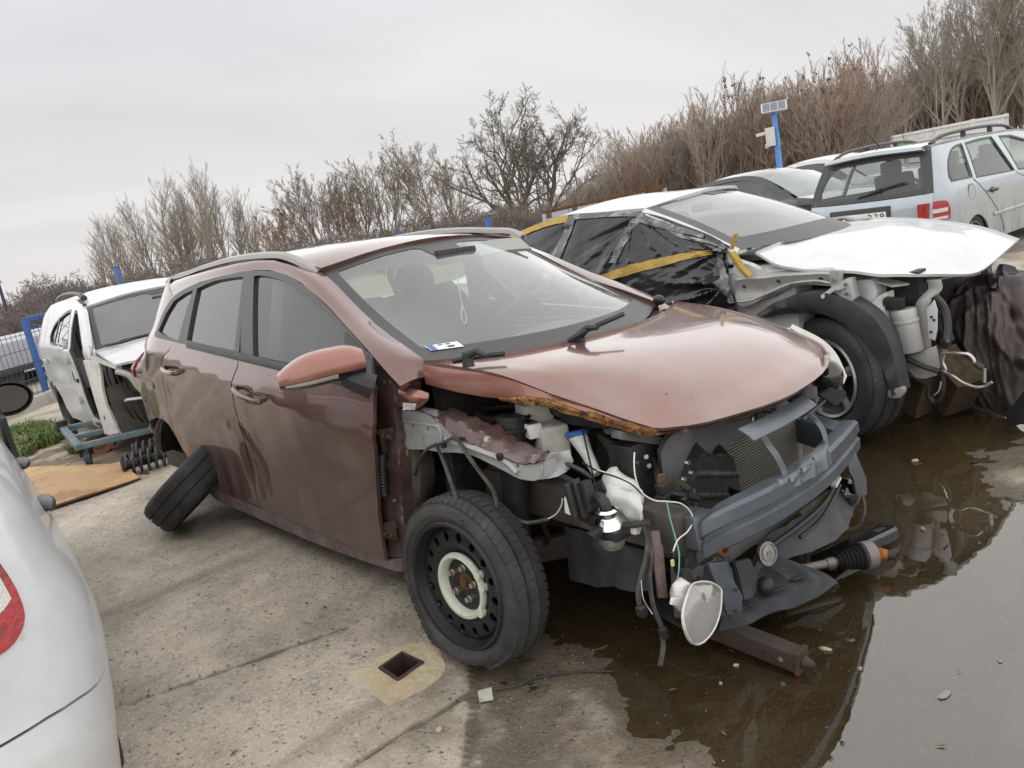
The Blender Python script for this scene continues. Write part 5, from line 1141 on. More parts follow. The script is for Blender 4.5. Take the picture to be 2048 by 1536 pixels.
# ---------------------------------------------------------------- bonnet and stripped front end of the estate car
def crumple(a, sc_, seed):
    return lambda u, v: (a*noise.noise((u*sc_, v*sc_, seed)), a*noise.noise((u*sc_, v*sc_, seed+7)), a*noise.noise((u*sc_, v*sc_, seed+13)))
def wire_tube(b, pts, r, n=6, k=5): b.tube(cr(pts, k), r, n)
def red_bonnet():
    rows = [[(-.31, -.685, 1.0), (-.20, -.56, .995), (-.086, -.40, .99), (-.045, .05, .985), (-.12, .45, .985), (-.30, .80, .988), (-.37, .875, .985)],
            [(.013, -.612, .952), (.10, -.52, .962), (.19, -.36, .960), (.25, .05, .955), (.16, .46, .955), (-.02, .80, .95), (-.09, .90, .935)],
            [(.215, -.532, .872), (.31, -.45, .890), (.42, -.30, .893), (.46, .05, .886), (.40, .46, .886), (.26, .78, .878), (.20, .86, .862)],
            [(.40, -.475, .805), (.45, -.42, .812), (.55, -.28, .810), (.60, .05, .802), (.56, .44, .812), (.44, .73, .815), (.40, .79, .808)],
            [(.505, -.442, .768), (.545, -.39, .766), (.62, -.27, .763), (.655, .06, .757), (.615, .42, .768), (.51, .68, .780), (.475, .73, .780)]]
    f = net(rows)
    def dent(u, v):
        g = lambda a, b_, s, t: math.exp(-((u-a)/s)**2-((v-b_)/t)**2)
        return (0, 0, .004*g(.10, .35, .10, .2)-.006*g(.24, .42, .10, .25)+.005*g(.42, .30, .16, .2)-.008*g(.62, .62, .22, .14)-.004*g(.15, .8, .07, .15)+.003*noise.noise((u*4, v*4, 1)))
    o = panel('bonnet', segs([(.0, 0), (.35, .0), (.7, .0), (1, 0)], [(1, .02), (1.0, .5), (1, .97)], [(.99, .99), (.75, 1.0), (.3, 1.0), (.04, 1.0)], [(0, .985), (0, .5), (0, .015)], n=4), lambda u, v: f(u, v), 'sky_paled_hood', RED, step=.035, thick=.012, dent=dent, label='buckled copper bonnet bent down at the front')
    # folded side edge of the bonnet with its rusted lip
    top = [f(0, v)+Vector(dent(0, v))+Vector((0, -.001, -.001)) for v in [i/30 for i in range(31)]]
    bot = resample(cr([(-0.297,-0.695,0.93),(-0.18,-0.67,0.906),(-0.064,-0.64,0.887),(0.025,-0.61,0.878),(0.125,-0.585,0.876),(0.175,-0.56,0.867),(0.227,-0.535,0.846),(0.278,-0.51,0.827),(0.337,-0.495,0.81),(0.405,-0.47,0.789),(0.493,-0.448,0.769),(0.514,-0.43,0.766)], 4), 31)
    b = MB(); g = [top, [(a*.5+c*.5)+Vector((0, -.007, 0)) for a, c in zip(top, bot)], bot]; b.slab(g, .003); b.build('bonnet_edge', 'copper_clean', o)
    b = MB(); rg = random.Random(2); g = []
    for i, c in enumerate(bot[11:]):
        t = min(1, i/4)*min(1, (19-i)/2+.3); w = .006+.010*rg.random()*t; g.append([c+Vector((0, -.004, .012*t+rg.uniform(-.003, .004))), c+Vector((0, -.008, .002)), c+Vector((0, -.003, -.010*t-w*.5)), c+Vector((0, .02, -.006-w*.4))])
    b.slab(g, .004); b.build('rusted_lip', mat('rusted_bonnet_lip', (.20, .085, .03), .8, .1, spots=[((.42, .22, .065), 24, .46, .62), ((.045, .03, .022), 40, .52, .62), ((.33, .36, .38), 30, .70, .74)], bump=(60, .8)), o)
    # inner skin
    b = MB(); g = [[f(.10+.80*j/10, .04+.86*i/10)+Vector((0, 0, -.03)) for j in range(11)] for i in range(11)]; b.slab(g, .01); b.build('bonnet_inner_panel', 'maroon', o)
    for (px, py) in ((.31, .60), (.80, .30), (.84, .55)):
        p = f(px, py); b = MB(); b.ball(p+Vector(dent(px, py))+Vector((0, 0, .0005)), .004, 4, (1, 1, .3)); b.build('stone_chip', 'shell', o)
red_bonnet()

def red_apron():
    pl = lambda y: (lambda u, v: (u, y, v))
    ol = segs([(-0.505,0.818),(-0.464,0.831),(-0.372,0.833),(-0.295,0.828),(-0.233,0.811)], [(-0.186,0.79),(-0.11,0.753),(-0.007,0.731),(0.102,0.71),(0.207,0.703),(0.291,0.724)], [(0.287,0.674),(0.235,0.654),(0.175,0.654)], [(0.082,0.672),(-0.016,0.694),(-0.094,0.703),(-0.224,0.691),(-0.331,0.689),(-0.498,0.673),(-0.517,0.725)], n=2)
    hl = [circle(a, c, r, 10) for (a, c), r in zip([(-0.384,0.775),(-0.295,0.77),(-0.403,0.729),(-0.331,0.725),(0.176,0.697)], (.007, .007, .0045, .0045, .008))]
    def bev(u, v): return (0, -.010*smooth(.0, .02, abs(v-.755-.10*(-.1-u)))*0+.006*noise.noise((u*9, v*9, 2)), 0)
    ap = panel('fender_apron', ol, pl(-.72), 'primer', RED, step=.022, thick=.05, holes=hl, dent=bev)
    b = MB(); wire_tube(b, [(-0.44,-0.724,0.788),(-0.269,-0.724,0.789),(-0.212,-0.724,0.779),(-0.219,-0.724,0.706)], .006); wire_tube(b, [(-0.182,-0.725,0.743),(-0.028,-0.725,0.73),(0.119,-0.725,0.706),(0.175,-0.725,0.675)], .012); b.build('pressed_rib', 'primer', ap)
    lo = [(-0.456,-0.725,0.833),(-0.288,-0.725,0.83),(-0.205,-0.725,0.802),(-0.117,-0.725,0.757),(-0.0,-0.725,0.737),(0.109,-0.725,0.718),(0.213,-0.725,0.705),(0.306,-0.725,0.73)]
    mi = [(-0.504,-0.68,0.826),(-0.3,-0.69,0.825),(-0.205,-0.69,0.813),(-0.112,-0.69,0.786),(-0.009,-0.69,0.766),(0.087,-0.69,0.741),(0.19,-0.69,0.721),(0.29,-0.69,0.74)]
    up = [(-0.562,-0.62,0.819),(-0.373,-0.62,0.814),(-0.264,-0.62,0.822),(-0.18,-0.62,0.807),(-0.047,-0.62,0.786),(0.049,-0.62,0.753),(0.129,-0.62,0.722),(0.221,-0.62,0.72)]
    g = loft([lo, mi, up], 10, 44); rg = random.Random(6)
    g = [[p+Vector((.006*noise.noise(p*20), .010*noise.noise(p*26+Vector((3, 0, 0))), .016*noise.noise(p*22+Vector((0, 5, 0)))+(.010*noise.noise(p*60) if i in (0, 9) else 0))) for p in r] for i, r in enumerate(g)]
    b = MB(); b.slab(g, .004); b.build('torn_wing_flange', 'maroon', RED, ang=25, label='crumpled maroon flange torn along its edge')
    e = Vector((0.278,-0.7,0.714)); g = loft([[e+Vector((-.012, -.015, .02)), e+Vector((.012, .03, .022)), e+Vector((.02, .09, .018))], [e+Vector((.012, -.02, -.015)), e+Vector((.0, .03, -.02)), e+Vector((.03, .09, -.012))], [e+Vector((-.012, -.015, -.052)), e+Vector((.02, .03, -.05)), e+Vector((.012, .09, -.048))]], 9, 10)
    b = MB(); b.slab([[p+Vector((.008*noise.noise(p*45), .006*noise.noise(p*40), 0)) for p in r] for r in g], .004); b.build('crushed_apron_end', 'primer', ap)
    # inner wing behind
    panel('inner_wing', [(-0.531,0.741),(-0.402,0.779),(-0.123,0.777),(0.066,0.745),(0.107,0.629),(-0.122,0.646),(-0.349,0.668)], pl(-.52), 'maroon', RED, step=.04, dent=crumple(.012, 12, 3))
    # hinge pillar
    hp = [(-0.494,1.049),(-0.435,0.987),(-0.36,0.93),(-0.383,0.882),(-0.425,0.838),(-0.44,0.726),(-0.427,0.689),(-0.468,0.506),(-0.477,0.363),(-0.498,0.223),(-0.656,0.189),(-0.664,0.325),(-0.633,0.541),(-0.575,0.771)]
    panel('hinge_pillar', hp, pl(-.765), 'maroon', RED, step=.03, thick=.08, dent=lambda u, v: (0, .012*math.sin(v*26)*.4+.02*smooth(-.44, -.40, u), 0))
    for (a, c, w_) in ([(-0.526,-0.8,0.749),(-0.448,-0.772,0.742)]+[.028], [(-0.623,-0.8,0.342),(-0.532,-0.772,0.338)]+[.05]):
        a, c = Vector(a), Vector(c); b = MB(); b.bar(a, c, .012, w_); b.bar(a+Vector((0, -.005, w_*.2)), c+Vector((.01, 0, w_*.9)), .010, w_*.7)
        h = b.build('door_hinge', 'darkrust', RED, bev=.003)
        for t in (.55, .85): b = MB(); p = a.lerp(c, t)+Vector((0, -.008, 0)); b.cyl(p, p+Vector((0, -.010, 0)), .008, 6); b.build('hinge_bolt', 'maroon', h)
    b = MB(); P = [(-0.515,-0.79,0.675),(-0.534,-0.79,0.624),(-0.548,-0.79,0.562),(-0.561,-0.785,0.497)]; P = cr(P, 10); rs = [.017+.004*(i % 2) for i in range(len(P))]; b.tube(P, rs, 10); b.build('rubber_boot', 'black', RED)
    b = MB(); b.box(Vector((-0.501,-0.79,0.71)), (.035, .03, .075)); b.build('loom_connector', 'black', RED, bev=.005)
    for q in [(-0.461,-0.775,1.016),(-0.437,-0.775,0.95),(-0.394,-0.775,0.953),(-0.406,-0.775,0.991),(-0.503,-0.775,0.483),(-0.639,-0.775,0.257)]: b = MB(); b.cyl(Vector(q), Vector(q)+Vector((0, -.008, 0)), .008, 8); b.build('pillar_bolt', 'bolt', RED)
    # folded gusset under the A pillar
    g = loft([[(-0.373,-0.765,0.942),(-0.289,-0.76,0.929),(-0.237,-0.73,0.909)], [(-0.34,-0.785,0.908),(-0.26,-0.78,0.9),(-0.235,-0.74,0.887)], [(-0.372,-0.77,0.862),(-0.303,-0.765,0.853),(-0.283,-0.74,0.861)]], 10, 10)
    g = [[p+Vector((0, .010*noise.noise(p*30), .006*noise.noise(p*24))) for p in r] for r in g]
    b = MB(); b.slab(g, .004); b.build('torn_wing_gusset', 'copper_clean', RED)
    b = MB(); g = loft([[(-0.315,-0.792,0.883),(-0.241,-0.788,0.883)], [(-0.325,-0.79,0.856),(-0.263,-0.785,0.859)]], 5, 5); b.slab([[p+Vector((0, .008*noise.noise(p*40), 0)) for p in r] for r in g], .003); b.build('bare_metal_tear', 'white_dirty', RED)
    # rear wall of the wheel arch
    g = loft([[(-0.498,-0.72,0.673),(-0.523,-0.72,0.543),(-0.553,-0.72,0.373),(-0.568,-0.72,0.191)], [(-0.421,-0.7,0.671),(-0.445,-0.7,0.529),(-0.484,-0.7,0.38),(-0.524,-0.7,0.229)], [(-0.442,-0.62,0.639),(-0.449,-0.62,0.533),(-0.513,-0.62,0.409),(-0.579,-0.62,0.258)]], 10, 14)
    b = MB(); b.slab([[p+Vector((.006*noise.noise(p*16), 0, 0)) for p in r] for r in g], .006); b.build('arch_rear_wall', 'inner', RED)
    g = loft([[(-0.485,-0.728,0.677),(-0.497,-0.728,0.61),(-0.499,-0.728,0.554)], [(-0.434,-0.722,0.676),(-0.46,-0.722,0.603),(-0.487,-0.722,0.553)]], 5, 10); b = MB(); b.slab([[p+Vector((0, .006*noise.noise(p*50), 0)) for p in r] for r in g], .003); b.build('peeling_sealant', 'board', RED)
    # wheel-house backdrop, rail, splash panel
    bd = lambda u, v: (u, -.34, v)
    panel('inner_wheelhouse', [(-.5, .30), (.55, .30), (.55, .55), (.30, .66), (.05, .74), (-.3, .78), (-.5, .72)], bd, 'inner', RED, step=.06, dent=lambda u, v: (0, .018*noise.noise((u*6, v*6, 0)), 0))
    b = MB(); b.bar((-.35, -.47, .50), (.62, -.47, .47), .09, .13); b.build('chassis_leg', 'inner', RED, bev=.012)
    b = MB(); b.tube([(-.02, -.55, .80), (-.02, -.60, .34)], [.06, .045], 12); b.tube([(-.02, -.57, .66), (-.02, -.58, .62)], .085, 14); b.build('suspension_strut', 'dark', RED)
    b = MB(); c = [Vector((-.02+.072*math.cos(t), -.565-.06*t/40+.072*math.sin(t), .80-.14*t/20)) for t in [i*.35 for i in range(58)]]; b.tube(c, .007, 5); b.build('coil_spring', 'dark', RED)
    sp = segs([(0.051,0.368),(0.132,0.37),(0.224,0.361),(0.334,0.354),(0.432,0.359)], [(0.432,0.223),(0.338,0.192),(0.257,0.19),(0.185,0.169),(0.051,0.163)], n=2)
    panel('splash_panel', sp, lambda u, v: (u, -.44-.10*max(0, .25-v)**1.2, v), 'liner', RED, step=.03, thick=.01, dent=lambda u, v: (0, .010*math.sin(u*55)*.35+.006*noise.noise((u*14, v*14, 0)), 0))
    b = MB(); b.bar((-0.11,-0.62,0.28), (0.059,-0.4,0.292), .05, .09); b.build('lower_control_arm', 'darkrust', RED, bev=.015)
    b = MB(); wire_tube(b, [(0.021,-0.5,0.463),(0.015,-0.5,0.387),(0.025,-0.5,0.341),(-0.022,-0.5,0.294),(-0.104,-0.5,0.28),(-0.187,-0.5,0.286)], .011); b.build('brake_hose', 'black', RED)
red_apron()

def red_engine():
    b = MB(); b.box((-.30, 0, .62), (.06, 1.30, .70)); b.build('bulkhead', 'dark', RED)
    b = MB(); b.box((.06, .05, .52), (.42, .62, .42)); b.box((.04, .05, .76), (.30, .52, .10)); b.box((.02, -.28, .66), (.30, .18, .20)); b.cyl((.10, -.35, .58), (.10, .38, .60), .13, 14); b.build('engine_block', 'dark', RED, bev=.02)
    b = MB()
    for k in range(4): wire_tube(b, [(.20, -.12+k*.11, .80), (.30, -.12+k*.11, .77), (.34, -.12+k*.11, .66), (.28, -.12+k*.11, .56)], .024, 8)
    b.build('intake_runner', 'black', RED)
    b = MB(); b.box((.20, -.36, .80), (.22, .16, .10)); b.build('fuse_box', 'black', RED, bev=.015)
    b = MB(); b.box((.12, .52, .68), (.26, .20, .22)); b.build('air_box', 'black', RED, bev=.02)
    b = MB()
    for k, (x, y, z) in enumerate(((-.12, -.45, .84), (.02, -.38, .86), (.25, -.30, .70), (.30, -.42, .62), (.34, .0, .80))):
        wire_tube(b, [(x, y, z), (x+.10, y+.08, z+.02), (x+.18, y+.02, z-.05), (x+.26, y+.10, z-.10)], .011)
    b.build('engine_hose', 'black', RED)
    rg = random.Random(21)
    for k in range(16):
        a = Vector((rg.uniform(-.2, .42), rg.uniform(-.42, .1), rg.uniform(.60, .84))); c = a+Vector((rg.uniform(-.14, .14), rg.uniform(-.16, .16), rg.uniform(-.12, .03)))
        b = MB(); wire_tube(b, [a, (a+c)/2+Vector((0, 0, rg.uniform(.01, .05))), c], rg.choice((.005, .007, .010, .014)), 6); b.build('engine_pipe', rg.choice(('black', 'loom', 'liner', 'shroud', 'silver_metal')), RED)
    for k in range(12):
        b = MB(); b.box((rg.uniform(-.1, .40), rg.uniform(-.45, .0), rg.uniform(.55, .83)), (rg.uniform(.03, .08), rg.uniform(.03, .09), rg.uniform(.02, .06)), RZ(rg.random()*3) @ RX(rg.random())); b.build('engine_bracket', rg.choice(('black', 'dark', 'shroud', 'darkrust', 'bolt')), RED, bev=.004)
    b = MB(); wire_tube(b, [(-0.011,-0.44,0.705),(0.049,-0.42,0.73),(0.133,-0.4,0.763),(0.211,-0.38,0.793)], .008, 5); wire_tube(b, [(-0.375,-0.6,0.785),(-0.349,-0.5,0.778),(-0.199,-0.45,0.791),(-0.089,-0.4,0.793)], .010, 5); b.build('bonnet_cable', 'black', RED)
    # milky fluid tank
    c = Vector((0.031,-0.47,0.696)); R = RZ(-.35)
    tk = empty('fluid_tank'); tk.parent = RED
    b = MB(); b.box(c+Vector((.01, .01, -.01)), (.17, .11, .15), R); b.build('tank_body', 'tank', tk, bev=.018)
    b = MB(); b.box(c+R @ Vector((-.045, .0, .095)), (.10, .11, .075), R); b.build('tank_shoulder', 'tank', tk, bev=.016)
    b = MB(); b.cyl(c+R @ Vector((-.05, 0, .12)), c+R @ Vector((-.05, 0, .160)), .027, 16); b.cyl(c+R @ Vector((-.05, 0, .160)), c+R @ Vector((-.05, 0, .170)), .020, 16); b.build('tank_neck', 'tank', tk)
    b = MB(); b.box(c+R @ Vector((.035, -.05, .055)), (.075, .05, .05), R); b.build('tank_tray', 'whiteplastic', tk, bev=.006)
    b = MB(); b.box(c+R @ Vector((.035, -.052, .082)), (.055, .035, .006), R); b.bar(c+R @ Vector((-.09, -.08, .03)), c+R @ Vector((-.0, -.065, .065)), .012, .02); b.build('tank_clip', 'black', tk)
    # washer filler: blue lid, white neck
    a = Vector((0.163,-0.43,0.72)); e = Vector((0.273,-0.47,0.606)); d = (e-a).normalized()
    wf = empty('washer_filler'); wf.parent = RED
    b = MB(); b.tube([a+d*.006, a+d*.03, a+d*.075, e], [.033, .030, .022, .016], 14); b.build('filler_neck', 'whiteplastic', wf)
    b = MB(); ud = (Vector((0, 0, 1))*.9-d*.35).normalized(); b.lathe([(-.008, .030), (-.004, .040), (.006, .041), (.012, .036), (.015, 0)], a, ud, 20); b.build('filler_lid', 'blue_cap', wf)
    # crumpled washer bottle
    c = Vector((0.388,-0.5,0.545)); b = MB(); b.ball((0, 0, 0), .5, 14, (.17, .10, .19)); b.v = [tuple(c+Vector((v[0], v[1], v[2]))*1.0+Vector((.022*noise.noise(Vector(v)*22), .015*noise.noise(Vector(v)*18+Vector((4, 0, 0))), .024*noise.noise(Vector(v)*20+Vector((0, 9, 0)))))) for v in b.v]
    wb = b.build('washer_bottle', 'whiteplastic', RED, ang=50)
    g = loft([[(0.377,-0.56,0.621),(0.447,-0.56,0.615),(0.513,-0.56,0.602)], [(0.408,-0.58,0.575),(0.476,-0.58,0.563),(0.541,-0.58,0.551)], [(0.444,-0.57,0.529),(0.484,-0.57,0.505),(0.515,-0.57,0.482)]], 9, 9)
    b = MB(); b.slab([[p+Vector((.010*noise.noise(p*35), .012*noise.noise(p*30), .010*noise.noise(p*40))) for p in r] for r in g], .003); b.build('torn_bottle_flap', 'whiteplastic', wb)
    # headlamp bracket leftovers
    hb = empty('headlamp_bracket'); hb.parent = RED
    b = MB()
    for k, (p, q, w, h) in enumerate(zip([(0.366,-0.69,0.66),(0.379,-0.68,0.67),(0.396,-0.66,0.66),(0.387,-0.62,0.609),(0.353,-0.64,0.536)], [(0.389,-0.69,0.541),(0.406,-0.68,0.552),(0.411,-0.66,0.57),(0.39,-0.62,0.528),(0.413,-0.64,0.524)], (.016, .012, .03, .02, .03), (.05, .03, .035, .03, .025))): b.bar(p, q, w, h, (0, 1, 0))
    b.build('bracket_rib', 'black', hb, bev=.003)
    b = MB(); b.poly([(0.338,-0.695,0.609),(0.356,-0.695,0.62),(0.369,-0.695,0.567),(0.362,-0.695,0.554),(0.334,-0.695,0.559)], (0, .004, 0)); b.build('bracket_tab', 'whiteplastic', hb)
    b = MB(); b.poly([(0.291,-0.6,0.587),(0.386,-0.58,0.637),(0.401,-0.58,0.598),(0.372,-0.6,0.559)], (0, .01, 0)); b.build('bracket_plate', 'black', hb)
    # fog lamp projector still on its bracket
    fg = empty('fog_lamp'); fg.parent = RED
    c = Vector((0.47,-0.651,0.554))
    b = MB(); b.lathe([(.030, .024), (.024, .034), (.018, .030), (.004, .024), (-.010, .034), (-.028, .040)], c, (0, -.1, 1), 22); b.build('reflector', 'chrome', fg)
    b = MB(); b.tube(cr([c+Vector((0, 0, .02)), c+Vector((-.01, .0, .045)), c+Vector((-.04, .01, .055))], 4), .018, 8); b.build('bulb_plug', 'black', fg)
    b = MB(); b.box(c+Vector((.01, .01, -.046)), (.075, .075, .03)); b.bar(c+Vector((.02, .02, -.03)), c+Vector((.10, .07, -.02)), .03, .014); b.bar(c+Vector((-.01, -.03, -.03)), c+Vector((-.02, -.065, -.045)), .03, .03); b.build('lamp_carrier', 'black', fg, bev=.004)
    b = MB(); b.lathe([(-.055, .042), (-.075, .041), (-.095, .030), (-.102, .012), (-.103, 0)], c, (0, -.1, 1), 22); b.build('lamp_glass_cup', 'lens', fg)
    b = MB(); b.lathe([(-.06, .030), (-.085, .024), (-.092, 0)], c, (0, -.1, 1), 18); b.build('bulb_shade', 'chrome', fg)
    b = MB(); p = c+Vector((.055, .045, -.045)); b.box(p, (.022, .014, .02)); b.build('lamp_clip', 'whiteplastic', fg)
red_engine()

def red_radiator():
    rd = empty('radiator_pack'); rd.parent = RED
    pl = lambda x: (lambda u, v: (x, u, v))
    yz = lambda P: [(y, z) for x, y, z in P]
    sh = segs(yz([(0.46,-0.363,0.672),(0.46,-0.335,0.714),(0.46,-0.285,0.725),(0.46,-0.084,0.696),(0.46,0.07,0.682),(0.46,0.339,0.68)]), yz([(0.46,0.386,0.641),(0.46,0.162,0.628),(0.46,-0.019,0.618)]), yz([(0.46,-0.093,0.594),(0.46,-0.146,0.52),(0.46,-0.198,0.483),(0.46,-0.304,0.53),(0.46,-0.364,0.597)]), n=3)
    panel('radiator_shroud', sh, lambda u, v: (.46+.05*math.sin(min(1.5, max(0, (u+.38)*9)))-.10*max(0, -.28-u), u, v), 'shroud', rd, step=.025, thick=.03, dent=lambda u, v: (.010*math.exp(-((u+.27)/.04)**2-((v-.70)/.05)**2)+.003*noise.noise((u*16, v*16, 0)), 0, 0))
    for q in [(0.53,-0.332,0.638),(0.53,-0.316,0.6),(0.53,-0.358,0.592),(0.53,0.052,0.682)]: b = MB(); b.cyl(q, Vector(q)+Vector((.012, 0, 0)), .008, 8); b.build('shroud_bolt', 'bolt', rd)
    du = segs(yz([(0.55,-0.29,0.637),(0.55,-0.261,0.645),(0.55,-0.173,0.626),(0.55,-0.109,0.59)]), yz([(0.55,-0.072,0.459),(0.55,-0.16,0.508)]), yz([(0.55,-0.163,0.425),(0.55,-0.343,0.464)]), yz([(0.55,-0.372,0.525),(0.55,-0.329,0.558)]), n=3)
    panel('air_duct', du, lambda u, v: (.55+.012*math.sin((u+.3)*12), u, v), 'black', rd, step=.010, thick=.06, dent=lambda u, v: (.008*max(0, math.cos((v+u*.30)*88))**4, 0, 0))
    # condenser and the radiator core behind it
    TL, TR, BR, BL = [Vector(q) for q in [(0.43,-0.03,0.585),(0.43,0.552,0.586),(0.43,0.525,0.37),(0.43,-0.029,0.329)]]
    y0, y1 = TL.y, TR.y; z1 = (TL.z+TR.z)/2; z0 = .36
    b = MB(); b.box((.400, (y0+y1)/2, (z0+z1)/2), (.03, y1-y0, z1-z0)); b.build('condenser_core', 'fin_dark', rd)
    n = 21; me = None
    for k in range(n):
        z = z0+(z1-z0)*(k+.5)/n
        if me is None: b = MB(); b.box((0, 0, 0), (.014, y1-y0-.004, .0055)); o = b.build('condenser_fin', 'fin', rd); me = o.data
        else: o = bpy.data.objects.new('condenser_fin', me); COL.objects.link(o); o.parent = rd
        o.location = (.422, (y0+y1)/2, z)
    b = MB(); b.cyl((.425, y1+.012, z0-.02), (.425, y1+.012, z1+.01), .013, 10); b.build('condenser_end_tank', 'alu', rd)
    w = .155; b = MB(); b.box((.395, y1+.03+w/2, (z0+z1)/2), (.02, w, z1-z0+.02)); b.build('radiator_core', 'fin_dark', rd)
    me = None
    for k in range(11):
        if me is None: b = MB(); b.box((0, 0, 0), (.012, .0065, z1-z0+.01)); o = b.build('radiator_fin', 'fin', rd); me = o.data
        else: o = bpy.data.objects.new('radiator_fin', me); COL.objects.link(o); o.parent = rd
        o.location = (.41, y1+.03+w*(k+.5)/11, (z0+z1)/2)
    b = MB(); b.bar((.44, y0, z1+.018), (.43, y1+.05, z1+.022), .03, .03); b.build('condenser_top_rail', 'shroud', rd, bev=.006)
    # slam panel clutter right of the shroud
    sl = empty('lock_carrier'); sl.parent = RED
    b = MB(); b.bar((0.44,0.133,0.664), (0.36,0.998,0.591), .09, .035); b.build('carrier_beam', 'shroud', sl, bev=.008)
    for k, (p, sz) in enumerate(zip([(0.5,0.139,0.657),(0.5,0.265,0.662),(0.48,0.458,0.659),(0.46,0.615,0.641),(0.44,0.761,0.638),(0.5,0.362,0.644)], ((.05, .06, .05), (.04, .05, .05), (.06, .10, .035), (.05, .06, .05), (.07, .05, .09), (.03, .05, .03)))):
        b = MB(); b.box(p, sz, RZ(.2*k) @ RX(.15*(k % 3-1))); b.build('carrier_bracket', 'shroud' if k % 2 else 'black', sl, bev=.006)
    b = MB(); P = cr([(0.42,0.571,0.587),(0.42,0.626,0.605),(0.42,0.686,0.58),(0.4,0.711,0.529)], 6); b.tube(P, [.020+.004*(i % 2) for i in range(len(P))], 10); b.build('corrugated_hose', 'black', sl)
    b = MB(); wire_tube(b, [(0.5,-0.0,0.639),(0.5,0.199,0.641),(0.5,0.342,0.636),(0.5,0.377,0.615)], .006); wire_tube(b, [(0.46,0.542,0.546),(0.44,0.775,0.57),(0.4,0.942,0.584)], .008); b.build('carrier_pipe', 'shroud', sl)
    # grab-handle shaped carrier in front of the fan: arms under the bonnet tip
    b = MB(); b.bar((0.38,-0.477,0.755), (0.42,-0.286,0.684), .05, .028); wire_tube(b, [(0.4,-0.326,0.688),(0.4,-0.325,0.645),(0.4,-0.301,0.624),(0.4,-0.272,0.638),(0.4,-0.261,0.67)], .010); b.build('headlamp_support', 'shroud', sl, bev=.008)
    b = MB(); b.box((.36, -.36, .58), (.10, .18, .26)); b.build('carrier_leg', 'black', sl, bev=.02)
    for q in [(0.43,-0.454,0.661),(0.43,-0.407,0.669),(0.43,-0.397,0.636)]: b = MB(); b.cyl(q, Vector(q)+Vector((.01, -.006, 0)), .008, 8); b.build('carrier_nut', 'chrome', sl)
    # loom plug with bare copper strands
    c = Vector((0.56,-0.493,0.612)); lp = empty('cut_loom_plug'); lp.parent = RED
    b = MB(); b.box(c, (.03, .045, .035), RX(.2)); b.box(c+Vector((0, 0, -.022)), (.036, .055, .010), RX(.2)); b.build('plug_body', 'black', lp, bev=.004)
    b = MB()
    for k in range(9): b.tube([c+Vector((.004*(k % 3-1), -.014+.0035*k, .015)), c+Vector((.004*(k % 3-1), -.012+.0015*k, .045))], .0011, 3)
    o = b.build('copper_strand', 'copper_wire', lp); o['kind'] = 'stuff'
    # far headlamp and mudguard seen past the bonnet
    hl = empty('far_headlamp'); hl.parent = RED
    g = loft([[(0.232,0.93,0.866),(0.371,0.9,0.81),(0.457,0.86,0.754),(0.527,0.8,0.672)], [(0.236,0.9,0.856),(0.371,0.86,0.787),(0.462,0.81,0.73),(0.531,0.76,0.647)]], 6, 16); b = MB(); b.slab(g, .012); b.build('lamp_cover', 'tank', hl)
    g2 = [[p+Vector((-.015, -.01, -.012)) for p in r] for r in g]; b = MB(); b.slab(g2, .012); b.build('lamp_reflector', 'clear_lamp', hl)
    b = MB(); b.ball(Vector((0.468,0.74,0.682)), .07, 10, (1, .8, 1)); b.build('lamp_bowl', 'gloss_black', hl)
    b = MB(); b.poly([(0.468,0.68,0.616),(0.502,0.7,0.645),(0.548,0.74,0.624),(0.542,0.74,0.586),(0.513,0.72,0.563)], (-.02, .01, 0)); b.build('far_mudguard', 'liner', RED)
red_radiator()

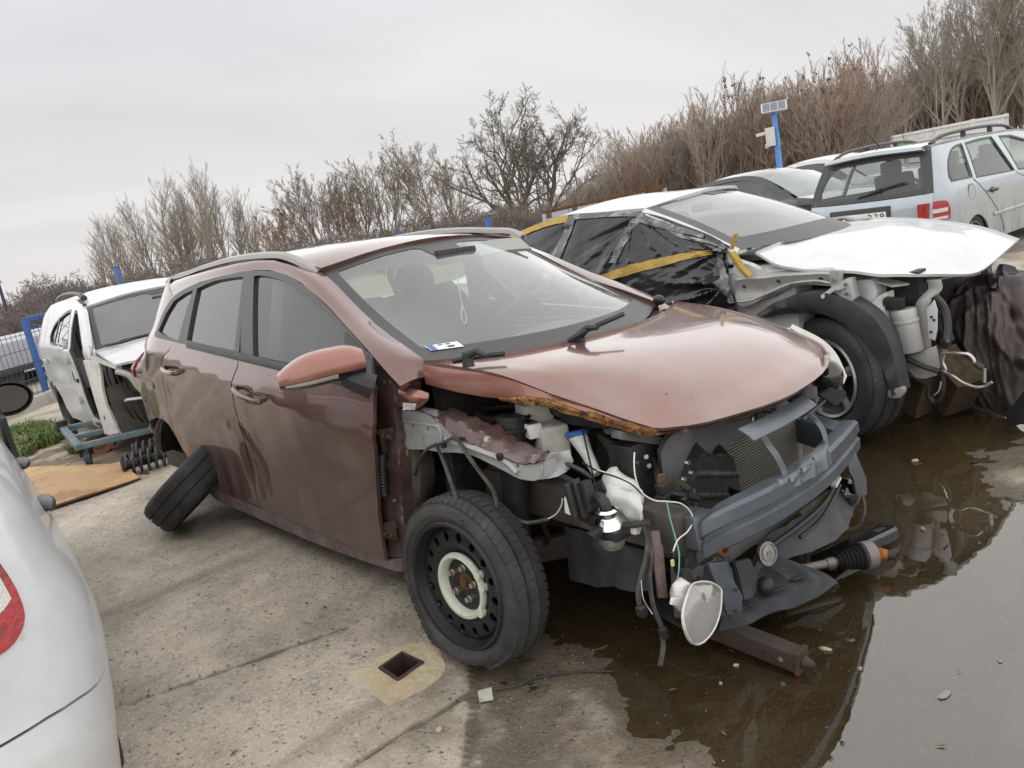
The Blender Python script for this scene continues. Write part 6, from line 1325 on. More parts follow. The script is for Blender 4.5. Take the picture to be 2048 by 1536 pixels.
def red_beam():
    bm_ = empty('bumper_beam'); bm_.parent = RED; bm_['label'] = 'blue grey steel bumper beam with rusty ends'
    top = [Vector(q) for q in [(0.66,-0.486,0.494),(0.7,-0.484,0.532),(0.755,-0.417,0.562),(0.79,-0.236,0.573),(0.765,0.086,0.561),(0.7,0.392,0.546),(0.63,0.645,0.528)]]
    P = resample(cr(top, 6), 34)
    def strip(prof): 
        g = []
        for i, p in enumerate(P):
            d = (P[min(i+1, len(P)-1)]-P[max(i-1, 0)]); d.z = 0; d.normalize(); o = Vector((d.y, -d.x, 0)); g.append([p+o*a+Vector((0, 0, h)) for a, h in prof])
        return g
    b = MB()
    for pr in ([(-.055, .0), (-.01, .002), (.0, -.004), (.004, -.036), (-.006, -.042), (-.006, -.062), (.004, -.068), (.004, -.105), (-.004, -.112), (-.055, -.112)], [(-.055, -.112), (-.055, 0)]): b.slab(strip(pr), .004)
    for h in (-.04, -.075): b.slab(strip([(-.054, h), (-.004, h)]), .004)
    b.build('beam_profile', 'beam', bm_, ang=30)
    d0 = (P[1]-P[0]).normalized()
    def rustpatch(q, r, seed):
        pass
    for nm, q, r in (('tow_eye_socket', (0.715,-0.453,0.436), .018),):
        q = Vector(q); ax = Vector((.86, -.35, 0)).normalized(); b = MB(); b.lathe([(-.02, .034), (0, .030), (.006, .022), (.022, .016), (.022, .010), (-.01, .009)], q, ax, 18); b.build(nm, 'rust', bm_)
    # raised carrier of the upper bumper, bolted on the beam
    g = loft([[(0.79,-0.199,0.538),(0.795,-0.121,0.541),(0.785,0.028,0.531),(0.77,0.135,0.526)], [(0.765,-0.141,0.559),(0.77,-0.064,0.569),(0.76,0.083,0.568),(0.745,0.167,0.571)], [(0.73,-0.091,0.56),(0.735,-0.009,0.574),(0.725,0.147,0.575),(0.71,0.229,0.577)]], 10, 22)
    b = MB(); b.slab([[p+Vector((.007*abs(math.sin(j*.45))**8, 0, 0)) for j, p in enumerate(r)] for r in g], .004); b.build('beam_saddle', 'beam', bm_, ang=30)
    for q in [(0.79,-0.17,0.573),(0.78,0.004,0.585),(0.785,-0.085,0.577),(0.79,-0.237,0.586)]: b = MB(); b.cyl(q, Vector(q)+Vector((.010, -.004, 0)), .008, 8); b.build('saddle_bolt', 'bolt', bm_)
    hp = empty('bumper_hoop'); hp.parent = RED
    T0, T1 = Vector((0.72,-0.24,0.712)), Vector((0.65,0.297,0.688))
    b = MB(); d = (T1-T0); s = Vector((-.060, .012, .022)); g = [[T0+d*t+s*k+Vector((.012*math.sin(math.pi*t), 0, -.006*(k == 0))) for k in (0, .33, .66, 1)] for t in [i/14 for i in range(15)]]; b.slab(g, .005); b.build('hoop_bar', 'beam', hp)
    for L in ([(0.715,-0.177,0.701),(0.725,-0.161,0.665),(0.745,-0.153,0.63),(0.76,-0.144,0.58),(0.78,-0.17,0.548)], [(0.65,0.236,0.667),(0.66,0.277,0.623),(0.69,0.264,0.587),(0.725,0.21,0.553)]):
        L = cr(L, 5); b = MB(); b.slab([[p+Vector((.0, k*.030, 0))+Vector((-.012*abs(k), 0, 0)) for p in L] for k in (-.5, 0, .5)], .005); b.build('hoop_leg', 'beam', hp)
    # crush cans, hanging brackets
    for a, c in (((0.46,-0.39,0.444), P[2]+Vector((-.03, .02, -.055))), ((.42, .60, .50), P[-3]+Vector((-.04, -.02, -.055)))): b = MB(); b.bar(a, c, .10, .10); b.build('crush_can', 'beam', bm_, bev=.006)
    pl = lambda P_, t: None
    for pts, th_ in (([(0.715,-0.516,0.412),(0.72,-0.431,0.389),(0.73,-0.429,0.362),(0.735,-0.424,0.321),(0.74,-0.396,0.267),(0.735,-0.4,0.216),(0.735,-0.458,0.229),(0.735,-0.475,0.243),(0.735,-0.491,0.302),(0.73,-0.511,0.356),(0.72,-0.512,0.384)], (-.014, .004, 0)), ([(0.68,0.447,0.426),(0.68,0.515,0.445),(0.69,0.522,0.405),(0.7,0.549,0.339),(0.7,0.55,0.272),(0.7,0.495,0.281),(0.7,0.463,0.297),(0.69,0.466,0.354),(0.69,0.437,0.392)], (-.014, .006, 0))):
        b = MB(); b.poly(pts, th_); o = b.build('beam_bracket', 'beam', bm_, bev=.003)
    for q in [(0.742,-0.435,0.304),(0.742,-0.444,0.241),(0.725,-0.484,0.42),(0.725,-0.46,0.408)]: b = MB(); b.cyl(q, Vector(q)+Vector((.003, -.001, 0)), .006, 8); b.build('bracket_hole', 'fin_dark', bm_)
    # horn
    hn = empty('horn'); hn.parent = RED; c = Vector((0.66,-0.113,0.276)); ax = Vector((1, -.22, .22)).normalized()
    b = MB(); b.lathe([(-.02, .030), (-.002, .0395), (.004, .0395), (.004, .034), (.001, .033), (.001, .027), (.005, .026), (.006, .011), (.004, .010), (.004, .006), (.008, .005), (.008, 0)], c, ax, 32); b.build('horn_disc', 'alloy', hn)
    b = MB(); b.bar(c-ax*.02, c+Vector((-.06, -.03, -.09)), .05, .02); b.build('horn_bracket', 'shroud', hn)
    # under-trays and the cross-member
    g = loft([[(0.641,-0.392,0.12),(0.689,-0.315,0.12),(0.725,-0.217,0.125),(0.772,-0.128,0.13),(0.804,-0.057,0.14),(0.827,0.022,0.155)], [(0.596,-0.314,0.135),(0.643,-0.242,0.14),(0.685,-0.158,0.145),(0.73,-0.078,0.15),(0.761,-0.019,0.155),(0.784,0.04,0.165)], [(0.505,-0.288,0.16),(0.549,-0.207,0.165),(0.608,-0.117,0.17),(0.647,-0.039,0.17),(0.687,0.022,0.17),(0.737,0.048,0.17)], [(0.429,-0.232,0.19),(0.479,-0.156,0.19),(0.539,-0.063,0.19),(0.573,-0.005,0.19),(0.611,0.028,0.19),(0.656,0.048,0.18)]], 28, 40)
    def rib(i, j): return .012*abs(math.sin(j*.42))**6*math.sin(min(math.pi, max(0, (i-5)/18*math.pi)))
    b = MB(); b.slab([[p+Vector((0, 0, rib(i, j)+.006*noise.noise(p*14))) for j, p in enumerate(r)] for i, r in enumerate(g)], .005); b.build('under_tray', 'liner', RED, ang=30)
    b = MB()
    for (p, q) in zip([(0.684,-0.185,0.165),(0.705,-0.078,0.17),(0.664,-0.275,0.155)], [(0.723,-0.096,0.17),(0.74,-0.011,0.175),(0.697,-0.225,0.16)]): p, q = Vector(p), Vector(q); b.ball((p+q)/2+Vector((0, 0, .004)), .5, 6, ((q-p).length*.9, .022, .012), RZ(math.atan2((q-p).y, (q-p).x)))
    b.build('tray_opening', 'fin_dark', RED)
    g = loft([[(0.6,0.013,0.18),(0.645,0.122,0.18),(0.692,0.213,0.19),(0.702,0.349,0.2),(0.65,0.536,0.22)], [(0.581,0.003,0.23),(0.623,0.1,0.24),(0.659,0.212,0.25),(0.663,0.351,0.26),(0.62,0.536,0.27)], [(0.559,-0.052,0.27),(0.604,0.071,0.29),(0.624,0.214,0.3),(0.628,0.358,0.31),(0.604,0.499,0.32)]], 14, 34)
    b = MB(); b.slab([[p+Vector((.006*abs(math.sin(j*.5))**6, 0, .006*noise.noise(p*16))) for j, p in enumerate(r)] for r in g], .005); b.build('upper_tray', 'liner', RED, ang=30)
    b = MB(); b.bar((.56, -.45, .30), (.52, .62, .31), .08, .07); b.build('cross_member', 'shroud', RED, bev=.012)
    b = MB(); wire_tube(b, [(0.66,-0.079,0.293),(0.68,0.071,0.314),(0.68,0.236,0.331),(0.66,0.368,0.351)], .010); wire_tube(b, [(0.68,0.066,0.271),(0.69,0.192,0.292),(0.69,0.291,0.333),(0.67,0.395,0.353)], .007); b.build('washer_hose', 'black', RED)
    b = MB(); b.box(Vector((0.69,0.325,0.392)), (.02, .045, .014), RX(.5)); b.build('hose_label', 'whiteplastic', RED)
    b = MB(); b.ball(Vector((0.62,0.535,0.27)), .06, 9, (1, .9, 1.0)); b.build('ac_compressor', 'gloss_black', RED)
    b = MB(); b.ball(Vector((0.68,-0.169,0.189)), .03, 8, (1, 1, 1.1)); b.build('tray_cup', 'black', RED)
    # lower side plates by the hanging lamp
    b = MB(); b.bar((0.56,-0.557,0.499), (0.6,-0.598,0.311), .03, .035); b.bar((0.56,-0.532,0.442), (0.6,-0.583,0.328), .012, .012); b.build('carrier_upright', 'maroon', RED, bev=.004)
    b = MB(); b.bar((0.56,-0.451,0.428), (0.58,-0.427,0.248), .06, .05); b.bar((0.56,-0.374,0.315), (0.6,-0.427,0.17), .16, .05); b.build('lower_support', 'black', RED, bev=.01)
    b = MB(); b.poly([(0.66,-0.303,0.319),(0.66,-0.218,0.298),(0.66,-0.171,0.197),(0.67,-0.237,0.175),(0.67,-0.28,0.185),(0.66,-0.287,0.271)], (-.012, .0, 0)); b.build('tray_bracket', 'liner', RED)
    b = MB(); b.poly([(0.382,-0.403,0.13),(0.542,-0.432,0.12),(0.631,-0.398,0.12),(0.619,-0.349,0.14),(0.477,-0.306,0.16),(0.372,-0.33,0.16)], (0, 0, -.012)); b.build('tray_side', 'black', RED)
red_beam()

def red_wiring():
    wl = empty('wiring_loom'); wl.parent = RED
    def w(name, m, pts, r, n=5): b = MB(); wire_tube(b, pts, r, n); return b.build(name, m, wl)
    w('white_wire', 'wire_white', [(0.55,-0.597,0.75),(0.56,-0.616,0.719),(0.57,-0.626,0.682),(0.58,-0.618,0.64),(0.6,-0.592,0.611),(0.62,-0.557,0.599),(0.63,-0.508,0.578),(0.64,-0.482,0.548),(0.65,-0.485,0.52),(0.66,-0.529,0.505),(0.67,-0.587,0.505),(0.68,-0.619,0.498),(0.68,-0.63,0.485)], .0022)
    w('green_wire', 'wire_green', [(0.62,-0.561,0.601),(0.64,-0.578,0.561),(0.66,-0.589,0.513),(0.68,-0.604,0.473),(0.7,-0.637,0.438),(0.72,-0.672,0.435)], .0022)
    w('black_wire', 'black', [(0.232,-0.47,0.749),(0.267,-0.5,0.713),(0.318,-0.54,0.655),(0.363,-0.58,0.617),(0.396,-0.6,0.58),(0.414,-0.6,0.563)], .0032)
    w('black_wire', 'black', [(0.262,-0.52,0.659),(0.343,-0.54,0.647),(0.432,-0.56,0.648),(0.492,-0.56,0.634),(0.533,-0.55,0.599),(0.566,-0.5,0.574)], .0030)
    w('white_wire', 'wire_white', [(0.352,-0.55,0.655),(0.442,-0.56,0.651),(0.507,-0.57,0.641),(0.542,-0.57,0.621)], .0022)
    w('white_wire', 'wire_white', [(0.516,-0.58,0.601),(0.544,-0.59,0.583),(0.543,-0.59,0.547),(0.532,-0.59,0.518)], .0020)
    w('taped_cable', 'loom', [(-0.227,-0.74,0.727),(-0.175,-0.76,0.69),(-0.11,-0.79,0.645),(-0.034,-0.83,0.6),(0.023,-0.86,0.568),(0.056,-0.88,0.544)], .0065)
    w('taped_cable', 'loom', [(-0.131,-0.735,0.76),(-0.098,-0.74,0.756),(-0.041,-0.75,0.713),(0.019,-0.755,0.662),(0.075,-0.76,0.621),(0.095,-0.765,0.583),(0.099,-0.77,0.551)], .0075)
    w('taped_cable', 'loom', [(0.077,-0.74,0.533),(0.123,-0.72,0.509),(0.159,-0.71,0.499),(0.208,-0.7,0.508),(0.248,-0.69,0.521)], .0065)
    w('white_wire', 'wire_white', [(0.248,-0.69,0.521),(0.288,-0.69,0.545),(0.315,-0.69,0.576),(0.325,-0.69,0.601)], .0020)
    w('taped_cable', 'loom', [(-0.227,-0.74,0.727),(-0.27,-0.75,0.707),(-0.315,-0.75,0.675),(-0.387,-0.73,0.616),(-0.464,-0.7,0.556)], .006)
    w('taped_cable', 'loom', [(-0.241,-0.74,0.718),(-0.18,-0.745,0.738),(-0.118,-0.745,0.763)], .006)
    w('taped_cable', 'loom', [(0.239,-0.66,0.692),(0.271,-0.64,0.701),(0.304,-0.62,0.686),(0.336,-0.6,0.665),(0.35,-0.58,0.639)], .0075)
    w('taped_cable', 'loom', [(0.211,-0.62,0.656),(0.255,-0.6,0.631),(0.298,-0.58,0.606)], .011)
    w('taped_cable', 'loom', [(0.56,-0.6,0.53),(0.57,-0.603,0.487),(0.58,-0.63,0.445),(0.6,-0.681,0.416),(0.61,-0.715,0.379),(0.62,-0.725,0.34)], .0085)
    w('taped_cable', 'loom', [(0.56,-0.582,0.508),(0.58,-0.606,0.443),(0.6,-0.646,0.386),(0.63,-0.677,0.322),(0.66,-0.69,0.283),(0.67,-0.699,0.252),(0.68,-0.716,0.225),(0.69,-0.748,0.195)], .0075)
    w('bare_end_wire', 'bolt', [(0.61,-0.697,0.409),(0.62,-0.708,0.363),(0.63,-0.702,0.333),(0.64,-0.698,0.314)], .0018)
    for q, sz in zip([(0.63,-0.731,0.335),(0.67,-0.695,0.264),(0.68,-0.631,0.476),(-0.176,-0.745,0.731),(0.109,-0.735,0.722)], ((.026, .022, .03), (.02, .022, .034), (.010, .010, .022), (.02, .016, .02), (.022, .016, .022))):
        b = MB(); b.box(q, sz, RX(.2)); b.build('plug', 'black', wl, bev=.003)
    b = MB(); b.box(Vector((0.685,-0.643,0.458)), (.006, .009, .018)); b.build('terminal', 'brass', wl)
red_wiring()

def hanging_lamp():
    O = Vector((0.76,-0.623,0.341))
    e = empty('dangling_fog_lamp', O, label='dirty clear fog lamp dangling on its wires below the bumper beam end', cat='fog lamp')
    W = [(0.75,-0.628,0.385),(0.765,-0.675,0.375),(0.775,-0.71,0.351),(0.785,-0.723,0.316),(0.79,-0.715,0.277),(0.79,-0.689,0.249),(0.79,-0.648,0.241),(0.785,-0.594,0.249),(0.775,-0.546,0.275),(0.765,-0.519,0.306),(0.76,-0.513,0.322),(0.75,-0.54,0.351),(0.745,-0.582,0.372)]
    W = [Vector(q)-O for q in W]; c = sum(W, Vector())/len(W); P = cr(W, 4, True); n = len(P)
    nrm = (W[2]-c).cross(W[8]-c).normalized()
    if nrm.dot(cam.location-O) < 0: nrm = -nrm
    g = [[c+(p-c)*k+nrm*(.022*(1-k*k)) for p in P+P[:1]] for k in (0.02, .3, .55, .78, .93, 1)]
    b = MB(); b.slab(g, .003); b.build('lamp_lens', 'lens', e)
    b = MB(); b.tube(P+P[:1], .0032, 6, False); b.build('lens_rim', 'clear_lamp', e)
    g = [[c+(p-c)*k-nrm*(.006+.035*(1-k)) for p in P+P[:1]] for k in (.05, .4, .75, .96)]; b = MB(); b.slab(g, .003); b.build('lamp_bowl', 'clear_lamp', e)
    H = [Vector(q)-O for q in [(0.72,-0.604,0.382),(0.72,-0.591,0.329),(0.72,-0.617,0.287),(0.71,-0.661,0.327),(0.71,-0.663,0.369),(0.71,-0.634,0.386)]]; h = sum(H, Vector())/6
    b = MB(); b.ball(h, .5, 12, (.06, .075, .10)); b.v = [tuple(Vector(v)+Vector((.006*noise.noise(Vector(v)*60), .006*noise.noise(Vector(v)*50+Vector((3, 0, 0))), .005*noise.noise(Vector(v)*45)))) for v in b.v]; b.build('lamp_housing', 'clear_lamp', e)
    b = MB(); p = Vector((0.72,-0.611,0.385))-O; b.cyl(p, p+Vector((0, .005, .03)), .016, 12); b.cyl(p+Vector((-.02, .03, -.005)), p+Vector((-.02, .04, .04)), .006, 8); b.build('bulb_holder', 'black', e)
    b = MB(); p = Vector((0.72,-0.666,0.347))-O; b.bar(p+Vector((0, -.02, .01)), p+Vector((.01, .02, -.01)), .012, .02); b.build('lamp_lug', 'whiteplastic', e, bev=.003)
hanging_lamp()

# ---------------------------------------------------------------- loose metal on the wet ground
def loose_metal():
    a, c = Vector((0.567,-0.327,0.05)), Vector((0.879,-0.334,0.035)); O = Vector((c.x, c.y, 0)); a -= O; c -= O; d = (c-a).normalized()
    e = empty('rusty_box_bar', O, label='rusty steel box section jutting out on the wet ground under the bumper', cat='steel bar')
    b = MB(); b.bar(a, c, .058, .062); b.build('box_section', 'darkrust', e, bev=.005)
    b = MB(); b.bar(c-d*.004, c+d*.010, .064, .074); b.cyl(c+d*.012, c+d*.045, .020, 10, .010); b.build('end_plate', 'darkrust', e, bev=.004)
    s = d.cross(Vector((0, 0, 1))).normalized(); s = s if s.y < 0 else -s
    for t, r, m in ((.10, .008, 'fin_dark'), (.045, .008, 'bolt')): b = MB(); p = c-d*t+s*.0285; b.cyl(p, p+s*.003, r, 10); b.build('bar_hole' if m == 'fin_dark' else 'rivet', m, e)
    # drive shaft
    P = [Vector(q) for q in [(0.613,0.043,0.075),(0.725,0.216,0.065),(0.739,0.24,0.065),(0.767,0.296,0.062),(0.81,0.344,0.06),(0.834,0.357,0.058),(0.874,0.371,0.055)]]; O = Vector((P[3].x, P[3].y, 0)); P = [p-O for p in P]
    e = empty('drive_shaft', O, label='drive shaft with ribbed rubber boot and orange rusty splines lying in the puddle', cat='drive shaft')
    b = MB(); b.tube([P[0], P[1]], .0145, 12); b.tube([P[1]-(P[1]-P[0]).normalized()*.03, P[1]], .018, 12); b.build('shaft', 'shaftgrey', e)
    d = (P[4]-P[1]).normalized(); L = (P[4]-P[1]).length; prof = [(0, .016)]
    for i in range(7): t = .010+i*(L*.62)/7; r = .024+.018*(i/6)**.8; prof += [(t, r-.007), (t+L*.030, r+.004), (t+L*.055, r+.002)]
    prof += [(L*.66, .047), (L*.70, .048), (L*.71, .044)]
    b = MB(); b.lathe(prof, P[1], d, 24); b.build('rubber_boot', 'black', e)
    b = MB(); b.lathe([(L*.705, .044), (L*.72, .050), (L*.90, .050), (L*.97, .046), (L*1.0, .034), (L*1.04, .020)], P[1], d, 24); b.build('joint_housing', 'shaftgrey', e)
    d2 = (P[6]-P[4]).normalized(); b = MB(); k = 22; L2 = (P[6]-P[4]).length
    for i in range(k): pass
    b.lathe([(.01, .021), (L2*.40, .021), (L2*.62, .018)], P[4], d2, 22); b.v = [tuple(Vector(v)) for v in b.v]; sp = b.build('spline_stub', 'orange', e)
    for i in range(16):
        t = 2*math.pi*i/16; _, s, u = frame(d2); o = (s*math.cos(t)+u*math.sin(t)); b = MB(); b.bar(P[4]+d2*L2*.10+o*.021, P[4]+d2*L2*.40+o*.021, .0034, .004, o); b.build('spline', 'orange', sp)
    b = MB(); b.lathe([(L2*.60, .0165), (L2*.98, .0165), (L2*1.0, .013), (L2*1.0, 0)], P[4], d2, 16); b.build('threaded_end', 'darkrust', e)
    # black channel
    a, c = Vector((0.648,0.261,0.03)), Vector((0.752,0.611,0.035)); O = Vector((c.x, c.y, 0)); a -= O; c -= O; d = (c-a).normalized(); s = d.cross(Vector((0, 0, 1))).normalized()
    e = empty('black_channel_plate', O, label='wet black pressed steel channel lying behind the drive shaft', cat='steel plate')
    b = MB(); g = [[a+d*((c-a).length*t)+s*w+Vector((0, 0, h)) for w, h in ((-.042, -.022), (-.038, .006), (-.030, .010), (0, .006), (.030, .010), (.038, .006), (.042, -.022))] for t in (0, .25, .5, .75, .95, 1)]; b.slab(g, .004); b.build('channel', 'gloss_black', e, bev=.002)
    b = MB(); b.box(c-d*.05+Vector((0, 0, .0085)), (.05, .028, .006), RZ(math.atan2(d.y, d.x))); b.build('slot', 'fin_dark', e)
loose_metal()

# ================================================================ white saloon wreck wrapped in black film
def white_saloon():
    W = empty('wrapped_saloon_wreck', (.05, 2.5, 0), label='white saloon wreck with its bonnet on and front corner stripped to bare metal', cat='car')
    # roof and pillars
    near = [(-2.63,-0.66,1.257),(-2.249,-0.66,1.325),(-1.908,-0.66,1.369),(-1.595,-0.65,1.352),(-1.339,-0.64,1.34),(-1.234,-0.62,1.331)]
    R = []
    for k, q in enumerate(near):
        x, y, z = q; cx = x-.02+.10*(k/5); R.append([(x, y, z), (cx, y*.5, z+.035), (cx+.01, 0, z+.048), (cx, -y*.5, z+.033), (x-.10*(k/5), -y, z-.02)])
    f = net(R); panel('roof', [(0, 0), (1, 0), (1, 1), (0, 1)], lambda u, v: f(u, 1-v), 'white', W, step=.05, thick=.02)
    o = W.children[-1]
    b = MB(); b.grid([[Vector(p)+Vector((0, 0, -.06)) for p in r] for r in R]); b.build('headlining', 'interior_light', W)
    ws = [[(-1.243, -.62, 1.328), (-1.20, -.3, 1.365), (-1.19, 0, 1.372), (-1.22, .3, 1.355), (-1.375, .62, 1.288)],
          [(-.86, -.70, 1.19), (-.80, -.34, 1.215), (-.78, 0, 1.22), (-.82, .34, 1.20), (-.98, .68, 1.155)],
          [(-.50, -.775, 1.03), (-.36, -.38, 1.005), (-.33, 0, .995), (-.38, .38, .99), (-.66, .73, .992)]]
    fw = net(ws); f2 = lambda u, v: fw(v, u)
    panel('windscreen', [(0, 0), (1, 0), (1, 1), (0, 1)], f2, 'screen', W, step=.07, thick=.004)
    wsc = W.children[-1]
    panel('black_screen_border', [(0, 0), (1, 0), (1, 1), (0, 1)], f2, 'trim', wsc, holes=[[(.05, .06), (.05, .40), (.13, .43), (.13, .57), (.05, .60), (.05, .94), (.80, .95), (.83, .9), (.83, .1), (.80, .05)]], step=.06, thick=.002, off=.003)
    for s in (0, 1):
        g = [[fw(s, t)+Vector((0, (.0 if s else 0), .004)) for t in [i/10 for i in range(11)]], [fw(s, t)+Vector((0, (.045 if s else -.045), -.02)) for t in [i/10 for i in range(11)]], [fw(s, t)+Vector((-.03, (.06 if s else -.06), -.07)) for t in [i/10 for i in range(11)]]]
        b = MB(); b.slab(g if s == 0 else g[::-1], .02); b.build('a_pillar', 'white', W)
    b = MB(); b.bar((-.50, -.70, .97), (-.62, .70, .96), .20, .04); b.build('cowl', 'trim', W, bev=.01)
    b = MB(); b.tube([(-.40, -.45, 1.0), (-.50, .0, 1.03), (-.62, .35, 1.04)], [.014, .012, .008], 6); b.build('wiper', 'black', W)
    for y in (-.36, .36):
        b = MB(); b.slab(loft([[(-1.35, y-.22, .5), (-1.38, y, .5), (-1.35, y+.22, .5)], [(-1.5, y-.25, .8), (-1.56, y, .8), (-1.5, y+.25, .8)], [(-1.64, y-.15, 1.06), (-1.66, y, 1.08), (-1.64, y+.15, 1.06)]], 8, 8), .12); b.build('seat_back', 'interior', W)
        b = MB(); b.ball((-1.68, y, 1.15), .5, 8, (.11, .26, .18)); b.build('headrest', 'interior', W)
    b = MB(); b.box((-1.25, .02, 1.26), (.03, .22, .06)); b.build('rear_view_mirror', 'black', W, bev=.01)
    b = MB(); b.grid([[(-.55, y, .93), (-.8, y, .95), (-1.0, y, .88), (-.95, y, .6)] for y in (-.7, -.3, .0, .3, .7)]); b.build('dashboard', 'interior', W)
    b = MB(); c = Vector((-1.02, .36, .92)); d, s, u = frame((-.85, 0, .5)); b.tube([c+(s*math.cos(t)+u*math.sin(t))*.185 for t in [2*math.pi*i/24 for i in range(25)]], .016, 6, False); b.build('steering_wheel', 'black', W)
    # hull below the film, rear
    b = MB(); b.box((-1.75, 0, .56), (3.2, 1.68, .72)); b.build('body_shell', 'white_dirty', W, bev=.05)
    g = []
    for x, w_, z in ((-2.6, .80, .95), (-3.1, .78, .98), (-3.55, .72, .93), (-3.75, .68, .6), (-3.72, .7, .3)): g.append([(x, -w_, z-.03), (x-.02, -w_*.5, z), (x-.03, 0, z+.01), (x-.02, w_*.5, z), (x, w_, z-.03)])
    b = MB(); b.slab(loft(g, 14, 12), .02); b.build('boot_lid', 'white', W)
    g = [[(-2.05, y, 1.36) if abs(y) < .6 else (-2.05, y, 1.33) for y in (-.6, 0, .6)], [(-2.55, y, 1.13) for y in (-.64, 0, .64)], [(-2.95, y, .99) for y in (-.68, 0, .68)]]
    b = MB(); b.slab(loft(g, 8, 8), .01); b.build('rear_screen', 'tint', W)
    for s in (-1, 1):
        b = MB(); b.slab(loft([[(-3.6, s*.74, .35), (-3.6, s*.74, .92)], [(-3.0, s*.86, .3), (-3.0, s*.83, .95)], [(-2.6, s*.88, .3), (-2.6, s*.84, .95)], [(-2.4, s*.88, .3), (-2.4, s*.83, .96)]][::s], 8, 6), .02); b.build('rear_wing', 'white', W)
        w = empty('rear_wheel'); w.parent = W; wheel_parts(w, (-2.71, s*.79, .31), (0, s, 0), tread=False, rim='alloy')
    # bonnet
    rows = [[(-0.376,-0.83,1.003), (-.40, -.45, 1.005), (-.36, 0, 1.0), (-.44, .40, .998), (-0.577,0.7,0.996)],
            [(-0.215,-0.86,0.921), (-.13, -.48, .975), (-.06, 0, .985), (-.16, .42, .985), (-0.325,0.74,0.979)],
            [(0.007,-0.88,0.884), (.10, -.50, .925), (.17, 0, .945), (.06, .42, .945), (-0.047,0.75,0.931)],
            [(0.173,-0.88,0.872), (.28, -.52, .868), (.36, 0, .880), (.26, .42, .885), (0.243,0.74,0.858)],
            [(0.32,-0.87,0.844), (.446, -.65, .80), (.538, -.30, .742), (.50, .30, .760), (0.47,0.66,0.772)]]
    fb = net(rows)
    panel('bonnet', [(0, 0), (1, 0), (1, 1), (0, 1)], lambda u, v: fb(u, v), 'white', W, step=.05, thick=.014, dent=lambda u, v: (0, 0, .008*math.exp(-((u-.18)/.03)**2)*(1-v)-.006*math.sin(v*9)*math.exp(-((u-.15)/.12)**2)+.004*noise.noise((u*5, v*5, 0))), label='white bonnet jutting over the stripped corner')
    b = MB(); b.slab([[fb(.10+.80*i/8, .06+.84*j/8)+Vector((0, 0, -.07)) for j in range(9)] for i in range(9)], .01); b.build('bonnet_inner_panel', 'white_dirty', W)
    b = MB(); wire_tube(b, [(-0.7,0.7,1.019),(-0.576,0.7,1.019),(-0.491,0.7,0.996),(-0.406,0.7,1.0)], .014, 6); b.build('bonnet_hinge', 'silver_metal', W)
    # stripped corner
    pl = lambda y: (lambda u, v: (u, y, v))
    rail = segs([(-0.474,0.875),(-0.38,0.881),(-0.29,0.879),(-0.202,0.885),(-0.077,0.885),(0.043,0.883),(0.068,0.871)], [(0.074,0.813),(0.012,0.823),(-0.074,0.83),(-0.144,0.823),(-0.211,0.805)], [(-0.302,0.776),(-0.381,0.739),(-0.454,0.728),(-0.484,0.788)], n=3)
    hl = [circle(a, c, r, 10) for (a, c), r in zip([(-0.429,0.834),(-0.217,0.853),(0.017,0.851)], (.012, .013, .015))]
    ap = panel('fender_rail', rail, pl(-.90), 'silver_metal', W, step=.03, thick=.07, holes=hl, dent=lambda u, v: (0, .010*math.sin(v*40), 0))
    b = MB(); wire_tube(b, [(-0.47,-0.905,0.755),(-0.376,-0.905,0.763),(-0.267,-0.905,0.8),(-0.148,-0.905,0.84),(-0.01,-0.905,0.849),(0.068,-0.905,0.834)], .008); b.build('weld_seam', 'silver_metal', ap)
    b = MB(); b.poly([(-0.485,-0.86,0.983),(-0.396,-0.86,0.949),(-0.31,-0.86,0.903),(-0.268,-0.86,0.886),(-0.466,-0.86,0.881),(-0.504,-0.86,0.929)], (0, .05, 0)); b.build('pillar_foot', 'white_dirty', W)
    for pts, dy in (([(0.081,-0.92,0.902),(0.136,-0.92,0.896),(0.13,-0.92,0.819),(0.102,-0.92,0.795),(0.069,-0.92,0.832)], .03), ([(0.088,-0.94,0.822),(0.157,-0.93,0.854),(0.183,-0.92,0.856),(0.202,-0.93,0.758),(0.185,-0.94,0.74),(0.142,-0.94,0.762),(0.082,-0.94,0.805)], .05)):
        b = MB(); b.poly(pts, (0, dy, 0)); b.build('wing_bracket', 'silver_metal', W, bev=.004)
    b = MB(); b.poly([(0.032,-0.95,0.778),(0.087,-0.95,0.814),(0.164,-0.95,0.828),(0.163,-0.95,0.813),(0.099,-0.95,0.796),(0.044,-0.95,0.762)], (0, .02, 0)); b.build('torn_bracket', 'white', W)
    for q in [(0.172,-0.955,0.831),(0.122,-0.955,0.798),(0.173,-0.955,0.784),(0.104,-0.935,0.853)]: b = MB(); b.cyl(q, Vector(q)+Vector((0, -.008, 0)), .010, 8); b.build('bracket_bolt', 'bolt', W)
    b = MB(); b.poly([(0.136,-0.8,0.821),(0.225,-0.78,0.825),(0.243,-0.78,0.766),(0.242,-0.8,0.689),(0.206,-0.8,0.683),(0.177,-0.8,0.722),(0.146,-0.8,0.749)], (0, .20, 0)); b.build('headlamp_box', 'white', W, bev=.01)
    g = loft([[(0.216,-0.82,0.699),(0.223,-0.82,0.661),(0.267,-0.8,0.592),(0.289,-0.79,0.513)], [(0.256,-0.78,0.741),(0.276,-0.77,0.662),(0.287,-0.76,0.596),(0.296,-0.76,0.506)], [(0.285,-0.7,0.749),(0.293,-0.7,0.672),(0.291,-0.7,0.569),(0.284,-0.7,0.465)]], 8, 12)
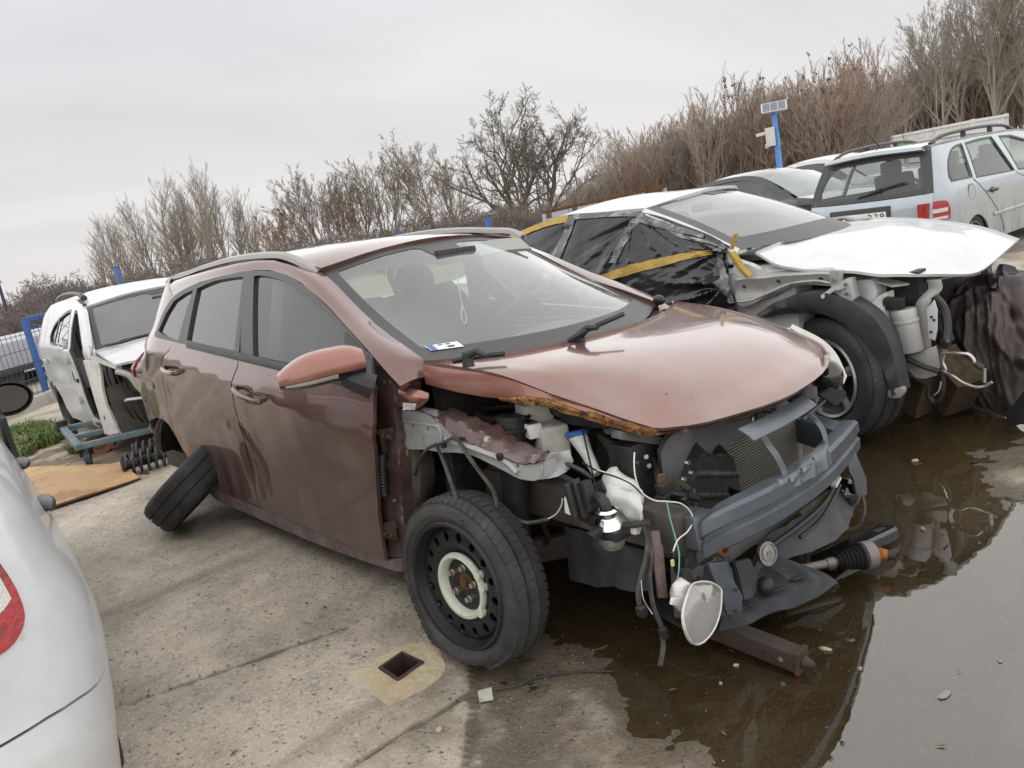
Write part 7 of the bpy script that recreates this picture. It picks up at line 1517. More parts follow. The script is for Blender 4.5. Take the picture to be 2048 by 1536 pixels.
    b = MB(); b.slab([[p+Vector((.008*noise.noise(p*22), .008*noise.noise(p*18), 0)) for p in r] for r in g], .006); b.build('inner_wing', 'white_dirty', W)
    # arch liner
    out = cr([(-0.349,-0.93,0.684),(-0.254,-0.94,0.738),(-0.161,-0.95,0.772),(-0.073,-0.95,0.793),(0.013,-0.95,0.799),(0.098,-0.95,0.783),(0.176,-0.95,0.75),(0.241,-0.95,0.708),(0.293,-0.95,0.66),(0.329,-0.95,0.601),(0.355,-0.94,0.519),(0.369,-0.93,0.43),(0.375,-0.92,0.339),(0.379,-0.91,0.276)], 4)
    inn = cr([(-0.297,-0.9,0.659),(-0.236,-0.9,0.675),(-0.175,-0.91,0.684),(-0.096,-0.91,0.685),(-0.017,-0.91,0.68),(0.043,-0.91,0.666),(0.097,-0.91,0.637),(0.153,-0.91,0.595),(0.194,-0.91,0.541),(0.225,-0.91,0.485),(0.25,-0.9,0.416),(0.273,-0.9,0.355),(0.288,-0.89,0.285),(0.305,-0.89,0.242)], 4)
    n = 50; out = resample(out, n); inn = resample(inn, n)
    b = MB(); b.slab([[o_+Vector((0, .12, .0)) for o_ in out], out, [(o_*.5+i_*.5)+Vector((0, -.025-.006*math.sin(k*.9), 0)) for k, (o_, i_) in enumerate(zip(out, inn))], inn, [i_+Vector((0, .10, 0)) for i_ in inn]], .006); b.build('arch_liner', 'liner', W, ang=50)
    b = MB(); b.poly([(0.308,-0.92,0.285),(0.357,-0.92,0.305),(0.394,-0.92,0.305),(0.398,-0.92,0.282),(0.377,-0.92,0.25),(0.334,-0.92,0.248),(0.318,-0.92,0.257)], (0, .04, 0)); b.build('liner_foot', 'silver_metal', W, bev=.006)
    w = empty('front_wheel'); w.parent = W; wheel_parts(w, (.03, -.77, .318), (-.42, -1, .03), R=.328, w=.235, rim='alloy', rimR=.205)
    w = empty('front_wheel'); w.parent = W; wheel_parts(w, (.0, .79, .312), (0, 1, 0), R=.32, w=.22, rim='alloy', tread=False)
    b = MB(); b.box((-.06, .0, .50), (.70, 1.10, .46)); b.build('dark_bay_backing', 'dark', W, bev=.04)  # solid dark backing box stands in for the bay's shade
    b = MB(); b.box((-.05, -.62, .58), (.9, .10, .50)); b.build('inner_arch', 'dark', W)
    b = MB(); b.tube([(.34, -.60, .68), (.42, -.64, .66), (.47, -.55, .45)], [.05, .045, .04], 8); b.build('coolant_hose', 'black', W)
    # canister, S-shaped bracket, white plate, lower plate
    a, c = Vector((0.354,-0.76,0.663)), Vector((0.379,-0.76,0.447)); d = c-a
    cn = empty('filter_canister'); cn.parent = W
    b = MB(); b.tube([a, a+d*.04, a+d*.24, a+d*.26, a+d*.31, a+d*.33, a+d*.96, c], [.052, .058, .058, .063, .063, .059, .060, .055], 20); b.build('canister_body', 'silver_metal', cn)
    b = MB(); b.box(a+Vector((-.035, 0, .03)), (.08, .05, .06)); wire_tube(b, [a+Vector((-.03, 0, .05)), a+Vector((-.07, -.02, .06)), a+Vector((-.09, -.02, .0)), a+Vector((-.085, -.02, -.10)), a+Vector((-.06, -.02, -.26))], .008, 5); b.build('canister_valve', 'black', cn, bev=.004)
    P = cr([(0.467,-0.66,0.782),(0.47,-0.66,0.738),(0.444,-0.67,0.706),(0.418,-0.68,0.674),(0.406,-0.68,0.627),(0.411,-0.68,0.538),(0.414,-0.68,0.423)], 5)
    b = MB(); b.slab([[p+Vector((k*.028, -abs(k)*.0+.012*abs(k), 0)) for p in P] for k in (-1, -.4, .4, 1)], .010); b.build('crash_bracket', 'silver_metal', W)
    b = MB(); b.poly([(0.448,-0.72,0.652),(0.484,-0.72,0.695),(0.495,-0.72,0.646),(0.49,-0.72,0.547),(0.478,-0.72,0.492),(0.449,-0.72,0.507)], (0, .012, 0)); o = b.build('white_plate', 'white', W, bev=.003)
    for q in [(0.469,-0.722,0.612),(0.48,-0.722,0.597),(0.463,-0.722,0.537)]: b = MB(); b.cyl(q, Vector(q)+Vector((0, -.003, 0)), .007, 8); b.build('plate_hole', 'fin_dark', o)
    b = MB(); b.poly([(0.316,-0.74,0.41),(0.409,-0.74,0.438),(0.485,-0.73,0.469),(0.493,-0.73,0.361),(0.478,-0.73,0.317),(0.429,-0.74,0.302),(0.387,-0.74,0.305),(0.351,-0.74,0.341)], (0, .02, 0)); b.build('lower_plate', 'silver_metal', W, bev=.005)
    ac = empty('cooling_pipes'); ac.parent = W
    b = MB(); wire_tube(b, [(0.524,-0.76,0.442),(0.593,-0.8,0.453),(0.652,-0.82,0.454),(0.673,-0.82,0.436),(0.682,-0.82,0.412)], .008, 7); wire_tube(b, [(0.512,-0.76,0.352),(0.577,-0.8,0.34),(0.625,-0.82,0.315),(0.684,-0.84,0.302),(0.726,-0.84,0.309),(0.755,-0.84,0.329)], .007, 7); wire_tube(b, [(0.535,-0.76,0.457),(0.519,-0.76,0.402),(0.531,-0.76,0.362),(0.521,-0.76,0.344)], .011, 7); wire_tube(b, [(0.724,-0.83,0.39),(0.721,-0.83,0.323)], .009, 6); b.build('bare_pipe', 'bolt', ac)
    b = MB(); wire_tube(b, [(0.682,-0.82,0.412),(0.698,-0.82,0.398),(0.719,-0.82,0.389)], .015, 8); b.build('rubber_hose', 'black', ac); b = MB(); wire_tube(b, [(0.459,-0.66,0.704),(0.494,-0.64,0.641),(0.515,-0.66,0.558),(0.523,-0.7,0.492),(0.525,-0.74,0.477)], .022, 9); b.build('rubber_hose', 'black', ac); b = MB(); wire_tube(b, [(0.513,-0.75,0.334),(0.514,-0.75,0.265),(0.497,-0.75,0.208),(0.469,-0.75,0.191),(0.447,-0.75,0.218),(0.45,-0.75,0.275)], .014, 8); b.build('rubber_hose', 'black', ac); b = MB(); wire_tube(b, [(0.357,-0.77,0.416),(0.437,-0.78,0.38),(0.511,-0.78,0.354)], .013, 7); b.build('rubber_hose', 'black', ac)
    b = MB(); wire_tube(b, [(0.512,-0.765,0.302),(0.5,-0.765,0.256),(0.476,-0.765,0.229)], .006, 6); b.build('bright_pipe', 'chrome', ac)
    b = MB(); b.lathe([(-.06, .05), (0, .06), (.02, .05), (.02, 0)], Vector((0.482,0.2,0.692)), (1, -.5, .1), 20); b.build('headlamp_shell', 'clear_lamp', W)
    return W
white_saloon()

def film():
    """black plastic film taped over the flank, pulled into folds"""
    O = Vector((.05, 2.5, 0))
    e = empty('black_film_cover', O, label='wrinkled black plastic film taped over the flank of the white saloon', cat='plastic film')
    top = [(-2.72,-0.665,1.235),(-2.262,-0.665,1.316),(-1.89,-0.67,1.362),(-1.583,-0.665,1.343),(-1.302,-0.66,1.319),(-1.111,-0.66,1.272),(-0.899,-0.71,1.2),(-0.693,-0.76,1.128),(-0.539,-0.8,1.051)]
    bt = [(x, -.845, .99) for x in (-2.72, -2.3, -1.92, -1.62, -1.35, -1.12, -.9, -.70, -.545)]
    md = [(x, -.90, .70) for x in (-2.75, -2.32, -1.95, -1.64, -1.36, -1.1, -.87, -.66, -.47)]
    bo = [(x, -.87, .28) for x in (-2.75, -2.32, -1.95, -1.64, -1.36, -1.1, -.85, -.62, -.42)]
    f = net([top, bt, md, bo])
    knot = [(.53, .03), (.40, .62), (.97, .25), (.98, .45)]
    rf = random.Random(31); SG = []
    for (kx, ky, a0, a1, n_) in ((.53, .02, .5, 2.6, 16), (.40, .60, -2.4, -.3, 12), (.985, .22, 2.0, 3.9, 12), (.985, .50, 2.3, 3.6, 22), (.27, .05, 1.2, 2.8, 6), (.60, .70, -.4, .5, 8), (.42, .75, -.6, .6, 8)):
        for _ in range(n_):
            a = rf.uniform(a0, a1); L = rf.uniform(.14, .48); SG.append((kx+.02*rf.random(), ky+.02*rf.random(), kx+math.cos(a)*L*.75, ky+math.sin(a)*L, rf.uniform(.009, .024), rf.uniform(.010, .030)*rf.choice((1, 1, -1))))
    ff = fold_field(SG)
    def P(u, v):
        p = f(u, v); d = ff(u, v)
        # folds fan out from the taped knots
        for k, (a, c) in enumerate(knot):
            dx, dy = (u-a)*2.3, (v-c)*1.1; r = math.hypot(dx, dy)+1e-4; an = math.atan2(dy, dx)
            w = math.exp(-r*1.7)*min(1, r*6); d += w*(.012*(abs(noise.noise((an*3.4+k*9, r*1.6, k)))-.16)+.006*noise.noise((an*9+k*5, r*3, k)))
        d += .016*noise.noise((u*5, v*3.5, 2))+.004*noise.noise((u*30+v*22, v*26, 1))
        if v > .42: d += .014*smooth(.42, .62, v)*(abs(noise.noise((u*2.2, v*15+u*3.5, 3)))-.18)
        n = Vector((0, -1, .3*(1-v)))
        return p+n*(d+.012)
    b = MB(); nu, nv = 170, 100; b.slab([[P(i/nu, j/nv) for i in range(nu+1)] for j in range(nv+1)], .003); b.build('film_sheet', 'film', e, ang=60)
    def tape(name, m, U, w, seed, amp=.004, lift=.006):
        pts = resample(cr([(u, v, 0) for u, v in U], 5), 40); g = []
        for i, q in enumerate(pts):
            d = (pts[min(i+1, 39)]-pts[max(i-1, 0)]).normalized(); s = Vector((-d.y, d.x, 0)); row = []
            for k in (-1, -.5, 0, .5, 1):
                r = q+s*k*w*(1+.18*noise.noise((i*.35, k, seed))); p = P(min(1, max(0, r.x)), min(1, max(0, r.y))); row.append(p+Vector((0, -lift-amp*noise.noise((i*.8, k*3, seed)), .002)))
            g.append(row)
        b = MB(); b.slab(g, .002); return b.build(name, m, e, ang=60)
    tape('yellow_tape', 'yellow', [(.42, .42), (.55, .36), (.70, .315), (.84, .27), (.93, .25)], .030, 1)
    tape('yellow_tape', 'yellow', [(.0, .022), (.10, .02), (.20, .018), (.265, .02)], .022, 2)
    tape('clear_tape', 'clear_tape', [(.275, .01), (.272, .10), (.255, .22), (.235, .34), (.225, .42)], .018, 3)
    tape('clear_tape', 'clear_tape', [(.28, .018), (.38, .012), (.48, .012), (.56, .014)], .016, 4)
    tape('clear_tape', 'clear_tape', [(.53, .03), (.60, .045), (.68, .05), (.77, .045), (.86, .04)], .024, 5, .010, .010)
    tape('clear_tape', 'clear_tape', [(.56, .03), (.535, .12), (.51, .2), (.49, .30)], .014, 6)
    tape('clear_tape', 'clear_tape', [(.975, .03), (.975, .2), (.972, .36), (.985, .5), (.995, .62)], .016, 7, .012, .012)
    tape('clear_tape', 'clear_tape', [(.70, .06), (.78, .10), (.90, .10), (.985, .09)], .018, 8)
    b = MB(); g = [Vector(q) for q in [(-0.503,-0.86,1.041),(-0.477,-0.86,1.099),(-0.464,-0.86,1.126)]]; b.slab([[p+Vector((-.012, 0, 0)) for p in g], [p+Vector((.012, .01, 0)) for p in g]], .002)
    b.build('yellow_tape', 'yellow', e)
    g = cr([(-0.486,-0.88,1.029),(-0.454,-0.89,0.986),(-0.416,-0.9,0.936),(-0.372,-0.91,0.896)], 4); b = MB(); b.slab([[p+Vector((-.025, 0, -.008)) for p in g], [p+Vector((0, -.012, 0)) for p in g], [p+Vector((.022, 0, .008)) for p in g]], .002); b.build('yellow_tape', 'yellow', e)
    return e
film()

# ---------------------------------------------------------------- tarpaulin heap, mossy blocks
def heap():
    T = empty('brown_tarpaulin', (1.2, 2.4, 0), label='dark brown tarpaulin draped over a heap at the right edge', cat='tarpaulin'); O = Vector((1.2, 2.4, 0))
    rows = [[(0.281,2.95,0.503),(0.371,2.95,0.584),(0.479,2.95,0.661),(0.58,2.95,0.631),(0.807,2.9,0.603)],
            [(0.311,2.62,0.555),(0.411,2.7,0.623),(0.545,2.72,0.651),(0.658,2.7,0.626),(0.907,2.65,0.585)],
            [(0.353,2.42,0.458),(0.494,2.42,0.517),(0.632,2.4,0.533),(0.756,2.36,0.517),(1.022,2.3,0.474)],
            [(0.374,2.34,0.311),(0.513,2.28,0.322),(0.66,2.24,0.321),(0.805,2.2,0.346),(1.081,2.1,0.327)],
            [(0.397,2.34,0.156),(0.541,2.26,0.12),(0.682,2.18,0.123),(0.832,2.12,0.187),(1.119,2.0,0.187)],
            [(0.462,2.38,0.009),(0.596,2.26,-0.025),(0.722,2.12,-0.021),(0.88,2.0,0.021),(1.157,1.9,0.054)]]
    f = net(rows); rf = random.Random(14); SG = []
    for _ in range(46):
        x, y, a = rf.uniform(0, .8), rf.uniform(.1, .8), rf.choice((rf.uniform(.7, 1.9), rf.uniform(-.5, .7))); L = rf.uniform(.15, .5); SG.append((x, y, x+math.cos(a)*L, y+math.sin(a)*L, rf.uniform(.012, .035), rf.uniform(.012, .040)*rf.choice((1, 1, -1))))
    ff = fold_field(SG)
    def P(u, v):
        p = f(u, v); d = ff(u, v)+.030*(abs(noise.noise((u*2.6+v*1.4, v*2.2-u, 4)))-.2)+.030*(abs(noise.noise((u*4+v*3.2, v*3.5-u*3, 8)))-.2)+.012*noise.noise((u*9, v*9+u*5, 2))
        # hanging folds
        d += .014*math.sin(u*15+v*5+3*noise.noise((u*3, v*3, 0)))*smooth(.35, .9, v)
        return Vector((p.x+d*.35, p.y-d*1.3, max(.004, p.z+d*.5)))-O
    b = MB(); n, m = 80, 80; b.slab([[P(i/n, j/m) for i in range(n+1)] for j in range(m+1)], .003); b.build('tarpaulin_sheet', 'tarp', T, ang=60)
    g = loft([[(0.501,2.66,0.673),(0.552,2.7,0.705),(0.624,2.7,0.684)], [(0.506,2.6,0.648),(0.585,2.62,0.656),(0.667,2.64,0.637)], [(0.553,2.56,0.605),(0.607,2.58,0.602),(0.684,2.6,0.6)]], 12, 16)
    b = MB(); b.slab([[p-O+Vector((.02*noise.noise(p*14), .03*noise.noise(p*12), .02*noise.noise(p*16))) for p in r] for r in g], .004); b.build('black_cloth_bunch', 'film', T)
    # what it covers
    b = MB(); b.box((.40, .75, .30), (1.4, .9, .5)); b.build('covered_heap', 'dark', T, bev=.1)
    e = empty('black_plastic_trim', (0.82,1.95,0.031), label='bent black plastic car trim leaning against the foot of the tarpaulin', cat='car trim'); O2 = Vector((0.82,1.95,0.031))
    g = loft([[(0.766,1.96,0.086),(0.807,1.97,0.137),(0.867,1.99,0.226),(0.987,2.0,0.302)], [(0.782,1.93,0.055),(0.832,1.92,0.103),(0.904,1.92,0.183),(1.014,1.92,0.24)], [(0.779,1.95,0.017),(0.841,1.93,0.045),(0.92,1.93,0.107),(1.02,1.93,0.163)]], 8, 12)
    b = MB(); b.slab([[p-O2 for p in r] for r in g], .012); b.build('trim_piece', 'black', e)
    for k, (P_, lab, sz, rot) in enumerate((((.60, 1.98, .0), 'square mossy brown block standing on its corner left of the tarpaulin', (.24, .22, .24), (.38, .12, .55)), ((.34, 2.10, .0), 'mossy brown block in shade behind the white saloon wheel', (.26, .22, .24), (.15, -.25, .3)))):
        pass
    for (q, lab, sz, rot, z) in ((0.453,2.05) + (.0,), 'square mossy brown block tilted on its corner left of the tarpaulin', (.26, .17, .24), (.10, .62, -.52), .185), ((0.278,2.003) + (.0,), 'mossy brown block in shade between wheel and tilted block', (.24, .17, .22), (.05, .35, -.30), .155):
        e = MB(); n = 6
        R = (RZ(rot[2]) @ RY(rot[1]) @ RX(rot[0]))
        vs = []; fs = []
        for ax in range(3):
            for s in (-1, 1):
                o = len(vs)
                for i in range(n+1):
                    for j in range(n+1):
                        v = [0, 0, 0]; v[ax] = s; v[(ax+1) % 3] = -1+2*i/n; v[(ax+2) % 3] = -1+2*j/n; vs.append(Vector((v[0]*sz[0]/2, v[1]*sz[1]/2, v[2]*sz[2]/2)))
                fs += [(o+i*(n+1)+j, o+i*(n+1)+j+1, o+(i+1)*(n+1)+j+1, o+(i+1)*(n+1)+j) for i in range(n) for j in range(n)]
        e.add([R @ (v+Vector((.008*noise.noise(v*30), .008*noise.noise(v*30+Vector((5, 0, 0))), .008*noise.noise(v*30+Vector((0, 5, 0)))))) for v in vs], fs)
        o = e.build('mossy_block', 'moss', ang=60); o.location = (q[0], q[1]+.10, z); tag(o, lab, 'block')
heap()

# ================================================================ silver blue estate car
def sko_w(x,z):
    zb=.92; y=.82-.05*max(0,.55-z)**1.5 
    if z>zb: y=.80-.27*(z-zb)-.2*(z-zb)**2
    elif z>.7: y=.82-.02*((z-.7)/.22)**2
    if x<.45: y-=.16*((.45-x)/.45)**2.2
    return y
def silver_estate():
    S = empty('silver_estate_car', (-2.0, 6.94, -.025), (0, 0, math.radians(84.65)), 'silver blue estate car parked with its rear and red lamp towards the wrecks', 'car')
    side_ = lambda u, v: Vector((u, -sko_w(u, v), v))
    fl = lambda u, v: Vector((-u, sko_w(-u, v), v))
    Sp = None
    win1 = segs([(0.365,1.12),(0.428,1.198),(0.542,1.277),(0.674,1.334),(0.808,1.357),(0.937,1.362)], [(0.879,1.179),(0.843,0.969)], [(0.345,0.978),(0.327,1.036)], n=3)
    win2 = [(1.011,1.361),(1.362,1.378),(1.722,1.377),(1.811,1.163),(1.935,0.928),(1.39,0.941),(0.919,0.954),(0.96,1.159)]
    win3 = [(1.903,1.367),(2.226,1.352),(2.524,1.28)] + [(3.65, 1.08), (3.75, .84)] + [(2.033,0.923),(1.959,1.142)]
    zr = 1.385
    body = segs([(.04, .38), (.02, .55), (.0, .72), (.03, .90), (.10, 1.05), (.18, 1.2), (.28, zr)], [(.9, zr+.015), (1.6, zr+.015), (2.4, zr), (2.95, zr-.06)], [(3.4, 1.2), (3.85, .93)], [(4.1, .86), (4.15, .5), (4.1, .25)], [(1.5, .22)], [(1.16, .22), (1.13, .36), (1.0, .50), (.82, .56), (.64, .50), (.52, .36), (.50, .28)], n=3)
    panel('body_side', body, side_, 'silver', S, holes=[win1, win2, win3], step=.08, thick=.02)
    for w_, nm in ((win1, 'quarter_window'), (win2, 'rear_window'), (win3, 'front_window')):
        panel(nm, w_, side_, 'glass', S, off=-.015, gap=-.012, step=.12)
        panel('window_seal', w_, side_, 'trim', S, holes=[inset(w_, .022)], off=.003, step=.08, thick=.006)
    panel('body_side_far', [(-x, z) for x, z in body], fl, 'silver', S, holes=[[(-x, z) for x, z in w_] for w_ in (win1, win2, win3)], step=.12, thick=.02)
    # door joints, handle, flap, rub strip
    for pts in ([(0.834,0.958),(0.977,0.856),(1.172,0.702),(1.371,0.532),(1.491,0.388),(1.533,0.276)], [(1.957,0.919),(2.129,0.852)] + [(3.02, .6), (2.95, .35)]):
        b = MB(); b.tube([side_(*q)+Vector((0, -.001, 0)) for q in cr([(a, c, 0) for a, c in pts], 4) for q in [(q.x, q.y)]], .004, 5); b.build('door_joint', 'gloss_black', S)
    c = side_(*(1.252,0.783)); b = MB(); b.ball(c+Vector((0, .0, .0)), .5, 8, (.10, .03, .075)); b.build('handle_cup', 'trim', S)
    b = MB(); b.tube([c+Vector((-.09, -.02, 0)), c+Vector((0, -.045, 0)), c+Vector((.09, -.02, 0))], [.016, .020, .016], 8); b.build('door_handle', 'trim', S)
    c = side_(*(0.738,0.823)); b = MB(); b.lathe([(-.01, .085), (.002, .084), (.003, 0)], c, (0, -1, .05), 24); b.build('fuel_flap', 'silver', S)
    b = MB(); b.lathe([(.0, .092), (.0025, .088), (.0, .084)], c, (0, -1, .05), 24); b.build('flap_joint', 'gloss_black', S)
    b = MB(); b.slab([[side_(1.25+.08*i, .62+dz)+Vector((0, -dy, 0)) for i in range(30)] for dz, dy in ((-.10, .004), (-.11, .012), (-.13, .012), (-.14, .004))], .01); b.build('rub_strip', 'silver', S)
    # roof and rails
    R = []
    for x, z, c_ in ((.26, 1.385, .028), (.5, 1.40, .04), (1.0, 1.405, .05), (1.7, 1.405, .05), (2.4, 1.39, .045), (2.95, 1.33, .04)): w_ = sko_w(x, z); R.append([(x, -w_, z), (x-.0, -w_*.55, z+c_*.8), (x-.01, 0, z+c_), (x, w_*.55, z+c_*.8), (x, w_, z)])
    f = net(R); panel('roof', [(0, 0), (1, 0), (1, 1), (0, 1)], lambda u, v: f(u, v), 'silver', S, step=.05, thick=.02)
    S.children[-1]
    for s in (-1, 1):
        P = cr([(.38, s*.56, 1.405), (.55, s*.565, 1.465), (.9, s*.57, 1.495), (1.6, s*.57, 1.505), (2.2, s*.565, 1.48), (2.5, s*.56, 1.41)], 5)
        b = MB(); b.tube(P, [.030]*3+[.020]*(len(P)-6)+[.028]*3, 8); r = b.build('roof_rail', 'trim', S)
        for x in (1.15, 1.85): b = MB(); b.bar((x, s*.57, 1.40), (x, s*.57, 1.50), .05, .03); b.build('rail_foot', 'trim', r)
    b = MB(); b.tube([(.62, .10, 1.43), (.45, .10, 1.56), (.20, .10, 1.72)], [.012, .007, .005], 6); b.build('aerial', 'black', S)
    # tail: glass, spoiler, gate, lamp, plate, bumper
    W_ = [[(.255, -.60, 1.375), (.20, 0, 1.40), (.255, .60, 1.375)], [(.13, -.66, 1.13), (.07, 0, 1.14), (.13, .66, 1.13)], [(.04, -.70, .905), (-.03, 0, .90), (.04, .70, .905)]]
    f = net(W_); fl2 = lambda u, v: f(1-u, v)
    panel('rear_screen', [(0, .05), (1, .05), (1, 1), (0, 1)], lambda u, v: fl2(u, 1-v), 'dimglass', S, step=.1, thick=.004, off=0)
    rs = S.children[-1]
    panel('black_screen_border', [(-.02, 0), (1.02, 0), (1.02, .96), (-.02, .96)], lambda u, v: fl2(u, 1-v), 'trim', S, holes=[[(.07, .10), (.93, .10), (.95, .14), (.92, .84), (.08, .84), (.05, .14)]], step=.1, thick=.004, off=.004)
    b = MB(); b.slab(loft([[(.30, -.58, 1.405), (.24, 0, 1.445), (.30, .58, 1.405)], [(.17, -.57, 1.395), (.10, 0, 1.425), (.17, .57, 1.395)], [(.16, -.57, 1.375), (.09, 0, 1.40), (.16, .57, 1.375)], [(.22, -.58, 1.36), (.16, 0, 1.385), (.22, .58, 1.36)]], 8, 12), .01); b.build('roof_spoiler', 'silver', S)
    b = MB(); b.bar((.118, -.16, 1.412), (.118, .16, 1.412), .03, .022); b.build('high_brake_lamp', 'red_dark', S, bev=.004)
    b = MB(); b.tube(cr([(.0, .06, .955), (-.01, -.10, .995), (.02, -.34, 1.045), (.035, -.44, 1.055)], 4), .012, 6); b.tube([(-.01, .09, .95), (-.02, -.18, 1.015)], .018, 8); b.build('rear_wiper', 'black', S)
    g = [[(.045, -.72, .90), (-.02, -.36, .895), (-.035, 0, .893), (-.02, .36, .895), (.045, .72, .90)], [(.015, -.72, .80), (-.05, -.36, .80), (-.065, 0, .80), (-.05, .36, .80), (.015, .72, .80)], [(.00, -.72, .62), (-.06, -.36, .62), (-.075, 0, .62), (-.06, .36, .62), (.0, .72, .62)], [(-.02, -.74, .50), (-.10, -.36, .50), (-.12, 0, .50), (-.10, .36, .50), (-.02, .74, .50)], [(.0, -.76, .25), (-.08, -.36, .25), (-.10, 0, .25), (-.08, .36, .25), (.0, .76, .25)]]
    b = MB(); b.slab(loft(g, 16, 16)[::-1], .02); b.build('tailgate', 'silver', S)
    b = MB(); b.bar((-.055, -.30, .745), (-.055, .42, .745), .05, .17, (0, 0, 1)); b.build('plate_recess', 'trim', S, bev=.01)
    pt = empty('number_plate'); pt.parent = S
    b = MB(); b.box((-.084, .0, .715), (.008, .52, .115)); pp = b.build('plate_blank', 'plate', pt, bev=.003)
    for ch, y in (('2', -.075), ('3', -.145), ('8', -.215)):
        cu = bpy.data.curves.new('plate_digit', 'FONT'); cu.body = ch; cu.size = .115; cu.extrude = .0015; cu.align_x = 'CENTER'; cu.align_y = 'CENTER'
        t = bpy.data.objects.new('tmp', cu); COL.objects.link(t); me = bpy.data.meshes.new_from_object(t.evaluated_get(bpy.context.evaluated_depsgraph_get())) if False else None
        dg = bpy.context.evaluated_depsgraph_get(); me = bpy.data.meshes.new_from_object(t.evaluated_get(dg)); bpy.data.objects.remove(t)
        o = link('plate_digit', me, 'ink', pt); o.matrix_local = Matrix(((0, 0, -1, -.090), (-1, 0, 0, y), (0, 1, 0, .715), (0, 0, 0, 1)))
    tlp = segs([(.0, .60), (-.01, .72), (.02, .805)], [(.10, .81), (.185, .80), (.215, .775)], [(.235, .70), (.23, .60)], n=3)
    tl = empty('tail_lamp'); tl.parent = S
    for s_, fn, P_ in ((-1, side_, tlp), (1, fl, [(-a, c) for a, c in tlp])):
        panel('lamp_glass', P_, fn, 'red_lamp', tl, off=.018, step=.03, thick=.04)
        g_ = [(.03, .685), (.20, .685), (.205, .725), (.03, .73)]; g2 = [(.03, .61), (.20, .61), (.20, .64), (.03, .64)]
        for q in (g_, g2): panel('lamp_band', q if s_ < 0 else [(-a, c) for a, c in q], fn, 'clear_lamp', tl, off=.020, step=.04, thick=.006)
        b = MB(); b.slab([[(.03, s_*.71, z), (-.005, s_*.685, z), (-.045, s_*.635, z), (-.055, s_*.59, z)][::-s_] for z in (.60, .68, .75, .805)], .02); b.build('lamp_glass', 'red_lamp', tl)
    for x in (.82, 3.28):
        for s in (-1, 1): w = empty('wheel'); w.parent = S; wheel_parts(w, (x, s*.70, .295), (0, s, 0), R=.295, rim='alloy', rimR=.19, tread=False, nn=40)
    b = MB(); b.box((2.0, 0, .36), (3.6, 1.4, .3)); b.build('floor_pan', 'dark', S)
    # bonnet, screen, interior
    b = MB(); b.slab(loft([[(2.95, -.60, 1.33), (3.02, 0, 1.36), (2.95, .60, 1.33)], [(3.4, -.66, 1.10), (3.5, 0, 1.12), (3.4, .66, 1.10)], [(3.75, -.70, .93), (3.9, 0, .93), (3.75, .70, .93)]], 8, 8)[::-1], .005); b.build('windscreen', 'glass', S)
    b = MB(); b.slab(loft([[(3.75, -.74, .93), (3.85, 0, .95), (3.75, .74, .93)], [(4.3, -.74, .86), (4.4, 0, .88), (4.3, .74, .86)], [(4.65, -.62, .72), (4.75, 0, .74), (4.65, .62, .72)], [(4.7, -.62, .3), (4.8, 0, .3), (4.7, .62, .3)]], 10, 10)[::-1], .02); b.build('bonnet', 'silver', S)
    for y in (-.34, .34):
        for x in (1.35, 2.5): b = MB(); b.box((x, y, .80), (.16, .46, .66), RY(-.18)); b.build('seat_back', 'interior', S, bev=.05); b = MB(); b.box((x-.10, y, 1.20), (.10, .24, .16)); b.build('headrest', 'interior', S, bev=.03)
    b = MB(); b.box((.50, .0, .93), (.30, 1.2, .02)); b.build('parcel_shelf', 'interior', S)
silver_estate()

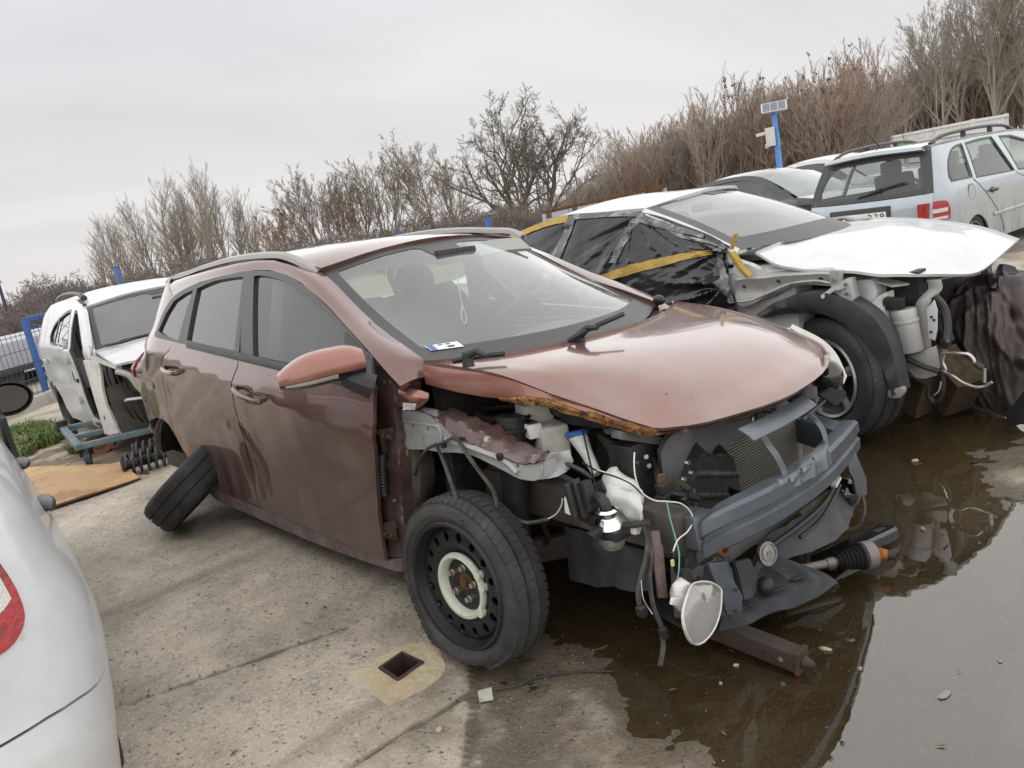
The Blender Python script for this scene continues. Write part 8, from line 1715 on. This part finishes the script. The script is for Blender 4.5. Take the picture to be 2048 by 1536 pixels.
# ================================================================ two cars parked further back
def saloon(loc, yaw, paint, roofpaint, label):
    S = empty('parked_car', loc, (0, 0, yaw), label, 'car')
    def w_(x, z):
        y = .86
        if z > .92: y = .84-.46*(z-.92)-.2*(z-.92)**2
        if x > .3: y -= .10*((x-.3)/.7)**2
        if x < -2.9: y -= .10*((-2.9-x)/.8)**2
        return y
    sf = lambda u, v: Vector((u, -w_(u, v), v)); ff = lambda u, v: Vector((-u, w_(-u, v), v))
    win = segs([(-.62, .97), (-.95, 1.17), (-1.25, 1.32), (-1.7, 1.37), (-2.2, 1.34), (-2.6, 1.22), (-2.95, 1.02)], [(-2.4, .98), (-1.4, .96)], n=3)
    body = segs([(.75, .35), (.80, .6), (.62, .78)], [(.2, .88), (-.35, .97)], [(-.62, 1.12), (-.98, 1.32), (-1.3, 1.41), (-1.7, 1.44), (-2.3, 1.41), (-2.75, 1.28), (-3.15, 1.05)], [(-3.7, .98), (-3.78, .6), (-3.7, .3)], [(-3.05, .28), (-2.95, .5), (-2.68, .62), (-2.42, .5), (-2.33, .28)], [(-.36, .25), (-.26, .5), (0, .62), (.26, .5), (.36, .28)], n=3)
    for nm, fn, sg in (('body_side', sf, 1), ('body_side', ff, -1)):
        B_ = [(x*sg, z) for x, z in body]; Wn = [(x*sg, z) for x, z in win]
        panel(nm, B_, fn, roofpaint, S, holes=[Wn], step=.09, thick=.02); panel('side_window', Wn, fn, 'tint', S, off=-.012, gap=-.01, step=.12)
    R = [[(x, -w_(x, z)+.0, z), (x+.03, -.3, z+.04), (x+.04, 0, z+.048), (x+.03, .3, z+.04), (x, w_(x, z), z)] for x, z in ((-.98, 1.32), (-1.3, 1.41), (-1.7, 1.44), (-2.3, 1.41), (-2.75, 1.28))]
    b = MB(); b.slab(loft(R, 14, 14)[::-1], .02); b.build('roof', roofpaint, S)
    b = MB(); b.slab(loft([R[0], [(-.62, -.68, 1.13), (-.52, -.3, 1.15), (-.50, 0, 1.155), (-.52, .3, 1.15), (-.62, .68, 1.13)], [(-.33, -.74, .96), (-.20, -.36, .955), (-.16, 0, .955), (-.20, .36, .955), (-.33, .74, .96)]], 10, 12)[::-1], .006); b.build('windscreen', 'screen', S)
    b = MB(); b.slab(loft([R[-1], [(-3.15, -.68, 1.04), (-3.15, 0, 1.06), (-3.15, .68, 1.04)]], 6, 10)[::-1], .006); b.build('rear_screen', 'tint', S)
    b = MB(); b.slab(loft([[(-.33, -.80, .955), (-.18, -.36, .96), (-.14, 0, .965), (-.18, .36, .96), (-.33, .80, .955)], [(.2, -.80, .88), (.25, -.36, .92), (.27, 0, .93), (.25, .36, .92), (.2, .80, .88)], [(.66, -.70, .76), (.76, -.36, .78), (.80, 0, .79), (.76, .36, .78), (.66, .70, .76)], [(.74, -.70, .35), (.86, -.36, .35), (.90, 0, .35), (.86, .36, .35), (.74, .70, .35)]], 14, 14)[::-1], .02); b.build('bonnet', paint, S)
    b = MB(); b.slab(loft([[(-3.1, -.72, 1.04), (-3.1, 0, 1.06), (-3.1, .72, 1.04)], [(-3.7, -.70, .97), (-3.76, 0, .99), (-3.7, .70, .97)], [(-3.76, -.70, .35), (-3.84, 0, .35), (-3.76, .70, .35)]], 10, 10)[::-1], .02); b.build('boot', paint, S)
    b = MB(); b.box((-1.5, 0, .42), (3.6, 1.4, .3)); b.build('floor_pan', 'dark', S)
    for y in (-.36, .36): b = MB(); b.box((-1.6, y, .82), (.16, .46, .66), RY(-.18)); b.build('seat_back', 'interior', S, bev=.05); b = MB(); b.box((-1.70, y, 1.2), (.10, .24, .16)); b.build('headrest', 'interior', S, bev=.03)
    for x in (0, -2.68):
        for s in (-1, 1): w = empty('wheel'); w.parent = S; wheel_parts(w, (x, s*.74, .31), (0, s, 0), rim='alloy', tread=False, nn=36)
    return S
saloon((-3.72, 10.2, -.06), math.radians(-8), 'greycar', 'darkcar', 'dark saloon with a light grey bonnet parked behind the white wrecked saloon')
saloon((-4.35, 14.2, -.02), math.radians(-10), 'white', 'white', 'white car parked behind the dark saloon beside the silver estate')

# ================================================================ white compact wreck on a dolly
def white_wreck():
    L = empty('white_compact_wreck', (-5.86, .30, 0), (0, 0, math.radians(-3)), 'white compact wreck with no front doors and its open nose resting on a dolly', 'car')
    def lw(x, z):
        y = .83-.10*max(0, .45-z)
        if z > .93: y = .81-.36*(z-.93)-.2*(z-.93)**2
        if x < -2.0: y -= .16*((-2.0-x)/.8)**2
        return y
    sf = lambda u, v: Vector((u, -lw(u, v), v)); ff = lambda u, v: Vector((-u, lw(-u, v), v))
    PK = None
    win = segs([(-1.38, .945), (-1.45, 1.03), (-1.30, 1.14), (-1.05, 1.21), (-.75, 1.26), (-.52, 1.275)], [(-.44, 1.10), (-.405, .93)], n=3)
    opening = segs([(-.36, 1.262), (-.22, 1.258), (-.05, 1.17), (.20, 1.02), (.40, .90)], [(.43, .75), (.44, .55), (.40, .33)], [(.12, .26), (-.10, .28)], [(-.12, .40), (-.13, .62), (-.20, .80), (-.30, .95), (-.36, 1.10)], n=3)
    body = segs([(-2.40, .46), (-2.44, .70), (-2.38, .9), (-2.25, 1.1), (-2.05, 1.25), (-1.8, 1.335)], [(-1.2, 1.365), (-.6, 1.365), (-.1, 1.32)], [(.12, 1.25), (.42, 1.07), (.60, .93)], [(.62, .80), (.58, .5), (.50, .20)], [(-.4, .17), (-1.45, .13)], [(-1.55, .30), (-1.68, .46), (-1.88, .52), (-2.10, .48), (-2.25, .34), (-2.34, .16)], n=3)
    panel('body_side', body, sf, 'white', L, holes=[win, opening], step=.05, thick=.03, dent=lambda u, v: (0, .012*math.exp(-((u+1.0)/.3)**2-((v-.75)/.08)**2)+.010*math.sin(v*20)*math.exp(-((u+1.1)/.5)**2)*smooth(.95, .6, v)+.004*noise.noise((u*5, v*5, 0)), 0))
    panel('rear_window', win, sf, 'tint', L, off=-.012, gap=-.01, step=.08)
    panel('window_seal', win, sf, 'trim', L, holes=[inset(win, .025)], off=.003, step=.08, thick=.006)
    b = MB(); b.bar(sf(-1.13, .945)+Vector((0, -.004, 0)), sf(-1.02, 1.205)+Vector((0, -.004, 0)), .028, .008, (0, 1, 0)); b.build('window_divider', 'trim', L)
    panel('far_body_side', [(-x, z) for x, z in body], ff, 'white', L, holes=[[(-x, z) for x, z in win], [(-x, z) for x, z in opening]], step=.10, thick=.03)
    panel('door_seal', opening, sf, 'black', L, holes=[inset(opening, .028)], off=-.006, step=.06, thick=.03)
    # shut face of the rear door with hinges, bare pillar
    df = segs([(-.42, .93), (-.50, .78), (-.46, .6), (-.36, .42), (-.28, .26)], [(-.21, .26), (-.20, .42), (-.27, .6), (-.34, .78), (-.36, .93)], n=3)
    panel('door_shut_face', df, sf, 'white_dirty', L, off=.004, step=.05, thick=.01)
    for (x, z) in ((-.40, .82), (-.30, .44)):
        h = MB(); p = sf(x, z)+Vector((.03, -.012, 0)); h.box(p, (.10, .03, .05)); h.cyl(p+Vector((.02, -.015, -.04)), p+Vector((.02, -.015, .04)), .012, 8); h.build('door_hinge', 'silver_metal', L, bev=.004)
    b = MB(); b.ball(sf(-.37, .66)+Vector((0, -.004, 0)), .5, 7, (.05, .012, .12)); b.build('door_aperture', 'dark', L)
    c = sf(-.20, .62); b = MB(); b.box(sf(-.17, .63)+Vector((-.04, -.006, 0)), (.05, .02, .035)); b.build('door_latch', 'dark', L)
    for z in (.79, .40):
        h = MB(); p = Vector((.47, -.80, z)); h.box(p+Vector((-.03, 0, 0)), (.11, .025, .05)); h.cyl(p+Vector((-.09, -.01, -.045)), p+Vector((-.09, -.01, .045)), .013, 8); h.build('front_hinge', 'silver_metal', L, bev=.004)
    b = MB(); c = sf(-1.72, .77); b.bar(c+Vector((-.07, -.025, 0)), c+Vector((.07, -.025, -.002)), .025, .03); b.build('door_handle', 'white', L, bev=.006)
    # roof, rails, screen
    R = [[(x, -lw(x, z), z), (x+.03, -.3, z+.05), (x+.04, 0, z+.06), (x+.03, .3, z+.05), (x, lw(x, z), z)] for x, z in ((-.02, 1.285), (-.3, 1.335), (-.7, 1.362), (-1.3, 1.362), (-1.85, 1.325))]
    b = MB(); b.slab(loft(R, 14, 14)[::-1], .02); b.build('roof', 'white', L)
    for s in (-1, 1):
        P = cr([(-.25, s*.58, 1.36), (-.40, s*.585, 1.40), (-.8, s*.59, 1.42), (-1.3, s*.585, 1.41), (-1.7, s*.57, 1.365)], 5); b = MB(); b.tube(P, [.030]*4+[.02]*(len(P)-8)+[.028]*4, 8); b.build('roof_rail', 'trim', L)
    b = MB(); b.bar((-.03, -.63, 1.30), (-.28, -.62, 1.352), .03, .015); b.build('roof_channel', 'black', L)
    ws = [[(.0, -.63, 1.272), (.05, -.3, 1.31), (.06, 0, 1.32), (.05, .3, 1.31), (.0, .63, 1.272)], [(.27, -.69, 1.10), (.34, -.34, 1.12), (.36, 0, 1.125), (.34, .34, 1.12), (.27, .69, 1.10)], [(.50, -.745, .925), (.62, -.38, .92), (.65, 0, .92), (.62, .38, .92), (.50, .745, .925)]]
    fw = net(ws); f2 = lambda u, v: fw(v, u)
    panel('windscreen', [(0, 0), (1, 0), (1, 1), (0, 1)], f2, 'screen', L, step=.09, thick=.004)
    panel('black_screen_border', [(0, 0), (1, 0), (1, 1), (0, 1)], f2, 'trim', L.children[-1], holes=[[(.045, .035), (.045, .40), (.10, .43), (.10, .57), (.045, .60), (.045, .965), (.93, .965), (.93, .035)]], step=.08, thick=.002, off=.003)
    b = MB(); b.tube([(.60, -.56, .95), (.66, -.30, .965), (.66, .02, .975)], [.016, .013, .008], 6); b.tube([(.63, -.68, .945), (.63, -.2, .955)], .010, 5); b.build('wiper', 'black', L)
    # A pillars
    for s in (0, 1):
        sg = -1 if s == 0 else 1
        g = [[fw(s, t)+Vector((0, 0, .003)) for t in [i/10 for i in range(11)]], [fw(s, t)+Vector((-.01, sg*.04, -.01)) for t in [i/10 for i in range(11)]], [fw(s, t)+Vector((-.06, sg*.055, -.05)) for t in [i/10 for i in range(11)]]]
        b = MB(); b.slab(g if s == 0 else g[::-1], .02); b.build('a_pillar', 'white', L)
    b = MB(); b.ball((.52, -.77, .87), .5, 8, (.16, .08, .14)); b.build('pillar_foot', 'white_dirty', L)
    # bonnet
    B_ = [[(.56, -.76, .905), (.68, -.4, .93), (.70, 0, .935), (.68, .4, .93), (.56, .76, .905)], [(.80, -.76, .86), (.90, -.4, .885), (.93, 0, .89), (.90, .4, .885), (.80, .76, .86)], [(1.06, -.735, .795), (1.18, -.4, .805), (1.22, 0, .81), (1.18, .4, .805), (1.06, .735, .795)]]
    f = net(B_); panel('bonnet', [(0, 0), (1, 0), (1, 1), (0, 1)], lambda u, v: f(u, v), 'white', L, step=.07, thick=.02, dent=lambda u, v: (0, 0, -.012*math.exp(-((u-.16)/.02)**2)))
    # open nose: inner wing, lamp hole, bulkhead, loom
    b = MB(); b.slab([[(.52, -.845, z), (.66, -.84, z), (.80, -.80+.02*math.sin(z*9), z)] for z in (.20, .34, .48, .62, .76, .86)], .02); b.build('inner_pillar', 'white_dirty', L)
    b = MB(); b.slab([[(.78, -.80, z), (.80, -.60, z+.01), (.80, -.30, z), (.80, .1, z)] for z in (.20, .35, .5, .62)], .02); b.build('bulkhead', 'inner', L)
    b = MB(); b.slab([[(.66, -.83, .87), (.85, -.80, .83), (1.05, -.74, .775)], [(.66, -.78, .85), (.85, -.75, .81), (1.05, -.70, .755)]], .03); b.build('wing_rail', 'silver_metal', L)
    b = MB(); b.box((.90, -.20, .66), (.40, .9, .22)); b.build('engine_block', 'dark', L, bev=.03)
    rg = random.Random(12)
    for k in range(7):
        p = Vector((1.08+rg.uniform(-.05, .05), -.66+k*.11, .66+rg.uniform(-.06, .06))); b = MB()
        if k % 2: b.box(p, (.10, .09, .12), RX(rg.random()) @ RZ(rg.random()))
        else: b.tube([p, p+Vector((.03, .05, -.12)), p+Vector((0, .10, -.16))], .022, 7)
        b.build('engine_part', ('black', 'dark', 'silver_metal', 'liner')[k % 4], L)
    b = MB(); wire_tube(b, [(1.05, -.74, .76), (1.1, -.66, .70), (1.12, -.60, .56), (1.16, -.45, .52), (1.2, -.2, .53), (1.2, .2, .53)], .026, 7); b.build('front_panel_hoop', 'silver_metal', L)
    b = MB(); b.box((1.10, -.36, .34), (.20, .34, .30)); b.build('coolant_bottle', 'tank', L, bev=.04)
    b = MB(); b.slab([[(1.02, -.72, .50), (1.12, -.58, .49), (1.15, -.40, .50)], [(.92, -.72, .48), (1.0, -.58, .47), (1.05, -.4, .48)]], .02); b.build('torn_panel', 'white', L)
    for k in range(5):
        y = -.82+.05*k; b = MB(); wire_tube(b, [(.60+.05*k, y, .86), (.62+.06*k, y-.03, .72), (.58+.09*k, y-.02, .60), (.70+.06*k, y+.02, .50-.05*k), (.80, y+.08, .30-.02*k)], .008, 5); b.build('loom_cable', 'black', L)
    b = MB(); b.ball((.66, -.855, .36), .5, 8, (.05, .01, .045)); b.build('panel_plug', 'dark', L)
    b = MB(); b.slab([[(.50, -.86, .22), (.66, -.87, .20), (.82, -.82, .22)], [(.50, -.85, .155), (.66, -.86, .14), (.82, -.81, .17)]], .02); b.build('rusty_sill_end', 'rust', L)
    b = MB(); b.box((.26, -.76, .24), (.36, .16, .02)); b.build('sill_tread', 'trim', L)
    # cabin
    b = MB(); b.box((-1.0, 0, .22), (3.0, 1.5, .16)); b.build('floor_pan', 'dark', L)
    b = MB(); b.box((.36, 0, .70), (.35, 1.36, .34)); b.build('dashboard', 'black', L, bev=.05)
    for y in (-.36, .36):
        b = MB(); b.box((-.45, y, .72), (.16, .48, .62), RY(-.2)); b.build('seat_back', 'seat', L, bev=.06)
        b = MB(); b.box((-.18, y, .42), (.50, .48, .16)); b.build('seat_cushion', 'seat', L, bev=.05)
        b = MB(); b.box((-.55, y, 1.10), (.10, .26, .17)); b.build('headrest', 'seat', L, bev=.04)
    b = MB(); b.box((.16, .0, 1.235), (.03, .20, .06)); b.build('rear_view_mirror', 'black', L, bev=.01)
    b = MB(); wire_tube(b, [(-.38, -.70, 1.15), (-.34, -.70, .8), (-.3, -.68, .5)], .02, 5); b.build('seat_belt', 'black', L)
    g = [[(-2.30, -.70, .3), (-2.46, 0, .3), (-2.30, .70, .3)], [(-2.40, -.72, .8), (-2.52, 0, .8), (-2.40, .72, .8)], [(-2.15, -.62, 1.15), (-2.25, 0, 1.15), (-2.15, .62, 1.15)], [(-1.83, -.6, 1.32), (-1.86, 0, 1.36), (-1.83, .6, 1.32)]]
    b = MB(); b.slab(loft(g, 12, 10), .02); b.build('tailgate', 'white', L)
    for s in (-1, 1): w = empty('rear_wheel'); w.parent = L; wheel_parts(w, (-1.95, s*.70, .22), (0, s, 0), R=.30, rim='steel' if s < 0 else 'alloy', rimR=.2, tread=False, nn=36)
white_wreck()
def dolly():
    O = Vector((-5.45, -.50, 0)); e = empty('workshop_dolly', O, label='faded blue steel dolly on castors under the nose of the white compact wreck', cat='dolly')
    A = [Vector(q)-O for q in [(-6.337,-0.746,0.22),(-6.187,-0.61,0.22),(-4.649,-0.586,0.22),(-4.886,-0.827,0.22)]]
    c = [Vector((-.85, -.22, .20)), Vector((-.62, .30, .20)), Vector((.55, .22, .20)), Vector((.32, -.36, .20))]
    for i, j in ((0, 1), (1, 2), (2, 3), (3, 0)): b = MB(); d = (c[j]-c[i]).normalized()*(.0315 if i % 2 else -.0315); b.bar(c[i]-d, c[j]+d, .06, .05 if i % 2 else .048); b.build('frame_bar', 'dolly', e, bev=.005)
    b = MB(); b.bar(c[0].lerp(c[3], .55), c[1].lerp(c[2], .55), .06, .044); b.build('cross_bar', 'dolly', e, bev=.005)
    b = MB(); b.box(c[0]+Vector((-.04, .0, .03)), (.09, .10, .10)); b.build('bumper_pad', 'black', e, bev=.01)
    for p in c:
        b = MB(); q = p*.86; b.lathe([(-.022, .02), (-.022, .078), (.022, .078), (.022, .02)], (q.x, q.y, .08), (.3, 1, 0), 20); w = b.build('castor_wheel', 'liner', e)
        b = MB(); b.bar((q.x, q.y-.03, .10), (q.x, q.y-.03, .18), .05, .006); b.bar((q.x, q.y+.03, .10), (q.x, q.y+.03, .18), .05, .006); b.build('castor_fork', 'darkrust', e)
dolly()
def struts():
    def strut(P, Q_, R, lab, turns=5.5):
        P, Q_ = Vector(P), Vector(Q_); O = Vector((P.x, P.y, 0)); d = (Q_-P); L = d.length; d /= L; _, s, u = frame(d)
        e = empty('suspension_strut', O, label=lab, cat='car part'); p = P-O
        b = MB(); b.tube([p+d*(-.03), p+d*L*1.55], [.030, .026], 10); b.build('damper_tube', 'dark', e)
        b = MB(); N_ = 90; b.tube([p+d*(L*i/N_)+(s*math.cos(2*math.pi*turns*i/N_)+u*math.sin(2*math.pi*turns*i/N_))*R for i in range(N_+1)], .0085, 6); b.build('coil_spring', 'liner', e)
        b = MB(); pr = [(0, .04)]
        for k in range(7): pr += [(L*.28+k*.016, .034), (L*.28+k*.016+.008, .042)]
        b.lathe(pr, p, d, 14); b.build('dust_boot', 'black', e)
        b = MB(); b.lathe([(-.035, .02), (-.03, .075), (-.012, .085), (0, .07)], p, d, 18); b.build('top_mount', 'darkrust', e)
        b = MB(); b.box(p+d*L*1.35+Vector((0, 0, .03)), (.06, .07, .10)); b.build('knuckle_bracket', 'alloy', e, bev=.008)
    strut((-4.395,-0.724,0.09), (-4.311,-0.436,0.09), .082, 'nearer of the two coil spring struts lying behind the red estate car')
    strut((-4.672,-0.554,0.1), (-4.595,-0.338,0.1), .080, 'farther of the two coil spring struts lying by the rusty brake discs', 4.5)
    O = Vector((-5.462,-0.495,0))
    e = empty('brake_assembly', O, label='rusty brake disc and suspension arms lying under the nose of the white compact wreck', cat='car part')
    b = MB(); b.lathe([(-.012, .05), (-.012, .145), (.012, .145), (.012, .05)], (-.12, -.10, .11), (.55, -.55, .65), 28, closed=True); b.build('brake_disc', 'rust', e)
    b = MB(); b.lathe([(-.03, .0), (-.03, .07), (.02, .075), (.02, .03)], (-.12, -.10, .11), (.55, -.55, .65), 18); b.build('hub', 'rust', e)
    for (p, q) in (((-.10, 0, .12), (.22, .22, .24)), ((.05, -.05, .06), (.35, .10, .12)), ((.20, .2, .2), (.30, .05, .10)), ((-.3, .1, .06), (.0, .2, .10))): b = MB(); b.bar(p, q, .05, .03); b.build('suspension_arm', 'darkrust', e, bev=.008)
struts()
def board():
    P = [(-5.753,-1.264),(-5.784,-1.174),(-5.481,-1.047),(-5.117,-0.935),(-4.869,-0.806),(-4.698,-0.718),(-4.522,-0.71),(-4.314,-0.722),(-4.117,-0.722),(-4.088,-0.869),(-4.075,-1.076),(-4.087,-1.236),(-4.102,-1.374),(-4.466,-1.352)]
    O = Vector((-5.0, -1.0, 0)); e = empty('fibreboard_sheet', O, label='tan fibreboard sheet with a painted shadow under its edge lying on the yard beside the near white car', cat='board')
    def f(u, v): return (u-O.x, v-O.y, .045+.020*math.sin((u+5.5)*1.8)+.012*math.sin(v*4)+.025*smooth(-4.4, -4.1, u)*-1)
    panel('board', P, f, 'board', e, step=.06, thick=.012)
    b = MB(); rim = P[7:13]; b.tube([Vector(f(*q))+Vector((0, 0, -.012)) for q in rim], .007, 5); b.build('board_edge_shadow', 'board_shadow', e)  # dark tube painted in as the shadow under the raised edge
    b = MB(); b.ball((0, 0, 0), .5, 6, (.10, .03, .025), RZ(.5)); o = b.build('rubber_flap', 'black'); o.location = (*(-4.257,-0.648), .018); tag(o, 'small black rubber scrap at the tip of the tan board', 'rubber scrap')
board()

# ================================================================ white car close by at the left edge
def near_car():
    N = empty('near_white_car', (.034, -2.735, 0), (0, 0, math.radians(174.5)), 'white hatchback cut by the left frame edge, showing its rear lamp and black mirror', 'car')
    # plan curves of the right rear corner at several heights: (x forward, y to the left)
    H = [(.22, .00, .00), (.34, .0, .0), (.46, .00, .0), (.56, .01, .0), (.66, .02, .0), (.80, .03, .016), (.90, .045, .038), (.98, .07, .065), (1.04, .10, .10)]
    base = [(-.10, .70), (-.11, 0), (-.085, -.40), (-.04, -.62), (.03, -.735), (.14, -.80), (.34, -.838), (.70, -.850), (1.2, -.855), (1.9, -.850), (2.6, -.83), (3.3, -.76), (3.6, -.60)]
    def row(z):
        z_ = min(max(z, .22), 1.04)
        for (a, dx, dy), (c, ex, ey) in zip(H, H[1:]):
            if a <= z_ <= c: t = (z_-a)/(c-a); dx_, dy_ = dx+(ex-dx)*t, dy+(ey-dy)*t; break
        sh = -.028*math.exp(-((z-.63)/.17)**2)+.03*max(0, .40-z)/.2
        out = []
        for k, (x, y) in enumerate(base):
            wgt = smooth(.45, -.05, x); s = 1 if y < 0 else -1
            out.append((x+dx_*wgt+(.02*max(0, z-.55)*2 if x < .05 else 0)-.035*math.exp(-((z-.45)/.12)**2)*wgt, y+(sh+dy_*1.0)*min(1, abs(y)/.6)*s, z))
        return out
    zs = [.22, .32, .42, .50, .56, .62, .70, .78, .86, .92, .97, 1.01, 1.04]
    f = net([row(z) for z in zs])
    def fz(u, z): return f(u, (lambda t: t)(next((i+(z-a)/(c-a) for i, (a, c) in enumerate(zip(zs, zs[1:])) if a <= z <= c), len(zs)-1 if z > 1 else 0))/(len(zs)-1))
    S = lambda u, v: fz(u, v)
    K = len(base)-1
    U = lambda i: i/K
    arch = [(.52, .22), (.525, .36), (.545, .48), (.575, .53), (.61, .54), (.645, .50), (.665, .36), (.67, .22)]
    seam = [(.28, .585), (.335, .575), (.39, .560), (.44, .552), (.50, .56), (.525, .50)]
    lamp = segs([(.262, 1.03), (.30, 1.035), (.345, 1.02), (.372, .97)], [(.376, .92), (.368, .85), (.345, .79), (.30, .755), (.255, .745)], n=3)
    bump = [(0, .225), (arch[0][0], .225)]+arch[1:2]+[(.525, .50), (.50, .555), (.44, .548), (.39, .556), (.335, .571), (.28, .581), (.0, .585)]
    up = [(0, .588), (.28, .585), (.335, .575), (.39, .560), (.44, .552), (.50, .559)]+[(.53, .50)]+arch[3:7]+[(.67, .225), (.90, .225), (.97, .225), (1, .30), (1, 1.035), (.6, 1.035), (0, 1.035)]
    lamp = [(.25+(a-.25)*.73, c) for a, c in lamp]
    panel('rear_bumper', bump, S, 'white', N, step=.02, thick=.02, gap=.0012)
    panel('body_side', up, S, 'white', N, step=.02, thick=.02, gap=.0012, holes=[lamp])
    tl = empty('tail_lamp'); tl.parent = N
    panel('lamp_glass', lamp, S, 'red_lamp', tl, step=.02, thick=.03, off=.006, gap=.002)
    clear = segs([(.262, .935), (.30, .945), (.330, .925), (.342, .88)], [(.334, .835), (.30, .82), (.262, .825)], n=3)
    clear = [(.25+(a-.25)*.80, c) for a, c in clear]; panel('reversing_lamp', clear, S, 'clear_lamp', tl, step=.02, thick=.004, off=.008)
    pink = segs([(.262, 1.005), (.30, 1.008), (.335, .995), (.352, .955)], [(.335, .945), (.30, .962), (.262, .955)], n=3)
    pink = [(.25+(a-.25)*.65, c) for a, c in pink]; panel('indicator_lamp', pink, S, mat('pale_red_lens', (.60, .22, .20), .1, 0, coat=1, bump=(70, .4)), tl, step=.02, thick=.004, off=.008)
    # shoulder, glass, roof (out of the picture but part of the car)
    g = [[Vector(S(u, 1.035)) for u in [i/30 for i in range(31)]]]
    for k, (dz, dy) in enumerate(((.03, .035), (.22, .12), (.40, .21))): g.append([Vector((p.x+(dz*.28 if p.x < .2 else (-dz*1.2 if p.x > 2.4 else 0)), p.y+dy*(1 if p.y < 0 else -1)*min(1, abs(p.y)/.5), p.z+dz)) for p in g[0]])
    b = MB(); b.slab(g[:2], .01); b.build('shoulder', 'white', N); b = MB(); b.slab(g[1:], .006); b.build('side_glass', 'tint', N)
    b = MB(); top = g[3]; b.slab(loft([[p for p in top[::3]], [Vector((p.x, p.y*.4, p.z+.05)) for p in top[::3]], [Vector((p.x, -p.y*.4, p.z+.05)) for p in top[::3]]], 8, 12), .01); b.build('roof', 'white', N)
    b = MB(); b.grid([[(p[0], p[1], p[2]) for p in row(z)][1:2]+[(p[0], .80, p[2]) for p in row(z)][1:11] for z in (.25, .6, 1.0)]); b.build('far_side', 'white', N)
    for (u, z) in ((.625, .82), (.725, .83)):
        p = Vector(S(u, z)); b = MB(); b.ball(p+Vector((0, -.012, 0)), .5, 10, (.19, .055, .042)); b.build('door_handle', 'trim', N)
    m = Vector((2.49, -.90, 1.0)); e = empty('door_mirror'); e.parent = N
    b = MB(); n_ = 14; g = []
    for i in range(9):
        t = i/8; s = math.sin(math.pi*(.5+.5*t*.96)); g.append([m+Vector((.02+.12*t, math.cos(a)*.10*s, math.sin(a)*.076*s+.004)) for a in [2*math.pi*k/24 for k in range(25)]])
    b.slab(g, .006); b.build('mirror_shell', 'black', e)
    b = MB(); b.add([m+Vector((.028, math.cos(a)*.086, math.sin(a)*.063+.004)) for a in [2*math.pi*k/24 for k in range(24)]], [tuple(range(24))]); b.build('mirror_glass', mat('grey_mirror_glass', (.11, .115, .12), .05, 1), e)
    b = MB(); b.bar(m+Vector((.07, .08, -.03)), m+Vector((.08, .16, -.08)), .06, .05); b.build('mirror_foot', 'black', e, bev=.01)
    b = MB(); b.slab([[Vector((2.25+.25*i, -.85-.012, .62+dz)) for i in range(5)] for dz in (.33, .2, .0, -.12)], .02); b.build('front_door_trim', 'black', N)
    for x in (.60, 3.05):
        for s in (-1, 1): w = empty('wheel'); w.parent = N; wheel_parts(w, (x+.12, s*.735, .30), (0, s, 0), R=.30, rim='alloy', rimR=.19, tread=False, nn=44)
    b = MB(); b.box((1.7, 0, .40), (3.0, 1.35, .34)); b.build('floor_pan', 'dark', N)
near_car()
